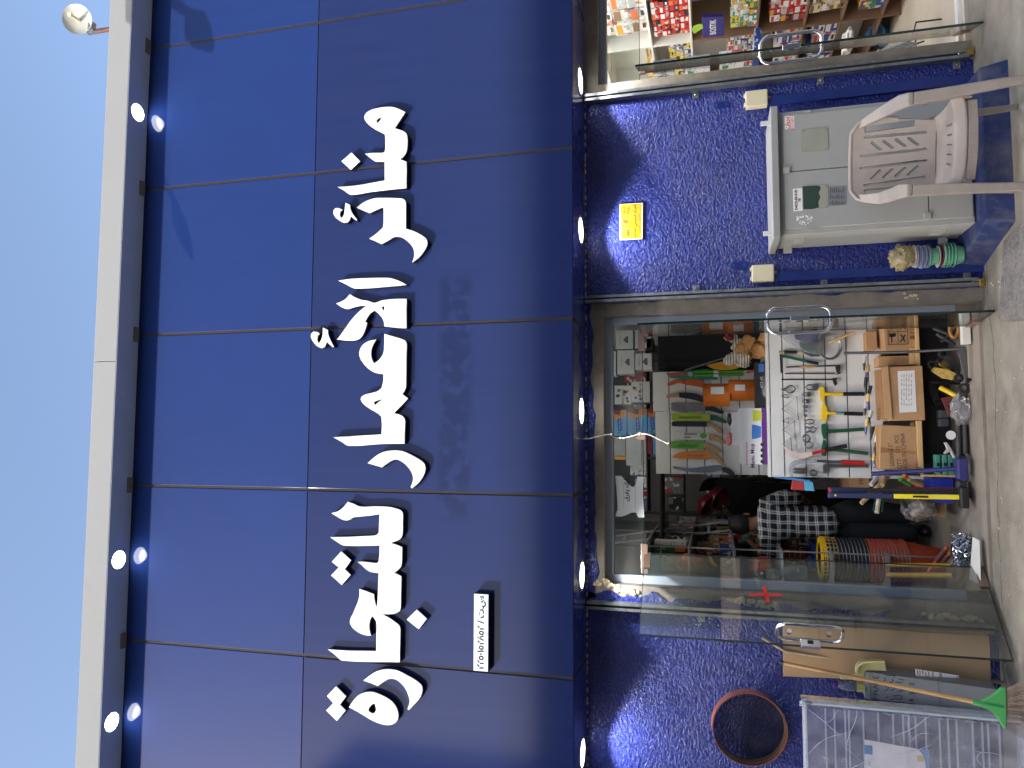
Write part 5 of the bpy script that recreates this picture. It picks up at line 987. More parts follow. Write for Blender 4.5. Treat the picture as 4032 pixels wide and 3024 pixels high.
for i, (a, b_, c_, d_, lab) in enumerate(((190, 1200, 352, 1482, 'colourful spray paint carton, topmost of its row'), (362, 1190, 574, 1466, 'colourful spray paint carton in the middle behind the transom edge'), (582, 1186, 676, 1462, 'colourful spray paint carton lowest on the high shelf'))):
    o = hi(a, b_, c_, d_, M_skyb, lab); poly('amber_print', ka, [(a, b_), (a, b_+90), (a+(c_-a)*.5, b_+120), (c_, b_+40), (c_, b_)], SHY-.0012, .0008, M_amber, o, None, 0); poly('wine_print', ka, [(a, b_), (a, b_+35), (a+(c_-a)*.55, b_+60), (a+(c_-a)*.6, b_)], SHY-.0020, .0007, M_wine, o, None, 0)
    xm = (a+c_)/2; poly('name_panel', ka, [(xm-20, b_+100), (xm+20, b_+90), (xm+28, b_+225), (xm-12, b_+230)], SHY-.0024, .0008, cols[0], o, None, 0); v = at(*ka(xm+4, b_+162), SHY-.003); text('Spray Paint', .021, (v.x, SHY-.0030, v.z), M_cw, o, rot=(90, 0, 0)); poly('leaf_print', ka, [(xm-15, b_+40+200), (xm+10, b_+235), (xm, b_+262), (xm-22, b_+258)], SHY-.0016, .0006, cols[1], o, True, 0)
hi(172, 60, 292, 226, M_g1, 'grey printed carton next to the spray paint cartons', kb); hi(298, 52, 440, 316, C_('carton_pale', 196, 196, 194), 'pale blank carton beside the grey printed carton', kb); hi(444, 55, 486, 310, M_g1, 'narrow grey carton at the end of the high shelf', kb); hi(498, 25, 544, 212, M_wine, 'dark red carton under the pale cartons', kb); hi(548, 45, 586, 208, M_skyb, 'blue carton under the dark red one', kb); hi(165, 228, 296, 262, C_('carton_ochre', 214, 160, 60), 'ochre carton at the end of the high shelf', kb)
# --- hand tools on the lower panel
M_ylw = C_('tool_yellow', 226, 190, 30, rough=.4, var=.05); M_tgr = C_('tool_green', 26, 82, 56, rough=.45, var=.1); M_steel = C_('tool_steel', 120, 122, 126, rough=.35, metal=.9); M_dkst = C_('tool_darksteel', 60, 62, 64, rough=.45, metal=.6); M_rgrip = C_('tool_redgrip', 186, 30, 34, rough=.45)
def tool(name, label, cat, zf, x, y, group=None): return thing(name, label, cat, at(*zf(x, y), HYk), group)
t = tool('trowel', 'small tool with black gripped wooden handle on the slatwall', 'tool', kc, 365, 462); rod('handle', kc, [(150, 462), (365, 463)], HYk, .011, M_hw, t); rod('grip', kc, [(195, 462), (310, 462)], HYk, .0125, M_black, t); rod('blade', kc, [(365, 463), (395, 475), (440, 490), (520, 492)], HYk, [.006, .009, .012, .006], M_dkst, t)
t = tool('hoe', 'dark green folding hoe slanting across the slatwall', 'tool', kc, 500, 560); poly('shaft', kc, [(160, 478), (215, 488), (400, 535), (400, 556), (210, 512), (165, 510)], HYk, .014, M_tgr, t); poly('grip', kc, [(395, 533), (500, 550), (500, 575), (395, 556)], HYk-.002, .018, M_black, t); poly('blade', kc, [(155, 480), (170, 480), (185, 640), (165, 650)], HYk, .004, M_dkst, t)
for i, (y, x0, x1, xh, lab) in enumerate(((595, 215, 690, 700, 'long black scraper with a wooden middle grip'), (652, 205, 645, 660, 'long brown scraper on the slatwall'), (705, 172, 640, 645, 'long dark scraper beside the shackles'))):
    t = tool('scraper', lab, 'tool', kc, xh, y); rod('shaft', kc, [(x0, y), (x1, y-(14 if i == 0 else 0))], HYk, .006, M_dkst if i != 1 else C_('shaft_brown', 96, 66, 50), t)
    if i == 0: rod('grip', kc, [(330, 594), (470, 590)], HYk, .010, M_hw, t)
    if i < 2: poly('head', kc, [(650+30*i, y-5), (652+40*(1-i), y-12), (695, y-20), (695, y+(0 if i else 30)), (665, y+(10 if i else 55)), (650, y+8)], HYk, .012, M_hk, t, True)
    else: poly('head', kc, [(620, 695), (640, 690), (670, 690), (660, 710), (668, 745), (645, 762), (632, 735)], HYk, .012, M_hk, t, True)
def loop(name, label, pts, r, mt=M_steel, cat='hook', group=None, corner=60):
    lp = smooth_loop([Vector(p) for p in pts], corner, 4); o = build(name, MB().tube([at(*kc(p.x, p.y), HYk+.01) for p in lp], r, 7, closed=True), mt, smooth=60); return tag(o, label, cat, group)
loop('shackle', 'steel bow shackle at the top row of hooks', [(170, 793), (215, 780), (240, 762), (275, 765), (293, 790), (275, 815), (240, 818), (215, 805)], .006); loop('half_ring', 'small half ring under the bow shackle', [(172, 850), (200, 838), (225, 845), (236, 868), (205, 862)], .004)
for i, (p, lab) in enumerate(((((176, 965), (308, 854), (322, 1062)), 'large steel triangle hook, largest of the row'), (((181, 1068), (235, 1042), (237, 1093)), 'smallest steel triangle hook of the row'), (((184, 1146), (290, 1070), (292, 1222)), 'medium steel triangle hook of the row'), (((188, 1276), (255, 1215), (266, 1332)), 'steel triangle hook partly behind the white sickle guard'))): loop('triangle_hook', lab, p, .0055, C_('hook_grey', 120, 120, 118, rough=.4, metal=.6), 'hook', 'triangle hooks', 20)
for i, (x0, y0, x1, y1, lab) in enumerate(((385, 742, 490, 802, 'largest rope clamp on the slatwall'), (357, 815, 427, 856, 'second largest rope clamp on the slatwall'), (357, 876, 416, 916, 'brass and steel rope clamp'), (360, 930, 405, 960, 'small rope clamp above the tiny ones'), (370, 972, 402, 992, 'tiny rope clamp above the smallest'), (370, 1012, 402, 1034, 'tiny rope clamp nearest the carabiner'))):
    t = tool('rope_clamp', lab, 'clamp', kc, x1, (y0+y1)/2, 'rope clamps'); X0_, X1_, Z0_, Z1_ = rect(kc, x0, y0, x1, y1, HYk); w_, h_ = X1_-X0_, Z1_-Z0_
    build('saddle', MB().box(X0_, X1_, HYk, HYk+.02, Z0_, Z0_+h_*.45), M_steel, t, bevel=.003); cx = (X0_+X1_)/2
    build('bow', MB().tube([(X0_+w_*.15, HYk+.01, Z0_+h_*.4), (X0_+w_*.15, HYk+.01, Z0_+h_*.75), (cx, HYk+.01, Z1_), (X1_-w_*.15, HYk+.01, Z0_+h_*.75), (X1_-w_*.15, HYk+.01, Z0_+h_*.4)], max(.003, w_*.11), 7), M_steel, t, smooth=60)
loop('carabiner', 'steel carabiner hook on the slatwall', [(378, 1078), (400, 1062), (445, 1062), (460, 1080), (440, 1094), (400, 1094)], .005); loop('ring_bolt', 'pair of small steel rings under the carabiner', [(378, 1148), (395, 1124), (425, 1135), (450, 1120), (478, 1146), (450, 1176), (425, 1160), (395, 1174)], .006); loop('steel_ring', 'round steel ring below the small rings', [(357, 1224), (375, 1197), (405, 1197), (425, 1224), (405, 1254), (375, 1254)], .006); loop('chain_link', 'oval steel link below the round ring', [(376, 1280), (395, 1258), (435, 1258), (450, 1282), (430, 1308), (392, 1308)], .005)
t = tool('hammer', 'yellow hatchet hammer with black grip, single headed towards the clamps', 'hammer', kc, 900, 835); rod('handle', kc, [(550, 832), (715, 833)], HYk, .0135, M_ylw, t); rod('grip', kc, [(715, 833), (905, 832)], HYk, .0150, M_black, t); poly('head', kc, [(516, 770), (550, 770), (556, 812), (555, 855), (545, 912), (535, 912), (520, 870), (512, 830)], HYk-.006, .03, M_ylw, t, True)
t = tool('hammer', 'yellow hatchet hammer with blue sticker on its handle', 'hammer', kc, 890, 1005); rod('handle', kc, [(575, 1000), (722, 1004)], HYk, .0135, M_ylw, t); rod('sticker', kc, [(650, 1001), (720, 1003)], HYk, .0140, C_('sticker_blue', 90, 150, 190, var=.4, vs=40), t); rod('grip', kc, [(722, 1004), (890, 1010)], HYk, .0150, M_black, t); poly('head', kc, [(545, 910), (560, 925), (578, 965), (580, 1020), (572, 1072), (522, 1068), (525, 1000), (530, 945)], HYk-.006, .03, M_ylw, t, True)
t = tool('hammer', 'green pick hammer beside the yellow hammers', 'hammer', kc, 900, 1145); rod('handle', kc, [(560, 1165), (902, 1143)], HYk, .0135, M_tgr, t); poly('head', kc, [(528, 1100), (562, 1094), (575, 1150), (566, 1228), (545, 1228), (530, 1170)], HYk-.006, .03, M_tgr, t, True)
t = tool('hammer', 'green pick hammer half hidden behind the white sickle', 'hammer', kc, 935, 1360); rod('handle', kc, [(560, 1318), (690, 1328), (935, 1358)], HYk, .0135, M_tgr, t); poly('head', kc, [(545, 1232), (566, 1250), (572, 1320), (565, 1382), (530, 1375), (528, 1310)], HYk-.006, .03, M_tgr, t, True)
t = tool('hammer', 'plain grey steel hammer behind the red gripped sickle', 'hammer', kc, 940, 1470); rod('handle', kc, [(585, 1468), (942, 1468)], HYk, .0125, M_steel, t); poly('head', kc, [(538, 1455), (588, 1455), (590, 1532), (540, 1534)], HYk-.006, .03, M_steel, t)
t = tool('sickle', 'sickle with milky white blade guard and red and black handle', 'sickle', kc, 750, 1290); poly('guard', kc, [(196, 1300), (215, 1288), (240, 1325), (290, 1350), (360, 1350), (440, 1340), (446, 1375), (370, 1402), (290, 1400), (225, 1370)], HYk-.04, .014, C_('guard_milk', 214, 196, 190, rough=.35), t, True); rod('grip', kc, [(445, 1356), (560, 1330)], HYk-.034, .013, M_rgrip, t); rod('handle', kc, [(555, 1331), (700, 1298), (750, 1290)], HYk-.034, .0155, M_black, t)
t = tool('sickle', 'sickle with clear grey blade guard and red grip', 'sickle', kc, 905, 1440); poly('guard', kc, [(262, 1572), (238, 1530), (240, 1470), (270, 1428), (330, 1412), (480, 1410), (498, 1440), (400, 1448), (320, 1455), (280, 1490), (275, 1560)], HYk-.04, .012, glassy('guard_clear', tint=(.78, .80, .84), refl=1.5, haze=.5, hz=(.62, .64, .70)), t, True); rod('handle', kc, [(485, 1424), (705, 1432)], HYk-.034, .0105, M_steel, t); rod('grip', kc, [(705, 1434), (905, 1442)], HYk-.034, .0185, M_rgrip, t)
for k, y in enumerate((1497, 1525)): o = rod('turnbuckle', kc, [(275, y), (300, y), (370, y), (400, y)], HYk, [.004, .010, .010, .004], M_steel); tag(o, 'steel turnbuckle behind the clear sickle guard', 'turnbuckle', 'turnbuckles')
loop('eye_bolt', 'steel eye bolt at the foot of the turnbuckles', [(420, 1528), (445, 1505), (480, 1515), (484, 1540), (455, 1552)], .007)
# bag, coil and dowel
t = tool('tool_bag', 'clear bag with a blue sponge and a green pad on the slatwall', 'bag', kc, 510, 400); poly('blue_sponge', kc, [(285, 296), (500, 292), (500, 365), (380, 368), (300, 345)], HYk-.02, .03, C_('sponge_blue', 40, 84, 196, rough=.4), t, True); poly('green_pad', kc, [(330, 372), (505, 366), (512, 478), (430, 470), (345, 420)], HYk-.01, .02, C_('pad_green', 96, 150, 130, rough=.5), t, True); poly('film', kc, [(140, 310), (300, 285), (520, 285), (530, 490), (400, 480), (250, 390)], HYk-.035, .004, MATS['bag_film'], t, True, 0)
for k in range(4):
    o = build('wire_coil', MB().tube([at(*kc(598+ (88+k*6)*math.cos(a_), 415+(102+k*4)*math.sin(a_)), HYk+.004-k*.006) for a_ in [j*2*math.pi/40 for j in range(40)]], .0055, 7, closed=True), M_galv, smooth=60); tag(o, 'loop of grey cable in the coil hung on the slatwall', 'cable', 'coiled grey cable')
o = rod('dowel', kc, [(585, 380), (820, 286)], HYk-.03, .011, M_wood); tag(o, 'pale wooden dowel crossing the grey cable coil', 'dowel')
# --- cartons, crate and iron tools near the floor
BY = 6.0
M_flap = C_('cardboard_flap', 186, 150, 108, rough=.8, var=.12)
def carton(x0, y0, x1, y1, Y, dep, label, rot=0): return pbox('cardboard_box', label, 'box', kd, x0, y0, x1, y1, Y, dep, M_cardb, None, .004, None, rot)
bA = carton(226, 118, 530, 455, BY+.06, .22, 'cardboard box printed with tool symbols and a barcode', -2)
mb = MB()
for (x0, y0, x1, y1) in ((258, 168, 262, 398), (432, 175, 436, 390), (346, 170, 349, 392), (258, 166, 436, 170), (258, 280, 436, 284), (258, 392, 436, 396)):
    X0_, X1_, Z0_, Z1_ = rect(kd, x0, y0, x1, y1, BY+.058); mb.box(X0_, X1_, BY+.0570, BY+.0585, Z0_, Z1_)
build('symbol_frame', mb, M_black, bA)['kind'] = 'stuff'
for y in (225, 340): rod('pliers_print', kd, [(370, y-35), (395, y), (410, y+35)], BY+.0585, .004, M_black, bA); rod('pliers_print', kd, [(370, y+35), (395, y), (412, y-30)], BY+.0585, .004, M_black, bA); poly('hammer_print', kd, [(270, y-40), (330, y-45), (330, y-15), (300, y-10), (300, y+40), (290, y+40), (288, y-8), (272, y-12)], BY+.0575, .001, M_black, bA, None, 0)
rd = random.Random(4); mb = MB()
for k in range(34):
    yy = 200+k*4.7
    if rd.random() < .6: X0_, X1_, Z0_, Z1_ = rect(kd, 442+k*.4, yy, 490+k*.4, yy+rd.uniform(1.5, 4), BY+.058); mb.box(X0_, X1_, BY+.0570, BY+.0585, Z0_, Z1_)
build('barcode', mb, M_black, bA)['kind'] = 'stuff'
bB = carton(262, 588, 578, 1066, BY-.03, .24, 'large cardboard box with a white paper label', -1)
poly('flap', kd, [(205, 600), (262, 585), (300, 1055), (240, 1050)], BY-.045, .008, M_flap, bB, None, .001); poly('flap', kd, [(140, 625), (205, 612), (240, 1050), (160, 1068)], BY+.02, .008, M_cardb, bB, None, .001)
lb = poly('paper_label', kd, [(346, 632), (496, 622), (514, 990), (362, 998)], BY-.0325, .001, M_cw, bB, None, 0)
mb = MB(); rd = random.Random(5)
for r_ in range(5):
    for k in range(7):
        yy = 940-k*42-rd.uniform(0, 12); X0_, X1_, Z0_, Z1_ = rect(kd, 378+r_*22, yy-rd.uniform(16, 34), 384+r_*22, yy, BY-.034); mb.box(X0_, X1_, BY-.0338, BY-.0327, Z0_, Z1_)
build('label_print', mb, C_('print_grey2', 150, 140, 140), lb)['kind'] = 'stuff'
ptext('MT2310', kd, 185, 1010, BY+.0185, .028, C_('ink_brown', 90, 64, 44), bB)
bC = carton(192, 1112, 520, 1508, BY-.01, .24, 'cardboard box stamped with quantity and made in china', 3)
for tx_, x_, y_, s_ in (('SI206B-6.5"', 292, 1370, .040), ('QTY:   120  PCS', 352, 1345, .040), ('MADE IN CHINA', 405, 1352, .043)): ptext(tx_, kd, x_, y_, BY-.0112, s_, C_('ink_brown', 1, 1, 1), bC, rot=(90, -3, 0), sx=.9)
poly('packing_tape', kd, [(195, 1300), (300, 1315), (510, 1340), (505, 1365), (300, 1350), (195, 1352)], BY-.0110, .0006, C_('tape_brown', 150, 108, 72, rough=.3), bC, None, 0); poly('flap', kd, [(150, 1108), (192, 1105), (205, 1500), (165, 1490)], BY+.02, .008, M_flap, bC, None, .001)
bD = carton(180, 495, 455, 580, BY+.12, .2, 'torn cardboard box wedged between the two larger boxes'); bE = carton(65, 280, 165, 440, BY+.2, .14, 'small cardboard box up behind the symbol box')
# tools standing in the boxes
rd = random.Random(21)
M_kn = C_('knife_wood', 206, 176, 130, rough=.5)
for k, (x, y, l, h_) in enumerate(((80, 640, 130, 0), (60, 760, 150, 1), (80, 900, 140, 0), (60, 960, 110, 2), (120, 1180, 120, 1), (150, 1260, 110, 2), (130, 1420, 120, 0), (150, 1330, 90, 1), (50, 560, 120, 2), (100, 820, 120, 1), (105, 1040, 120, 2), (70, 1120, 130, 0))):
    t = thing('putty_tool', ['putty tool with pale wooden handle and yellow sticker lying in the open boxes', 'putty tool with dark handle lying in the open boxes', 'wrapped putty tool lying in the open boxes'][h_], 'tool', at(*kd(x+40, y), BY+.05), 'hand tools lying across the boxes')
    dx = rd.uniform(-25, 25); m_ = (M_kn, M_hk, C_('wrap_clear', 196, 190, 180, rough=.2, var=.2, vs=30))[h_]
    rod('handle', kd, [(x+10, y-l*.5), (x+dx*.3, y)], BY+.06-.01*(k % 3), .013, m_, t); rod('blade', kd, [(x+dx*.3, y), (x+dx, y+l*.55)], BY+.06-.01*(k % 3), [.012, .006], M_dkst if h_ else C_('tool_bluesteel', 90, 100, 150, rough=.3, metal=.5), t)
    if h_ == 0: rod('sticker', kd, [(x+6, y-l*.2), (x+3, y-l*.05)], BY+.06-.01*(k % 3), .0145, M_ylw, t)
# wooden crate frame
CRT = thing('wooden_crate', 'open pine crate frame holding iron tools under the boxes', 'crate', at(*kd(900, 1000), 6.1))
for (x0, y0, x1, y1, Y) in ((520, 1070, 566, 1480, BY-.02), (455, 425, 545, 570, BY+.05), (540, 130, 575, 1500, BY+.30)): pbox('rail', None, None, kd, x0, y0, x1, y1, Y, .03, M_wood, parent=CRT)
pbox('post', None, None, kd, 560, 1545, 895, 1566, BY-.05, .04, M_wood, parent=CRT); X0_, X1_, Z0_, Z1_ = rect(kd, 525, 120, 560, 1540, BY)
build('board', MB().box(X0_, X1_, BY+.02, LY-.01, Z0_, Z0_+.018), M_wood, CRT); build('back_board', MB().box(X0_, X1_, LY-.006, LY-.001, IZ, Z0_), M_dark, CRT)
def pick(eye, tip, label, mt, r=.03, w=.03, Y=5.93, Y2=None):
    a, b = at(*kd(*eye), Y), at(*kd(*tip), Y2 or Y+.1); d_ = (b-a).normalized()
    t = thing('pick_head', label, 'pick head', b); build('eye', MB().lathe([(r, -.022), (r, .022), (r*.62, .022), (r*.62, -.022), (r, -.022)], a, 20, axis='y', caps=False), M_dkst, t, smooth=40)
    s_ = d_.cross(Vector((0, 1, 0))).normalized(); build('blade', MB().strip([a+d_*r*.8, a+d_*(b-a).length*.5, b], [s_*w*.7, s_*w, s_*w*.45], [Vector((0, .03, 0)), Vector((0, .028, 0)), Vector((0, .012, 0))]), mt, t, bevel=.004); return t
M_iron = C_('cast_iron', 70, 72, 76, rough=.55, metal=.4, var=.2, vs=20); M_yw = C_('waxed_paper', 176, 146, 70, rough=.5, var=.3, vs=30)
pick((745, 475), (905, 650), 'dark pick head standing in the crate near the steel rod', M_iron); pick((645, 575), (850, 640), 'dark pick head behind the yellow wrapped one', M_iron, Y=6.02); pick((885, 692), (650, 612), 'pick head wrapped in yellow paper', M_yw, w=.036, Y=5.90); pick((712, 540), (830, 600), 'small pick head wrapped in yellow paper', M_yw, .018, .03, 5.96); pick((935, 782), (850, 1000), 'grey adze head lying under the clear bag', C_('adze_grey', 110, 114, 120, rough=.5, metal=.4), .036, .036, 5.86); pick((690, 900), (640, 720), 'black adze head deep in the crate', M_iron, .026, .03, 6.1)
o = rod('yellow_chisel', kd, [(722, 775), (868, 850)], [5.98, 5.92], .018, M_ylw, None, 12); tag(o, 'short yellow chisel lying in the crate', 'chisel'); o = rod('black_tube', kd, [(625, 730), (900, 730)], 6.05, .016, M_black); tag(o, 'black rubber tube across the crate', 'tube')
t = thing('red_plate', 'dark red steel plate with a hole in the crate', 'plate', at(*kd(1000, 800), 5.95)); poly('plate', kd, [(732, 868), (840, 850), (858, 980), (800, 1032)], 5.94, .012, C_('plate_red', 110, 52, 52, rough=.5), t); v = at(*kd(808, 945), 5.94); build('hole_rim', MB().lathe([(.014, 0), (.014, -.003), (.010, -.003), (.010, 0)], (v.x, 5.9395, v.z), 16, axis='y', caps=False), M_black, t)
for k, (y, lab) in enumerate(((1010, 'grey hammer block nearest the red plate'), (1085, 'grey hammer block beside the round tag'))): o = pbox('iron_block', lab, 'block', kd, 715, y-36, 800, y+34, 5.96, .07, M_iron, 'grey iron blocks', .006)
o = build('clear_bag', MB().blob(at(*kd(900, 970), 5.84), .085, 6, .3, 4, (1.1, .5, .75), 2.6), MATS['bag_film'], smooth=80); tag(o, 'clear plastic bag with parts lying on the crate edge', 'bag')
o = poly('bag_tag', kd, [(945, 870), (965, 865), (975, 910), (955, 925)], 5.82, .003, C_('tag_amber', 190, 160, 80), None, True, 0); tag(o, 'amber paper tag on the clear bag', 'tag')
for k in range(3): o = rod('rebar_chisel', kd, [(880+k*28, 1105), (885+k*30, 1400-k*20)], 5.88+.03*(k % 2), .016, C_('rebar', 66, 66, 68, rough=.7, var=.3, vs=60, bump=.5, bs=120), None, 10); tag(o, 'ribbed dark steel bar lying along the doorstep', 'steel bar', 'ribbed steel bars')
v = at(*kd(815, 1196), 5.86); o = build('round_tag', MB().lathe([(.031, 0), (.031, -.004)], (v.x, 5.86, v.z), 24, axis='y'), M_cw); tag(o, 'round white tag hanging in the crate', 'tag')
o = poly('mason_hammer', kd, [(758, 1260), (785, 1258), (830, 1330), (858, 1395), (840, 1400), (810, 1340), (770, 1365), (755, 1355), (785, 1320)], 5.87, .025, C_('pale_steel', 176, 176, 172, rough=.5, var=.15, vs=30), None, True, .004); tag(o, 'pale dusty mason hammer head leaning in the crate', 'hammer head')
M_teal = C_('block_teal', 74, 142, 124, rough=.5, var=.12, vs=20)
for k, (x0, lab) in enumerate(((680, 'teal hammer block with a square hole, top of the row'), (741, 'teal hammer block with a square hole, second of the row'), (795, 'teal hammer block with a square hole, third of the row'), (845, 'teal hammer block lowest behind the blue sledgehammer'))):
    t = thing('hammer_block', lab, 'block', at(*kd(x0+48, 1455), 5.96), 'teal hammer blocks'); o = pbox('block', None, None, kd, x0, 1368, x0+48, 1548, 5.95, .06, M_teal, parent=t, bev=.006); face(t, kd, x0+14, 1440, x0+38, 1470, 5.95, M_black, 'hole', .002)
t = build('chain_ring', MB().tube([at(*kd(845+38*math.cos(a_), 262+70*math.sin(a_)), 5.93) for a_ in [j*2*math.pi/30 for j in range(30)]], .013, 9, closed=True), C_('ring_orange', 160, 110, 50, rough=.6, var=.2), smooth=60); tag(t, 'rusty orange oval ring hanging in the crate', 'ring')
for k, (p, q_) in enumerate((((690, 300), (850, 400)), ((660, 250), (860, 330)), ((730, 370), (900, 240)))): o = rod('dark_lever', kd, [p, q_], 6.0, .014, M_iron); tag(o, 'dark iron lever in the crate behind the glass door', 'lever', 'dark iron levers')
# steel rod with hoe blade
t = thing('steel_hoe', 'tall steel rod with a silver hoe blade standing on the doorstep', 'hoe', at(3815, 1380, 5.80)); rod('shaft', lambda x, y: (x, y), [(3323, 1390), (3570, 1386), (3796, 1372)], [5.95, 5.88, 5.80], .0105, M_steel, t, 12)
poly('blade', kd, [(938, 405), (950, 420), (975, 500), (980, 570), (960, 690), (943, 738), (935, 700), (905, 560), (880, 470)], 5.78, .006, M_steel, t, True)
o = poly('rubber_wedge', kd, [(985, 560), (1030, 690), (960, 740), (950, 715), (985, 640)], 5.79, .02, M_black, None); tag(o, 'black rubber wedge under the hoe blade', 'wedge')
o = pbox('doorstep_strip', 'white metal strip on the doorstep beside the steel hoe', 'strip', kd, 915, 105, 990, 390, 5.72, .05, M_white); 
t = thing('wood_block', 'grey wooden block under the steel hoe at the doorstep', 'block', at(*kd(1030, 560), 5.76)); pbox('block', None, None, kd, 975, 400, 1030, 690, 5.745, .03, C_('block_grey', 150, 140, 126, rough=.8), parent=t)
# sledgehammers
t = thing('sledgehammer', 'sledgehammer painted all blue standing on its head', 'sledgehammer', at(*kd(970, 1490), 5.80)); M_bh = C_('sledge_blue', 48, 50, 110, rough=.45, var=.15, vs=12)
rod('handle', kd, [(115, 1538), (500, 1515), (885, 1490)], [6.0, 5.92, 5.84], .0165, M_bh, t, 12); pbox('head', None, None, kd, 878, 1398, 972, 1590, 5.79, .08, M_bh, parent=t, bev=.01)
def sledge(label, top, bot, Ya, Yb, c1, c2, split, head, mh, cap):
    t = thing('sledgehammer', label, 'sledgehammer', at(*ke(head[2], (head[1]+head[3])/2), Yb)); a, b = at(*ke(*top), Ya), at(*ke(*bot), Yb); m_ = a+(b-a)*split; s_ = Vector((.019, 0, 0))
    build('grip', MB().strip([a, m_], s_, Vector((0, .03, 0))), c1, t, bevel=.008); build('shaft', MB().strip([m_, b], s_*.9, Vector((0, .028, 0))), c2, t, bevel=.006)
    build('grip_cap', MB().strip([a+(a-b).normalized()*.012, a+(b-a).normalized()*.004], s_*1.05, Vector((0, .032, 0))), cap, t, bevel=.005); pbox('head', None, None, ke, *head, Yb-.03, .075, mh, parent=t, bev=.012); return t
M_nv = C_('grip_navy', 32, 40, 80, rough=.5, var=.08); M_shy = C_('shaft_yellow', 236, 216, 40, rough=.4, var=.04)
sledge('sledgehammer with black and red shaft behind the yellow one', (712, 222), (1940, 232), 6.02, 5.90, M_nv, C_('shaft_black', 40, 40, 44, rough=.5), .30, (1950, 130, 2040, 330), M_iron, M_rgrip)
t = sledge('sledgehammer with navy grip and bright yellow shaft', (708, 272), (1985, 290), 5.95, 5.82, M_nv, M_shy, .5, (1972, 192, 2060, 400), C_('sledge_black', 34, 34, 36, rough=.45, var=.1), M_bh)
for x_ in (760, 1198): v = at(*ke(x_, 270 if x_ < 1000 else 275), 5.91); build('rivet', MB().lathe([(.008, 0), (.008, -.002)], (v.x, 5.905, v.z), 12, axis='y'), M_shy, t)
a, b, c_, d_ = rect(ke, 1510, 276, 1660, 294, 5.84); build('maker_label', MB().box(a, b, 5.838, 5.8395, c_, d_), M_black, t)
o = pbox('red_bar', 'thin red steel bar standing behind the sledgehammers', 'bar', ke, 1380, 192, 1915, 212, 6.0, .012, C_('bar_red', 170, 40, 40)); 
# brush
t = thing('hand_brush', 'blue brush with red and cyan bristles hanging by the slatwall', 'brush', at(*ke(555, 180), 6.2)); poly('stock', ke, [(165, 92), (400, 108), (520, 125), (518, 142), (380, 128), (165, 102)], 6.2, .035, C_('brush_blue', 60, 130, 196, rough=.4), t)
for k in range(14): x_ = 350+k*14; rod('bristle_tuft', ke, [(x_, 128+k), (x_-8+k*2, 215+k)], 6.215, [.007, .010], C_('bristle_red', 176, 50, 50) if k < 8 else C_('bristle_cyan', 90, 180, 216), t, 6)
# rolled handles bundle
rd = random.Random(8)
for k, (p, q_, m_, lab) in enumerate((((1175, 85), (1105, 170), M_cw, 'white roller tube'), ((1245, 85), (1215, 175), M_kn, 'pale wooden handle'), ((1275, 80), (1010, 350), M_kn, 'long pale wooden handle'), ((1210, 90), (1160, 440), C_('handle_cream', 214, 204, 180), 'cream handle with metal tip'), ((1240, 150), (1210, 430), M_tgr, 'dark green rod'), ((1180, 160), (1130, 420), M_tgr, 'dark green rod behind the cream handle'), ((1480, 165), (1385, 115), C_('handle_green', 80, 186, 80), 'bright green handle'), ((1560, 170), (1420, 85), C_('handle_orange', 206, 116, 50), 'orange handle'), ((1600, 172), (1470, 120), M_kn, 'light wooden handle'), ((1470, 420), (1395, 315), M_iron, 'black steel tool handle'))):
    o = rod('wooden_dowel', ke, [p, q_], [6.15, 6.05], .0165 if k != 4 and k != 5 else .008, m_, None, 10); tag(o, lab+' in the bundle beside the sledgehammers', 'handle')
o = pbox('blue_crate', 'royal blue plastic crate behind the sledgehammers', 'crate', ke, 1690, 102, 1905, 345, 6.12, .2, C_('crate_blue', 36, 56, 170, rough=.4)); o = pbox('cardboard_box', 'low cardboard box beside the blue crate', 'box', ke, 1700, 345, 1822, 478, 6.25, .2, M_cardb); o = build('clear_bag', MB().blob(at(*ke(1570, 400), 6.15), .12, 12, .3, 4, (.8, .5, .95), 2.2), MATS['bag_film'], smooth=80); tag(o, 'clear bag of pale fittings beside the sledgehammers', 'bag')
o = build('fittings', MB().blob(at(*ke(1585, 400), 6.17), .085, 14, .5, 3, (.8, .4, .9), 3.5), C_('fitting_tan', 186, 160, 130, var=.4, vs=30), smooth=60); tag(o, 'pale fittings inside the clear bag', 'fittings')
o = pbox('cardboard_box', 'cardboard box marked in dark letters under the brush', 'box', ke, 800, 100, 1090, 195, 6.6, .25, M_cardb); ptext('MIL', ke, 1010, 120, 6.598, .05, C_('ink_brown', 1, 1, 1), o)
o = build('black_brush_mat', MB().box(*[0]*0 or rect(ke, 520, 115, 800, 215, 6.55)[:2], 6.55, 6.58, *rect(ke, 520, 115, 800, 215, 6.55)[2:]), C_('brush_dark', 40, 36, 36, rough=.9, bump=.8, bs=90)); tag(o, 'dark bristle mat hanging under the red brush strip', 'mat')
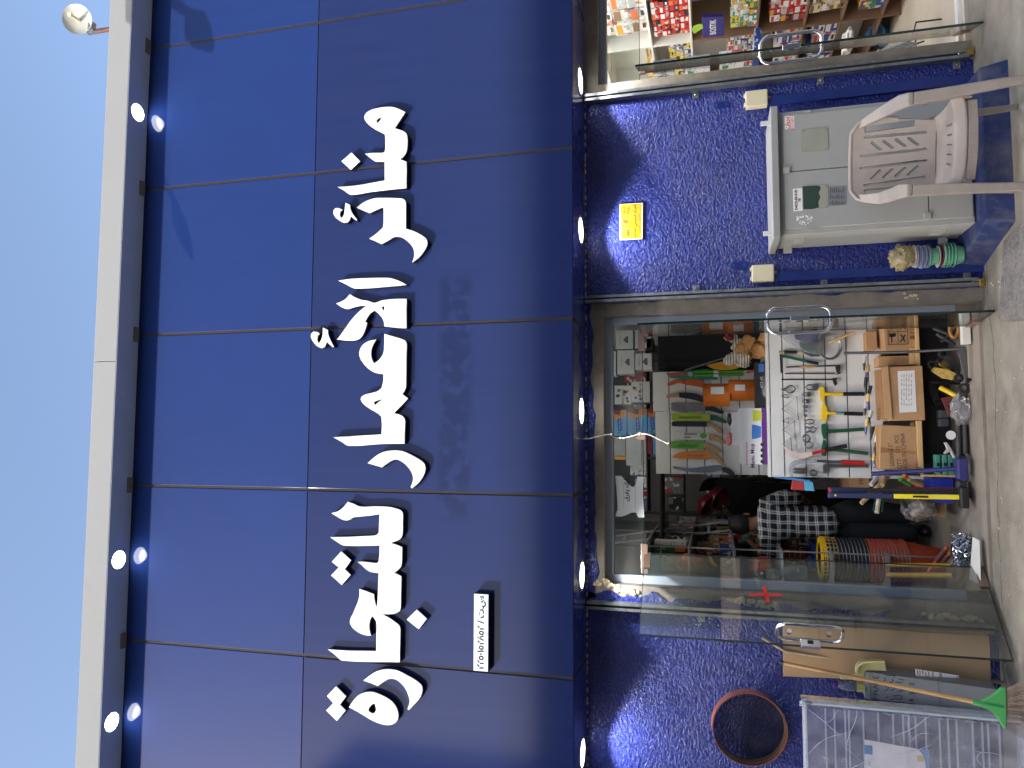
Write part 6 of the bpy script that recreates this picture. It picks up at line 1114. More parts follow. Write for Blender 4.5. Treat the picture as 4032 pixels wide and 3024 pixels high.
# --- man in checked shirt
def skinned(name, pts, edges, root, mt, parent, sub=2):
    me = bpy.data.meshes.new(name); keys = list(pts); me.from_pydata([pts[k][0] for k in keys], [(keys.index(a), keys.index(b)) for a, b in edges], []); o = bpy.data.objects.new(name, me); me.materials.append(mt); link(o, parent)
    o.modifiers.new('skin', 'SKIN'); sv = me.skin_vertices[0].data
    for i, k in enumerate(keys): r = pts[k][1]; sv[i].radius = r if isinstance(r, tuple) else (r, r); sv[i].use_root = (k == root)
    s_ = o.modifiers.new('sub', 'SUBSURF'); s_.levels = s_.render_levels = sub
    o.modifiers[0].use_smooth_shade = True; return o
PY = 6.95
A = lambda zf, x, y, dy=0: tuple(at(*zf(x, y), PY+dy))
M_skin = C_('skin', 150, 104, 78, rough=.55, var=.06); M_hair = C_('hair_black', 18, 17, 18, rough=.6, bump=.5, bs=120)
MAN = thing('person', 'man in a black and white checked shirt bending over goods', 'person', (at(*ke(1660, 560), PY).x, PY, IZ))
mp = bpy.data.materials.new('checked_shirt'); mp.use_nodes = True; N = mp.node_tree.nodes; L = mp.node_tree.links; bsdf = N['Principled BSDF']; bsdf.inputs['Roughness'].default_value = .85
tc = N.new('ShaderNodeTexCoord'); nz = N.new('ShaderNodeTexNoise'); nz.inputs['Scale'].default_value = 5; L.new(tc.outputs['Object'], nz.inputs[0])
wv = N.new('ShaderNodeVectorMath'); wv.operation = 'MULTIPLY_ADD'; wv.inputs[1].default_value = (.05, .05, .05); L.new(nz.outputs['Color'], wv.inputs[0]); L.new(tc.outputs['Object'], wv.inputs[2]); sp = N.new('ShaderNodeSeparateXYZ'); L.new(wv.outputs[0], sp.inputs[0])
def stripe(sock, per, lo, hi_):
    d_ = N.new('ShaderNodeMath'); d_.operation = 'DIVIDE'; d_.inputs[1].default_value = per; L.new(sock, d_.inputs[0]); f_ = N.new('ShaderNodeMath'); f_.operation = 'FRACT'; L.new(d_.outputs[0], f_.inputs[0])
    g_ = N.new('ShaderNodeMath'); g_.operation = 'GREATER_THAN'; g_.inputs[1].default_value = lo; L.new(f_.outputs[0], g_.inputs[0]); h_ = N.new('ShaderNodeMath'); h_.operation = 'LESS_THAN'; h_.inputs[1].default_value = hi_; L.new(f_.outputs[0], h_.inputs[0])
    m_ = N.new('ShaderNodeMath'); m_.operation = 'MULTIPLY'; L.new(g_.outputs[0], m_.inputs[0]); L.new(h_.outputs[0], m_.inputs[1]); return m_.outputs[0]
def addm(a, b, k=1):
    m_ = N.new('ShaderNodeMath'); m_.operation = 'MULTIPLY_ADD'; L.new(a, m_.inputs[0]); m_.inputs[1].default_value = k; 
    if b is None: m_.inputs[2].default_value = 0
    else: L.new(b, m_.inputs[2])
    return m_.outputs[0]
PER = .074
v1 = addm(stripe(sp.outputs[0], PER, .05, .17), None, .36); v2 = addm(stripe(sp.outputs[0], PER, .26, .38), v1, .36); v3 = addm(stripe(sp.outputs[0], PER, 0, .45), v2, .12)
h1 = addm(stripe(sp.outputs[2], PER, .05, .17), v3, .36); h2 = addm(stripe(sp.outputs[2], PER, .26, .38), h1, .36); h3 = addm(stripe(sp.outputs[2], PER, 0, .45), h2, .12)
rp = N.new('ShaderNodeValToRGB'); rp.color_ramp.elements[0].color = sr(20, 21, 28); rp.color_ramp.elements[1].color = sr(232, 232, 232); L.new(h3, rp.inputs[0]); L.new(rp.outputs[0], bsdf.inputs['Base Color'])
bpn = N.new('ShaderNodeBump'); bpn.inputs['Strength'].default_value = .6; bpn.inputs['Distance'].default_value = .03; n9 = N.new('ShaderNodeTexNoise'); n9.inputs['Scale'].default_value = 7; L.new(tc.outputs['Object'], n9.inputs[0]); L.new(n9.outputs[0], bpn.inputs['Height']); L.new(bpn.outputs[0], bsdf.inputs['Normal'])
headc = Vector(at(*kb(1392, 865), PY+.03))
skinned('body', {'pel': (A(ke, 760, 535), (.10, .08)), 'chest': (A(ke, 300, 520, .02), (.12, .09)), 'neck': (A(ke, 40, 500, .03), (.055, .055)), 'nk2': (A(kb, 1490, 865, .03), (.052, .052)), 'head': (tuple(headc), (.082, .09)), 'crown': (tuple(headc+Vector((0, .01, .07))), (.07, .08)),
  'rs': (A(ke, 110, 380, .02), (.05, .05)), 're': (A(ke, 330, 282, .05), (.04, .04)), 'rw': (A(ke, 440, 300, .22), (.028, .028)), 'rh': (A(ke, 475, 330, .28), (.03, .02)), 'rf': (A(ke, 520, 345, .31), (.02, .012)),
  'ls': (A(ke, 110, 660, .02), (.05, .05)), 'le': (A(ke, 130, 850, .08), (.04, .04)), 'lw': (A(kb, 1520, 1095, .30), (.028, .028)), 'lh': (A(kb, 1460, 1040, .36), (.03, .02)), 'lf': (A(kb, 1400, 1000, .4), (.02, .012)), 'lt': (A(kb, 1450, 1000, .36), (.014, .011))},
  [('pel', 'chest'), ('chest', 'neck'), ('neck', 'nk2'), ('nk2', 'head'), ('head', 'crown'), ('chest', 'rs'), ('rs', 're'), ('re', 'rw'), ('rw', 'rh'), ('rh', 'rf'), ('chest', 'ls'), ('ls', 'le'), ('le', 'lw'), ('lw', 'lh'), ('lh', 'lf'), ('lh', 'lt')], 'pel', M_skin, MAN)
skinned('shirt', {'hem': (A(ke, 815, 535), (.275, .16)), 'waist': (A(ke, 560, 530, .0), (.245, .15)), 'mid': (A(ke, 330, 525, .01), (.25, .15)), 'top': (A(ke, 130, 515, .02), (.22, .13)), 'col': (A(ke, 10, 500, .03), (.09, .08)),
  'rs': (A(ke, 110, 370, .02), (.105, .105)), 're': (A(ke, 320, 292, .05), (.09, .09)), 'rw': (A(ke, 425, 300, .17), (.07, .07)), 'ls': (A(ke, 115, 670, .02), (.105, .105)), 'le': (A(ke, 150, 835, .07), (.09, .09)), 'lw': (A(ke, 70, 850, .18), (.055, .055))},
  [('hem', 'waist'), ('waist', 'mid'), ('mid', 'top'), ('top', 'col'), ('top', 'rs'), ('rs', 're'), ('re', 'rw'), ('top', 'ls'), ('ls', 'le'), ('le', 'lw')], 'hem', mp, MAN)
skinned('trousers', {'pel': (A(ke, 650, 530), (.12, .09)), 'hipr': (A(ke, 880, 435), (.12, .13)), 'knr': (A(ke, 1180, 430, .02), (.10, .10)), 'anr': (A(ke, 1530, 470, .03), (.075, .08)), 'hipl': (A(ke, 880, 630), (.12, .13)), 'knl': (A(ke, 1180, 640, -.01), (.10, .10)), 'anl': (A(ke, 1580, 635, .0), (.08, .085))},
  [('pel', 'hipr'), ('hipr', 'knr'), ('knr', 'anr'), ('pel', 'hipl'), ('hipl', 'knl'), ('knl', 'anl')], 'pel', C_('trousers_dark', 26, 28, 34, rough=.85, var=.2, vs=12, bump=.4, bs=10), MAN)
for nm, (x, y) in (('shoe', (1560, 470)), ('shoe', (1620, 620))):
    v = at(*ke(x, y), PY); build(nm, MB().blob((v.x, PY+.05, IZ+.045), .06, 3, .08, 3, (.8, 2.0, .78)), M_black, MAN, smooth=60)
build('hair', MB().blob(headc+Vector((0, .0, .03)), .098, 5, .06, 4, (.92, 1.02, 1.05)), M_hair, MAN, smooth=60)
for s_ in (-1, 1): build('ear', MB().blob(headc+Vector((s_*.09, .01, -.03)), .024, 6, .1, 2, (.5, .8, 1.2)), M_skin, MAN, smooth=60)
o = build('work_glove', MB().blob(A(kb, 1420, 1005, .40), .05, 7, .35, 3, (1.1, .6, .9)), C_('glove_teal', 60, 120, 104, rough=.9), smooth=60); tag(o, 'teal rubberised work glove held by the man', 'glove')
# black cloth hanging behind the man
pts = [(970, 560), (1010, 470), (1080, 432), (1300, 440), (1500, 470), (1720, 480), (2300, 500), (2300, 800), (1700, 780), (1300, 775), (1215, 690), (1100, 560)]
o = poly('black_coverall', kb, pts, 7.7, .12, C_('cloth_black', 14, 14, 17, rough=.9, var=.1, bump=.5, bs=12), None, True, .02); tag(o, 'black coverall hanging behind the man', 'coverall')
# helmets
for i, (x, y, lab) in enumerate(((1065, 690, 'dark red helmet hanging nearest the ladder'), (1165, 620, 'dark red helmet hanging above the black coverall'))):
    c_ = at(*kb(x, y), 7.45); t = thing('safety_helmet', lab, 'helmet', c_, 'red safety helmets'); Mh = Matrix.Rotation(R_(35), 4, 'Y')@Matrix.Rotation(R_(-25), 4, 'X')
    build('shell', MB().lathe([(.105, 0), (.10, .04), (.078, .075), (.04, .096), (.002, .102)], c_, 24, M=Mh, caps=False), C_('helmet_red', 110, 20, 28, rough=.3), t, smooth=60); build('brim', MB().lathe([(.10, .0), (.135, -.012), (.135, -.016), (.10, -.006)], c_, 24, M=Mh, caps=False), C_('helmet_red', 1, 1, 1), t, smooth=50)
    build('strap', MB().tube([c_+Mh@Vector(p) for p in ((-.1, 0, 0), (-.07, -.05, -.1), (0, -.06, -.14), (.07, -.05, -.1), (.1, 0, 0))], .008, 6), M_black, t, smooth=60)
# ladder
t = thing('ladder', 'aluminium ladder leaning across the back of the shop', 'ladder', at(*kb(1300, 880), 7.55)); M_lad = C_('ladder_alu', 200, 202, 204, rough=.4, metal=.15)
ra, rb = [at(*kb(*p), 7.6) for p in ((205, 975), (1295, 832))], [at(*kb(*p), 7.6) for p in ((185, 1042), (1300, 918))]
for r_ in (ra, rb): build('stile', MB().strip([r_[0], r_[1]], Vector((.006, 0, 0)), Vector((0, .06, 0))), M_lad, t)
for k in range(6): f_ = .08+k*.18; a, b = ra[0]+(ra[1]-ra[0])*f_, rb[0]+(rb[1]-rb[0])*(f_+.0); build('rung', MB().tube([a+Vector((0, .03, 0)), b+Vector((0, .03, 0))], .014, 8), M_lad, t, smooth=60)
# buckets
bc = atz(3712, 2218, IZ); 
def bucket(mt, rim_mt, label, loc, group, first=None):
    if first: return dup(first, loc, label, group)
    t = thing('bucket', label, 'bucket', (0, 0, 0), group); r = .165
    build('body', MB().lathe([(.001, .003), (.105, 0), (.112, .01), (r, .29), (r-.004, .29), (.108, .012), (.001, .008)], (0, 0, 0), 36, caps=False), mt, t, smooth=40)
    build('rim', MB().lathe([(r, .275), (r+.009, .277), (r+.009, .297), (r-.003, .299), (r-.003, .285)], (0, 0, 0), 36, caps=False), rim_mt, t, smooth=40)
    build('bail', MB().tube([(r*math.cos(a_)*1.05, -r*math.sin(a_)*1.07, .285-.02*math.sin(a_)) for a_ in [k*math.pi/16 for k in range(17)]], .0028, 6), M_galv, t, smooth=60)
    t.location = loc; return t
M_bo = C_('bucket_orange', 196, 76, 44, rough=.5, var=.06); M_bk = C_('bucket_black', 26, 28, 36, rough=.5); M_by = C_('bucket_yellow', 232, 184, 30, rough=.4)
zz_ = IZ+.004; fo = fb = None
for k in range(10):
    o = bucket(M_bo, M_bo, 'orange bucket with wire bail in the tall nested stack', (bc.x+random.uniform(-.003, .003), bc.y, zz_), 'nested orange buckets', fo); fo = fo or o; zz_ += .0275
zz_ += .012
for k in range(12):
    o = bucket(M_bk, M_bk, 'black bucket with wire bail nested above the orange ones', (bc.x+random.uniform(-.003, .003), bc.y, zz_), 'nested black buckets', fb); fb = fb or o; zz_ += .0275
t = thing('bucket', 'yellow ribbed bucket on top of the nested stack', 'bucket', (bc.x, bc.y, zz_+.12)); r = .168; z_ = zz_+.16
build('body', MB().lathe([(r*.98, 0), (r, .02), (r+.006, .10), (r+.002, .125), (r-.02, .13), (r-.04, .12)], (bc.x, bc.y, z_), 40, caps=False), M_by, t, smooth=40)
for k in range(28): a_ = k*2*math.pi/28; build('rib', MB().tube([(bc.x+(r+.001)*math.cos(a_), bc.y+(r+.001)*math.sin(a_), z_+.005), (bc.x+(r+.006)*math.cos(a_), bc.y+(r+.006)*math.sin(a_), z_+.115)], .005, 6), M_by, t)
o = pbox('blue_box', 'blue plastic box standing behind the bucket stack', 'box', ke, 540, 745, 1040, 985, 7.0, .3, C_('box_blue', 34, 84, 176, rough=.4)); 
o = pbox('red_packs', 'red and yellow packs beside the checked shirt', 'packs', ke, 255, 790, 470, 885, 7.05, .2, C_('pack_red', 150, 40, 34, var=.2)); 
for k in range(4): face(o, ke, 262+k*52, 796, 268+k*52, 880, 7.05, M_by, 'yellow_edge')
for i, (p, q_) in enumerate((((1655, 1010), (1835, 785)), ((1715, 995), (1868, 838)))):
    t = thing('screwdriver', ['long orange handled tool leaning before the buckets, higher one', 'long orange handled tool leaning before the buckets, lower one'][i], 'tool', at(*ke(*q_), 6.0)); a, b = at(*ke(*p), 6.15), at(*ke(*q_), 6.05); m_ = a+(b-a)*.45
    build('shaft', MB().tube([a, m_], .010, 8), C_('shaft_orange', 214, 96, 40), t); build('grip', MB().tube([m_, m_+(b-m_)*.15, b-(b-m_)*.2, b], [.012, .018, .019, .014], 10), C_('grip_greyred', 120, 70, 70, var=.3, vs=20), t, smooth=60); build('grip_end', MB().blob(b, .018, 1, .05, 2), C_('shaft_orange', 1, 1, 1), t, smooth=60)
for i, (x0, y0, x1, y1) in enumerate(((1255, 925, 1890, 965), (1260, 1000, 1900, 1085))):  # poles stand in for yellow shafts reflected in the door glass
    a, b = at(*ke(x0, (y0+y1)/2), 6.3), at(*ke(x1, (y0+y1)/2+4), 6.05); o = build('ochre_pole', MB().tube([a, b], .016 if i == 0 else .02, 10), C_('handle_ochre', 190, 150, 40, rough=.5), smooth=60); tag(o, ['slim ochre handle standing behind the left door glass', 'thick ochre handle standing behind the left door glass'][i], 'handle')
# screws heap on the floor
mb = MB(); rd = random.Random(2); c_ = at(*ke(1985, 800), 5.95)
for k in range(420):
    x, y = rd.uniform(1895, 2068), rd.uniform(650, 945); a = at(*ke(x, y), 5.93+rd.uniform(-.05, .05)); d_ = Vector((rd.uniform(-1, 1), rd.uniform(-.5, .5), rd.uniform(-1, 1))).normalized()*rd.uniform(.008, .017); mb.tube([a-d_, a+d_], .0026, 4)
o = build('screws', mb, C_('zinc_screw', 190, 196, 206, rough=.2, metal=.95)); o['kind'] = 'stuff'; tag(o, 'heap of shiny zinc screws in a clear bag by the doorstep', 'screws')
o = build('screw_bag_filling', MB().blob(at(*ke(1990, 800), 6.02), .1, 3, .1, 3, (1.05, .5, .75)), C_('screw_dark', 46, 50, 58, rough=.4, metal=.6), smooth=60); tag(o, 'dark mass of screws filling the bag by the doorstep', 'screws')
poly_ = leaning('threshold_plate', [ke(2090, 675), ke(2155, 710), ke(2170, 1138), ke(2060, 1085)], [5.72, 5.66, 5.60, 5.70], .006, C_('plate_pale', 206, 204, 198, rough=.4, var=.08)); tag(poly_, 'pale steel threshold plate at the foot of the left door', 'plate')
# --- left wall shelving with goods
SH = thing('shelf_rack', 'steel shelving along the wall behind the left door', 'shelf', (-1.0, 7.2, IZ))
for z in (.35, .75, 1.12, 1.48, 1.84, 2.2): build('shelf_board', MB().box(-1.145, -.86, 6.35, 9.6, z-.012, z), C_('shelf_grey', 150, 150, 152, rough=.4, metal=.3), SH)
for y in (6.36, 7.4, 8.5, 9.58): build('upright', MB().box(-.870, -.86, y, y+.010, IZ, 2.6), C_('shelf_grey', 1, 1, 1), SH)
pal = [printed('g_'+n_, c_, a_, amt=.2) for n_, c_, a_ in (('red', (150, 34, 32), (196, 190, 180)), ('green', (36, 100, 60), (180, 170, 60)), ('yellow', (190, 160, 44), (60, 50, 40)), ('white', (196, 194, 190), (60, 90, 150)), ('blue', (40, 64, 124), (190, 190, 196)), ('orange', (190, 94, 32), (60, 40, 36)), ('black', (30, 30, 34), (120, 120, 124)), ('tan', (150, 120, 88), (110, 84, 60)), ('grey', (110, 112, 114), (160, 60, 50)), ('purple', (84, 52, 100), (180, 170, 180)))]
pn = ['red', 'green', 'yellow', 'white', 'blue', 'orange', 'black', 'tan', 'grey', 'purple']
rd = random.Random(31)
for z, lv in ((.35, 'lowest'), (.75, 'second lowest'), (1.12, 'middle'), (1.48, 'second highest'), (1.84, 'highest')):
    y = 7.12
    while y < 9.5:
        d_ = rd.uniform(.08, .2); h_ = rd.uniform(.10, .26); k = rd.choice([0, 0, 1, 2, 3, 3, 4, 5, 6, 6, 7, 8, 9]); o = build('goods_box', MB().box(-1.13, -.88+rd.uniform(-.06, .0), y, y+d_, z+.001, z+h_), pal[k], bevel=.003); tag(o, pn[k]+' goods box on the '+lv+' shelf behind the left door', 'box', pn[k]+' goods on the '+lv+' left shelf'); y += d_+rd.uniform(.004, .04)
# special goods seen through the left door
t = thing('watering_can', 'bright orange plastic watering can hanging behind the left door', 'watering can', at(*kb(1010, 1230), 6.7)); M_or = C_('can_orange', 226, 100, 24, rough=.35)
v = at(*kb(880, 1200), 6.7); build('body', MB().lathe([(.055, -.055), (.06, -.04), (.058, .03), (.045, .05), (.02, .055)], v, 24), M_or, t, smooth=40); v2 = at(*kb(975, 1215), 6.7); build('rose', MB().lathe([(.03, -.02), (.042, .02), (.04, .03)], v2, 18, axis='x'), M_or, t, smooth=40); build('spout', MB().tube([v, v2], [.02, .014], 8), M_or, t, smooth=60); build('handle', MB().tube([v+Vector((-.05, 0, .03)), v+Vector((-.085, 0, .07)), v+Vector((-.03, 0, .10)), v+Vector((.02, 0, .06))], .008, 6), M_or, t, smooth=60)
for i, (a, b_, c_, d_, m_, lab) in enumerate(((555, 1075, 645, 1130, pal[1], 'green carton with white label above the watering can'), (650, 1062, 752, 1128, pal[1], 'green carton beside the amber one'), (757, 1060, 852, 1122, pal[5], 'amber carton beside the green cartons'), (560, 1022, 860, 1060, pal[3], 'white topped carton row above the green cartons'))): o = pbox('carton', lab, 'box', kb, a, b_, c_, d_, 6.95, .15, m_); 
for i, (x, y, rr, lab) in enumerate(((1500, 1250, .05, 'orange plastic fitting behind the door glass, upper'), (1590, 1235, .055, 'orange plastic fitting behind the door glass, lower'))): o = build('pipe_fitting', MB().lathe([(rr*.7, -rr), (rr, -rr*.6), (rr*.75, 0), (rr*.75, rr*.5), (rr*1.05, rr)], at(*kb(x, y), 6.65), 18, axis='x'), M_or, smooth=40); tag(o, lab, 'fitting')
o = build('yellow_arc', MB().tube([at(*kb(*p), 6.72) for p in ((1075, 1160), (1085, 1200), (1110, 1235), (1150, 1250))], [.012, .018, .018, .01], 8), M_by, smooth=60); tag(o, 'yellow curved handle behind the door glass', 'handle')
o = build('red_funnel', MB().lathe([(.06, .03), (.04, -.01), (.012, -.03), (.01, -.06)], at(*kb(1055, 1130), 6.85), 20, axis='x'), pal[0], smooth=40); tag(o, 'red plastic funnel beside the watering can', 'funnel')
for i, (x0, x1, y0, y1, lab) in enumerate(((225, 490, 950, 1110, 'smoky clear plastic jar behind the left door, larger'), (95, 270, 985, 1090, 'smoky clear plastic jar behind the left door, smaller'))):
    X0_, X1_, Z0_, Z1_ = rect(ke, x0, y0, x1, y1, 6.35); r = (X1_-X0_)/2; o = build('plastic_jar', MB().lathe([(.001, 0), (r*.9, 0), (r, .02), (r, Z1_-Z0_-.03), (r*.85, Z1_-Z0_-.01), (r*.9, Z1_-Z0_)], ((X0_+X1_)/2, 6.4, Z0_), 28, caps=False), glassy('smoky', tint=(.62, .68, .66), refl=1.3, haze=.25, hz=(.4, .46, .44)), smooth=40); tag(o, lab, 'jar', 'smoky jars')
# things hung between helmets and shirt: small bright packs
for i, (a, b_, c_, d_, k, lab) in enumerate(((1255, 955, 1400, 1040, 0, 'red power tool packs above the man\'s hand'), (1170, 1040, 1250, 1130, 7, 'tan packs on the shelf by the glove'), (960, 1040, 1240, 1130, 7, 'row of tan envelopes on the shelf'))): o = pbox('goods_pack', lab, 'pack', kb, a, b_, c_, d_, 7.35, .12, pal[k])
# back shelving
BK = thing('back_shelf', 'dark shelving across the back of the tool shop', 'shelf', (0, 9.2, IZ))
for z in (.3, .72, 1.14, 1.56, 1.98, 2.4): build('shelf_board', MB().box(-.84, 1.12, 9.0, 9.4, z-.015, z), M_dark, BK)
for x in (-.84, -.2, .45, 1.1): build('upright', MB().box(x-.015, x+.015, 8.99, 9.02, IZ, 2.7), M_dark, BK)
for z, lv in ((.3, 'lowest'), (.72, 'second lowest'), (1.14, 'third'), (1.56, 'fourth'), (1.98, 'second highest'), (2.4, 'highest')):
    x = -.80
    while x < 1.05:
        d_ = rd.uniform(.08, .24); h_ = rd.uniform(.1, .32); k = rd.choice([3, 3, 8, 8, 6, 6, 7, 4, 0]); o = build('stock_box', MB().box(x, x+d_, 9.02+rd.uniform(0, .06), 9.38, z+.001, z+h_), pal[k], bevel=.003); tag(o, pn[k]+' stock box on the '+lv+' dark shelf at the back of the tool shop', 'box', pn[k]+' stock on the '+lv+' back shelf'); x += d_+rd.uniform(.01, .05)
# ================================================================== side shop
SX_ = 3.90
RK2 = thing('display_shelving', 'white display shelving along the wall of the side shop', 'shelf', (SX_+.2, 7.2, IZ))
M_shw = C_('shelf_white', 226, 224, 218, rough=.45, var=.03); M_shb = C_('shelf_brown', 120, 92, 72, rough=.6, var=.1)
zl = [2.66, atx(2533, 0, SX_).z, atx(2709, 0, SX_).z, atx(*kf(2030, 200), SX_).z, atx(*kg(470, 150), SX_).z, atx(*kg(825, 150), SX_).z, atx(*kg(1230, 80), SX_).z]
for i, z in enumerate(zl): build('shelf_board', MB().box(SX_, SX_+.4, 5.9, 9.6, z-.018, z), M_shw if i < 3 else M_shb, RK2, bevel=.002)
for y in (5.95, 7.27, 8.45, 9.55): build('upright', MB().box(SX_-.002, SX_+.4, y-.012, y+.012, zl[2], 2.66), M_shw, RK2); build('upright', MB().box(SX_-.002, SX_+.4, y-.011, y+.011, IZ, zl[2]-.02), M_shb, RK2)
build('back_panel', MB().box(SX_+.4, SX_+.42, 5.9, 9.6, IZ, 2.7), M_shw, RK2)
M_pr = {k: printed('p_'+k, v, {'white': (190, 60, 56), 'gry': (70, 90, 150), 'red': (226, 222, 218), 'kettle': (176, 120, 70), 'cream': (222, 214, 180), 'yel': (40, 40, 44), 'grn': (226, 226, 220), 'blu': (220, 220, 226), 'blk': (190, 50, 44), 'brn': (206, 196, 180)}.get(k, (216, 212, 206)), amt=.2) for k, v in dict(kettle=(206, 200, 190), red=(196, 36, 34), blk=(40, 36, 38), cream=(206, 190, 130), amber=(222, 160, 40), white=(224, 224, 222), yel=(226, 200, 50), blu=(44, 70, 150), grn=(50, 140, 80), pur=(110, 60, 140), org=(222, 110, 50), brn=(140, 104, 80), red2=(176, 30, 40), gry=(176, 178, 180), teal=(60, 150, 140)).items()}
nmap = dict(kettle='pale photo printed', red='red', blk='black', cream='cream', amber='amber', white='white', yel='yellow', blu='blue', grn='green', pur='purple', org='orange', brn='brown', red2='crimson', gry='grey', teal='teal')
M_pp = {k: C_('pp_'+k, *v) for k, v in dict(kettle=(206, 200, 190), red=(186, 40, 38), blk=(44, 40, 42), cream=(206, 190, 130), amber=(212, 156, 50), white=(222, 222, 220), yel=(216, 194, 60), blu=(50, 74, 146), grn=(54, 130, 80), pur=(104, 62, 130), org=(212, 110, 56), brn=(140, 104, 80), red2=(166, 36, 44), gry=(172, 174, 176), teal=(64, 142, 134)).items()}
PRD = random.Random(99)
LV = ['roof', 'highest', 'second highest', 'third', 'fourth', 'second lowest', 'lowest']
def sidebox(y0, y1, z0, z1, key, x=SX_+.02, dep=.25, pr=None):
    o = build('product_box', MB().box(x, x+dep, y0, y1, z0, z1), M_pr[key], bevel=.002); lv = LV[min(range(7), key=lambda i_: (z0-zl[i_]) if z0 >= zl[i_]-.005 else 99)]; tag(o, nmap[key]+' product box on the '+lv+' shelf of the side shop', 'box', nmap[key]+' boxes on the '+lv+' side shop shelf')
    if pr:
        h_, w_ = z1-z0, y1-y0; k_ = PRD.random(); a0 = PRD.uniform(.05, .3)
        build('print', MB().box(x-.0012, x-.0004, y0+w_*.06, y1-w_*.06, z0+h_*(.45+.2*k_), z1-h_*.1), M_pp[pr], o)
        build('print', MB().box(x-.0012, x-.0004, y0+w_*a0, y0+w_*(a0+.45), z0+h_*.1, z0+h_*.3), M_pp[PRD.choice(['white', 'blk', 'gry', 'brn', pr])], o)
    return o
def side_row(y0, y1, z, h_, w_, seq, pr=None, tiers=1, seed=0, jit=.01):
    rd_ = random.Random(seed)
    for t_ in range(tiers):
        y = y0
        k = 0
        while y+w_ < y1:
            key = seq[(k+t_) % len(seq)]; sidebox(y, y+w_*rd_.uniform(.82, .94), z+t_*h_+.001, z+(t_+1)*h_-(.002 if t_ < tiers-1 else rd_.uniform(.002, h_*.35)), key, SX_+.02+rd_.uniform(0, jit), pr=(pr[(k+t_) % len(pr)] if pr else None)); y += w_; k += 1
side_row(5.98, 7.2, zl[1], .155, .21, ['kettle', 'white', 'kettle', 'gry'], ['brn', 'amber', 'gry', 'org'], 3, 1); side_row(7.3, 8.4, zl[1], .09, .22, ['cream', 'cream', 'amber'], ['brn', 'amber', 'cream'], 1, 2)
side_row(5.98, 6.5, zl[2], .12, .16, ['white', 'gry'], ['gry', 'white'], 3, 3); side_row(6.55, 7.2, zl[2], .088, .10, ['red', 'red', 'blk', 'red'], ['white', 'org', 'red', 'white'], 4, 4); side_row(7.3, 8.0, zl[2], .075, .085, ['yel', 'yel', 'blu', 'gry'], ['blk', 'gry', 'white', 'yel'], 3, 5); side_row(8.05, 8.4, zl[2], .07, .1, ['org', 'white'], ['white', 'red'], 4, 6); side_row(8.5, 9.5, zl[2], .1, .12, ['white', 'grn', 'amber'], ['grn', 'white', 'brn'], 3, 6)
side_row(5.98, 7.2, zl[3], .08, .10, ['teal', 'white', 'yel', 'grn', 'brn'], ['white', 'teal', 'grn', 'yel', 'amber'], 3, 7); side_row(7.3, 8.4, zl[3], .065, .11, ['white', 'grn', 'pur', 'white', 'red'], ['red', 'white', 'gry', 'grn', 'white'], 4, 8); side_row(8.5, 9.5, zl[3], .08, .11, ['white', 'red'], ['red', 'white'], 3, 9)
side_row(5.98, 7.2, zl[4], .11, .12, ['red', 'red2', 'blk', 'white'], ['white', 'gry', 'amber', 'red'], 3, 10); side_row(7.3, 8.4, zl[4], .12, .14, ['gry', 'white', 'blu', 'red'], ['red', 'blu', 'white', 'white'], 2, 11)
side_row(5.98, 7.2, zl[5], .1, .14, ['brn', 'cream', 'white', 'brn'], ['white', 'brn', 'red', 'cream'], 3, 12); side_row(7.3, 8.4, zl[5], .12, .2, ['blu', 'white', 'gry'], ['white', 'blu', 'red'], 2, 13)
side_row(5.98, 7.2, zl[6], .13, .2, ['pur', 'blu', 'yel', 'pur'], ['yel', 'grn', 'pur', 'grn'], 2, 14)
# tall blue display in the next bay and grey boxes by the jamb
for i, (x0, y0, x1, y1, key, X, lab) in enumerate(((1960, 500, 2080, 860, 'blu', 3.55, 'blue'), (740, 890, 1000, 960, 'gry', 3.1, 'grey'), (1135, 840, 1440, 945, 'white', 3.1, 'white and green'), (1560, 780, 1860, 870, 'white', 3.1, 'white and green, lower'))):
    a, b = atx(*kf(x0, y1), X), atx(*kf(x1, y0), X); o = build('long_carton', MB().box(X, X+.12, min(a.y, b.y), max(a.y, b.y), min(a.z, b.z), max(a.z, b.z)), M_pr[key], bevel=.002); tag(o, lab+' long carton near the side shop door jamb', 'box')
    if i >= 2: zc = max(a.z, b.z); build('green_band', MB().box(X-.001, X-.0003, min(a.y, b.y)+.01, max(a.y, b.y)-.01, zc-.07, zc-.02), M_pr['grn'], o)
    if i == 1: text('X300', .07, (X-.001, (a.y+b.y)/2, (a.z+b.z)/2), M_black, o, rot=(90, 0, -90))
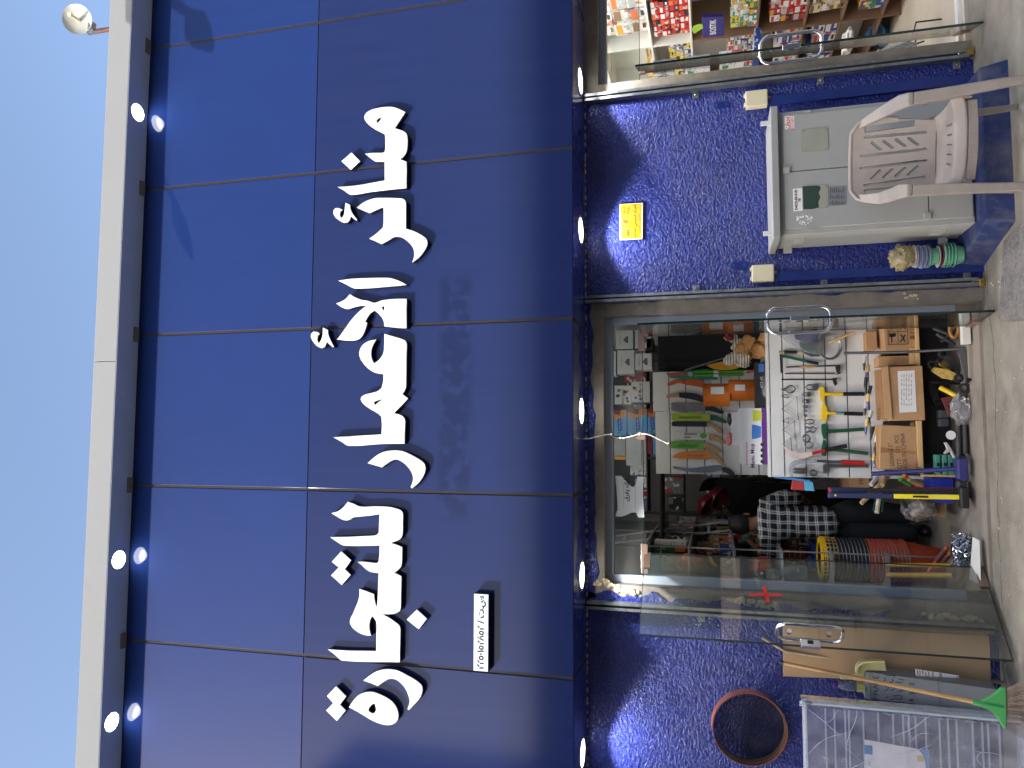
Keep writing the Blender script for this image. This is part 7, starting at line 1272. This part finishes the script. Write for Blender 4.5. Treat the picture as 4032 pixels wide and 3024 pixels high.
# hanging blue bag with print
X = 3.62; cs = [atx(*kf(*p), X) for p in ((1340, 215), (1352, 470), (1620, 445), (1610, 205))]
t = thing('blue_bag', 'dark blue adhesive display bag with white letters in the side shop', 'bag', cs[2]); build('bag', MB().add([p for p in cs]+[p+Vector((.03, 0, 0)) for p in cs], [(0, 1, 2, 3), (7, 6, 5, 4), (0, 4, 5, 1), (1, 5, 6, 2), (2, 6, 7, 3), (3, 7, 4, 0)]), C_('bag_blue', 44, 40, 124, rough=.4, var=.06), t, bevel=.004)
m_ = (cs[0]+cs[1]+cs[2]+cs[3])/4; text('BOSTIK', .072, (X-.002, m_.y, m_.z), M_white, t, rot=(90, 0, -90), bold=.002)
lp = [atx(*kf(*p), X) for p in ((1215, 375), (1240, 330), (1300, 305), (1345, 300), (1355, 350), (1300, 385), (1240, 420))]; build('gecko_card', MB().add([p for p in lp]+[p+Vector((.006, 0, 0)) for p in lp], [tuple(range(7)), tuple(range(13, 6, -1))]+[(i, (i+1) % 7, (i+1) % 7+7, i+7) for i in range(7)]), C_('card_lime', 150, 190, 50), t)
# blue pump motor
pc = atz(*kg(1300, 330), IZ); t = thing('pump_motor', 'blue electric pump motor with slotted fan cover on the floor', 'motor', (pc.x, pc.y, IZ)); M_mb = C_('motor_blue', 56, 120, 176, rough=.4, var=.08)
fl = atz(*kg(1300, 330), IZ); r = .085; ax = Vector((-.35, -1, .1)).normalized(); Mq = ax.to_track_quat('Z', 'Y').to_matrix().to_4x4()
fc_ = Vector((fl.x+.02, fl.y-.02, IZ+.14))
build('body', MB().lathe([(r*.85, -.22), (r*.9, -.05), (r, -.04), (r, .02), (r*.92, .035)], fc_, 28, M=Mq), M_mb, t, smooth=40)
for k in range(-4, 5):
    w_ = math.sqrt(max(0, 1-(k/5)**2))*r*.72
    for s_ in (-1, 1): build('fan_slot', MB().box(k*.0125-.0032, k*.0125+.0032, s_*w_*.55-w_*.35, s_*w_*.55+w_*.35, .034, .0365, Matrix.Translation(fc_)@Mq), M_black, t)
build('foot', MB().box(fc_.x-.06, fc_.x+.06, fc_.y+.06, fc_.y+.16, IZ, fc_.z-r*.6), M_mb, t, bevel=.006); build('pump_head', MB().lathe([(.05, 0), (.085, .02), (.085, .08), (.05, .10)], fc_-ax*.32, 24, M=Mq), M_mb, t, smooth=40)
# steel rods and grey cable on the floor
for i, pts in enumerate((((1350, 430), (1500, 390), (1540, 215), (1790, 185)), ((1540, 470), (1535, 330)), ((1535, 350), (1760, 325)), ((1540, 370), (1750, 350)), ((1540, 425), (1620, 398)))):
    o = build('steel_rod', MB().tube([atx(*kg(*p), 3.0) for p in pts], .006, 7), M_dkst, smooth=60); tag(o, 'thin dark steel rod of the stand beside the cable coil', 'rod', 'thin steel rods in the side shop')
for k in range(5):
    ps_ = [atx(*kg(1170+370*j/8, 500-80*j/8+18*math.sin(j*.9+k)+k*7-14), 2.98) for j in range(9)]; o = build('grey_cable', MB().tube(smooth_loop(ps_, 180, 4, False), .008, 7), C_('cable_grey', 150, 158, 156, rough=.4), smooth=60); tag(o, 'grey cable in the bundle on the side shop floor', 'cable', 'grey cables in the side shop')
o = build('white_sacks', MB().blob(atx(*kg(880, 410), 3.2), .1, 5, .45, 3, (.8, 1.3, .42)), C_('sack_white', 206, 204, 200, rough=.6, bump=.4, bs=20), smooth=60); tag(o, 'white sack behind the side shop door handle', 'sack')
X0_, X1_, Z0_, Z1_ = rect(q2, 1862, 0, 1902, 150, 5.70); o = build('threshold_strip', MB().box(OR0+.06, 3.4, 5.66, 5.72, IZ, IZ+.03), M_white, bevel=.002); tag(o, 'white threshold strip of the side shop doorway', 'strip')

# ------------------------------------------------------------------ wear on the pavement
rd = random.Random(77)
ck = MB(); x = -1.9; y = 5.40; pth = []
while x < 1.3:
    pth.append((x, y, GZ+.0005)); x += rd.uniform(.02, .06); y += rd.uniform(-.014, .014); y = max(5.34, min(5.47, y))
for i in range(len(pth)-1):
    a, b = Vector(pth[i]), Vector(pth[i+1]); w_ = rd.uniform(.0015, .0045); ck.add([a-Vector((0, w_, 0)), b-Vector((0, w_, 0)), b+Vector((0, w_, 0)), a+Vector((0, w_, 0))], [(0, 1, 2, 3)])
pv = bpy.data.objects['pavement']; o = build('crack', ck, C_('crack_dark', 58, 52, 46, rough=.95), pv)
pe = MB()
for k in range(90):
    px_, py_ = rd.uniform(-2.2, 1.3), rd.uniform(4.95, 5.5); pe.blob((px_, py_, GZ+.002), rd.uniform(.0025, .008), k, .4, 1, (1.2, 1, .6))
o = build('grit', pe, C_('grit_pale', 176, 168, 154, rough=.9, var=.3, vs=30)); o['kind'] = 'stuff'; tag(o, 'pale grit scattered on the pavement before the doorstep', 'grit')
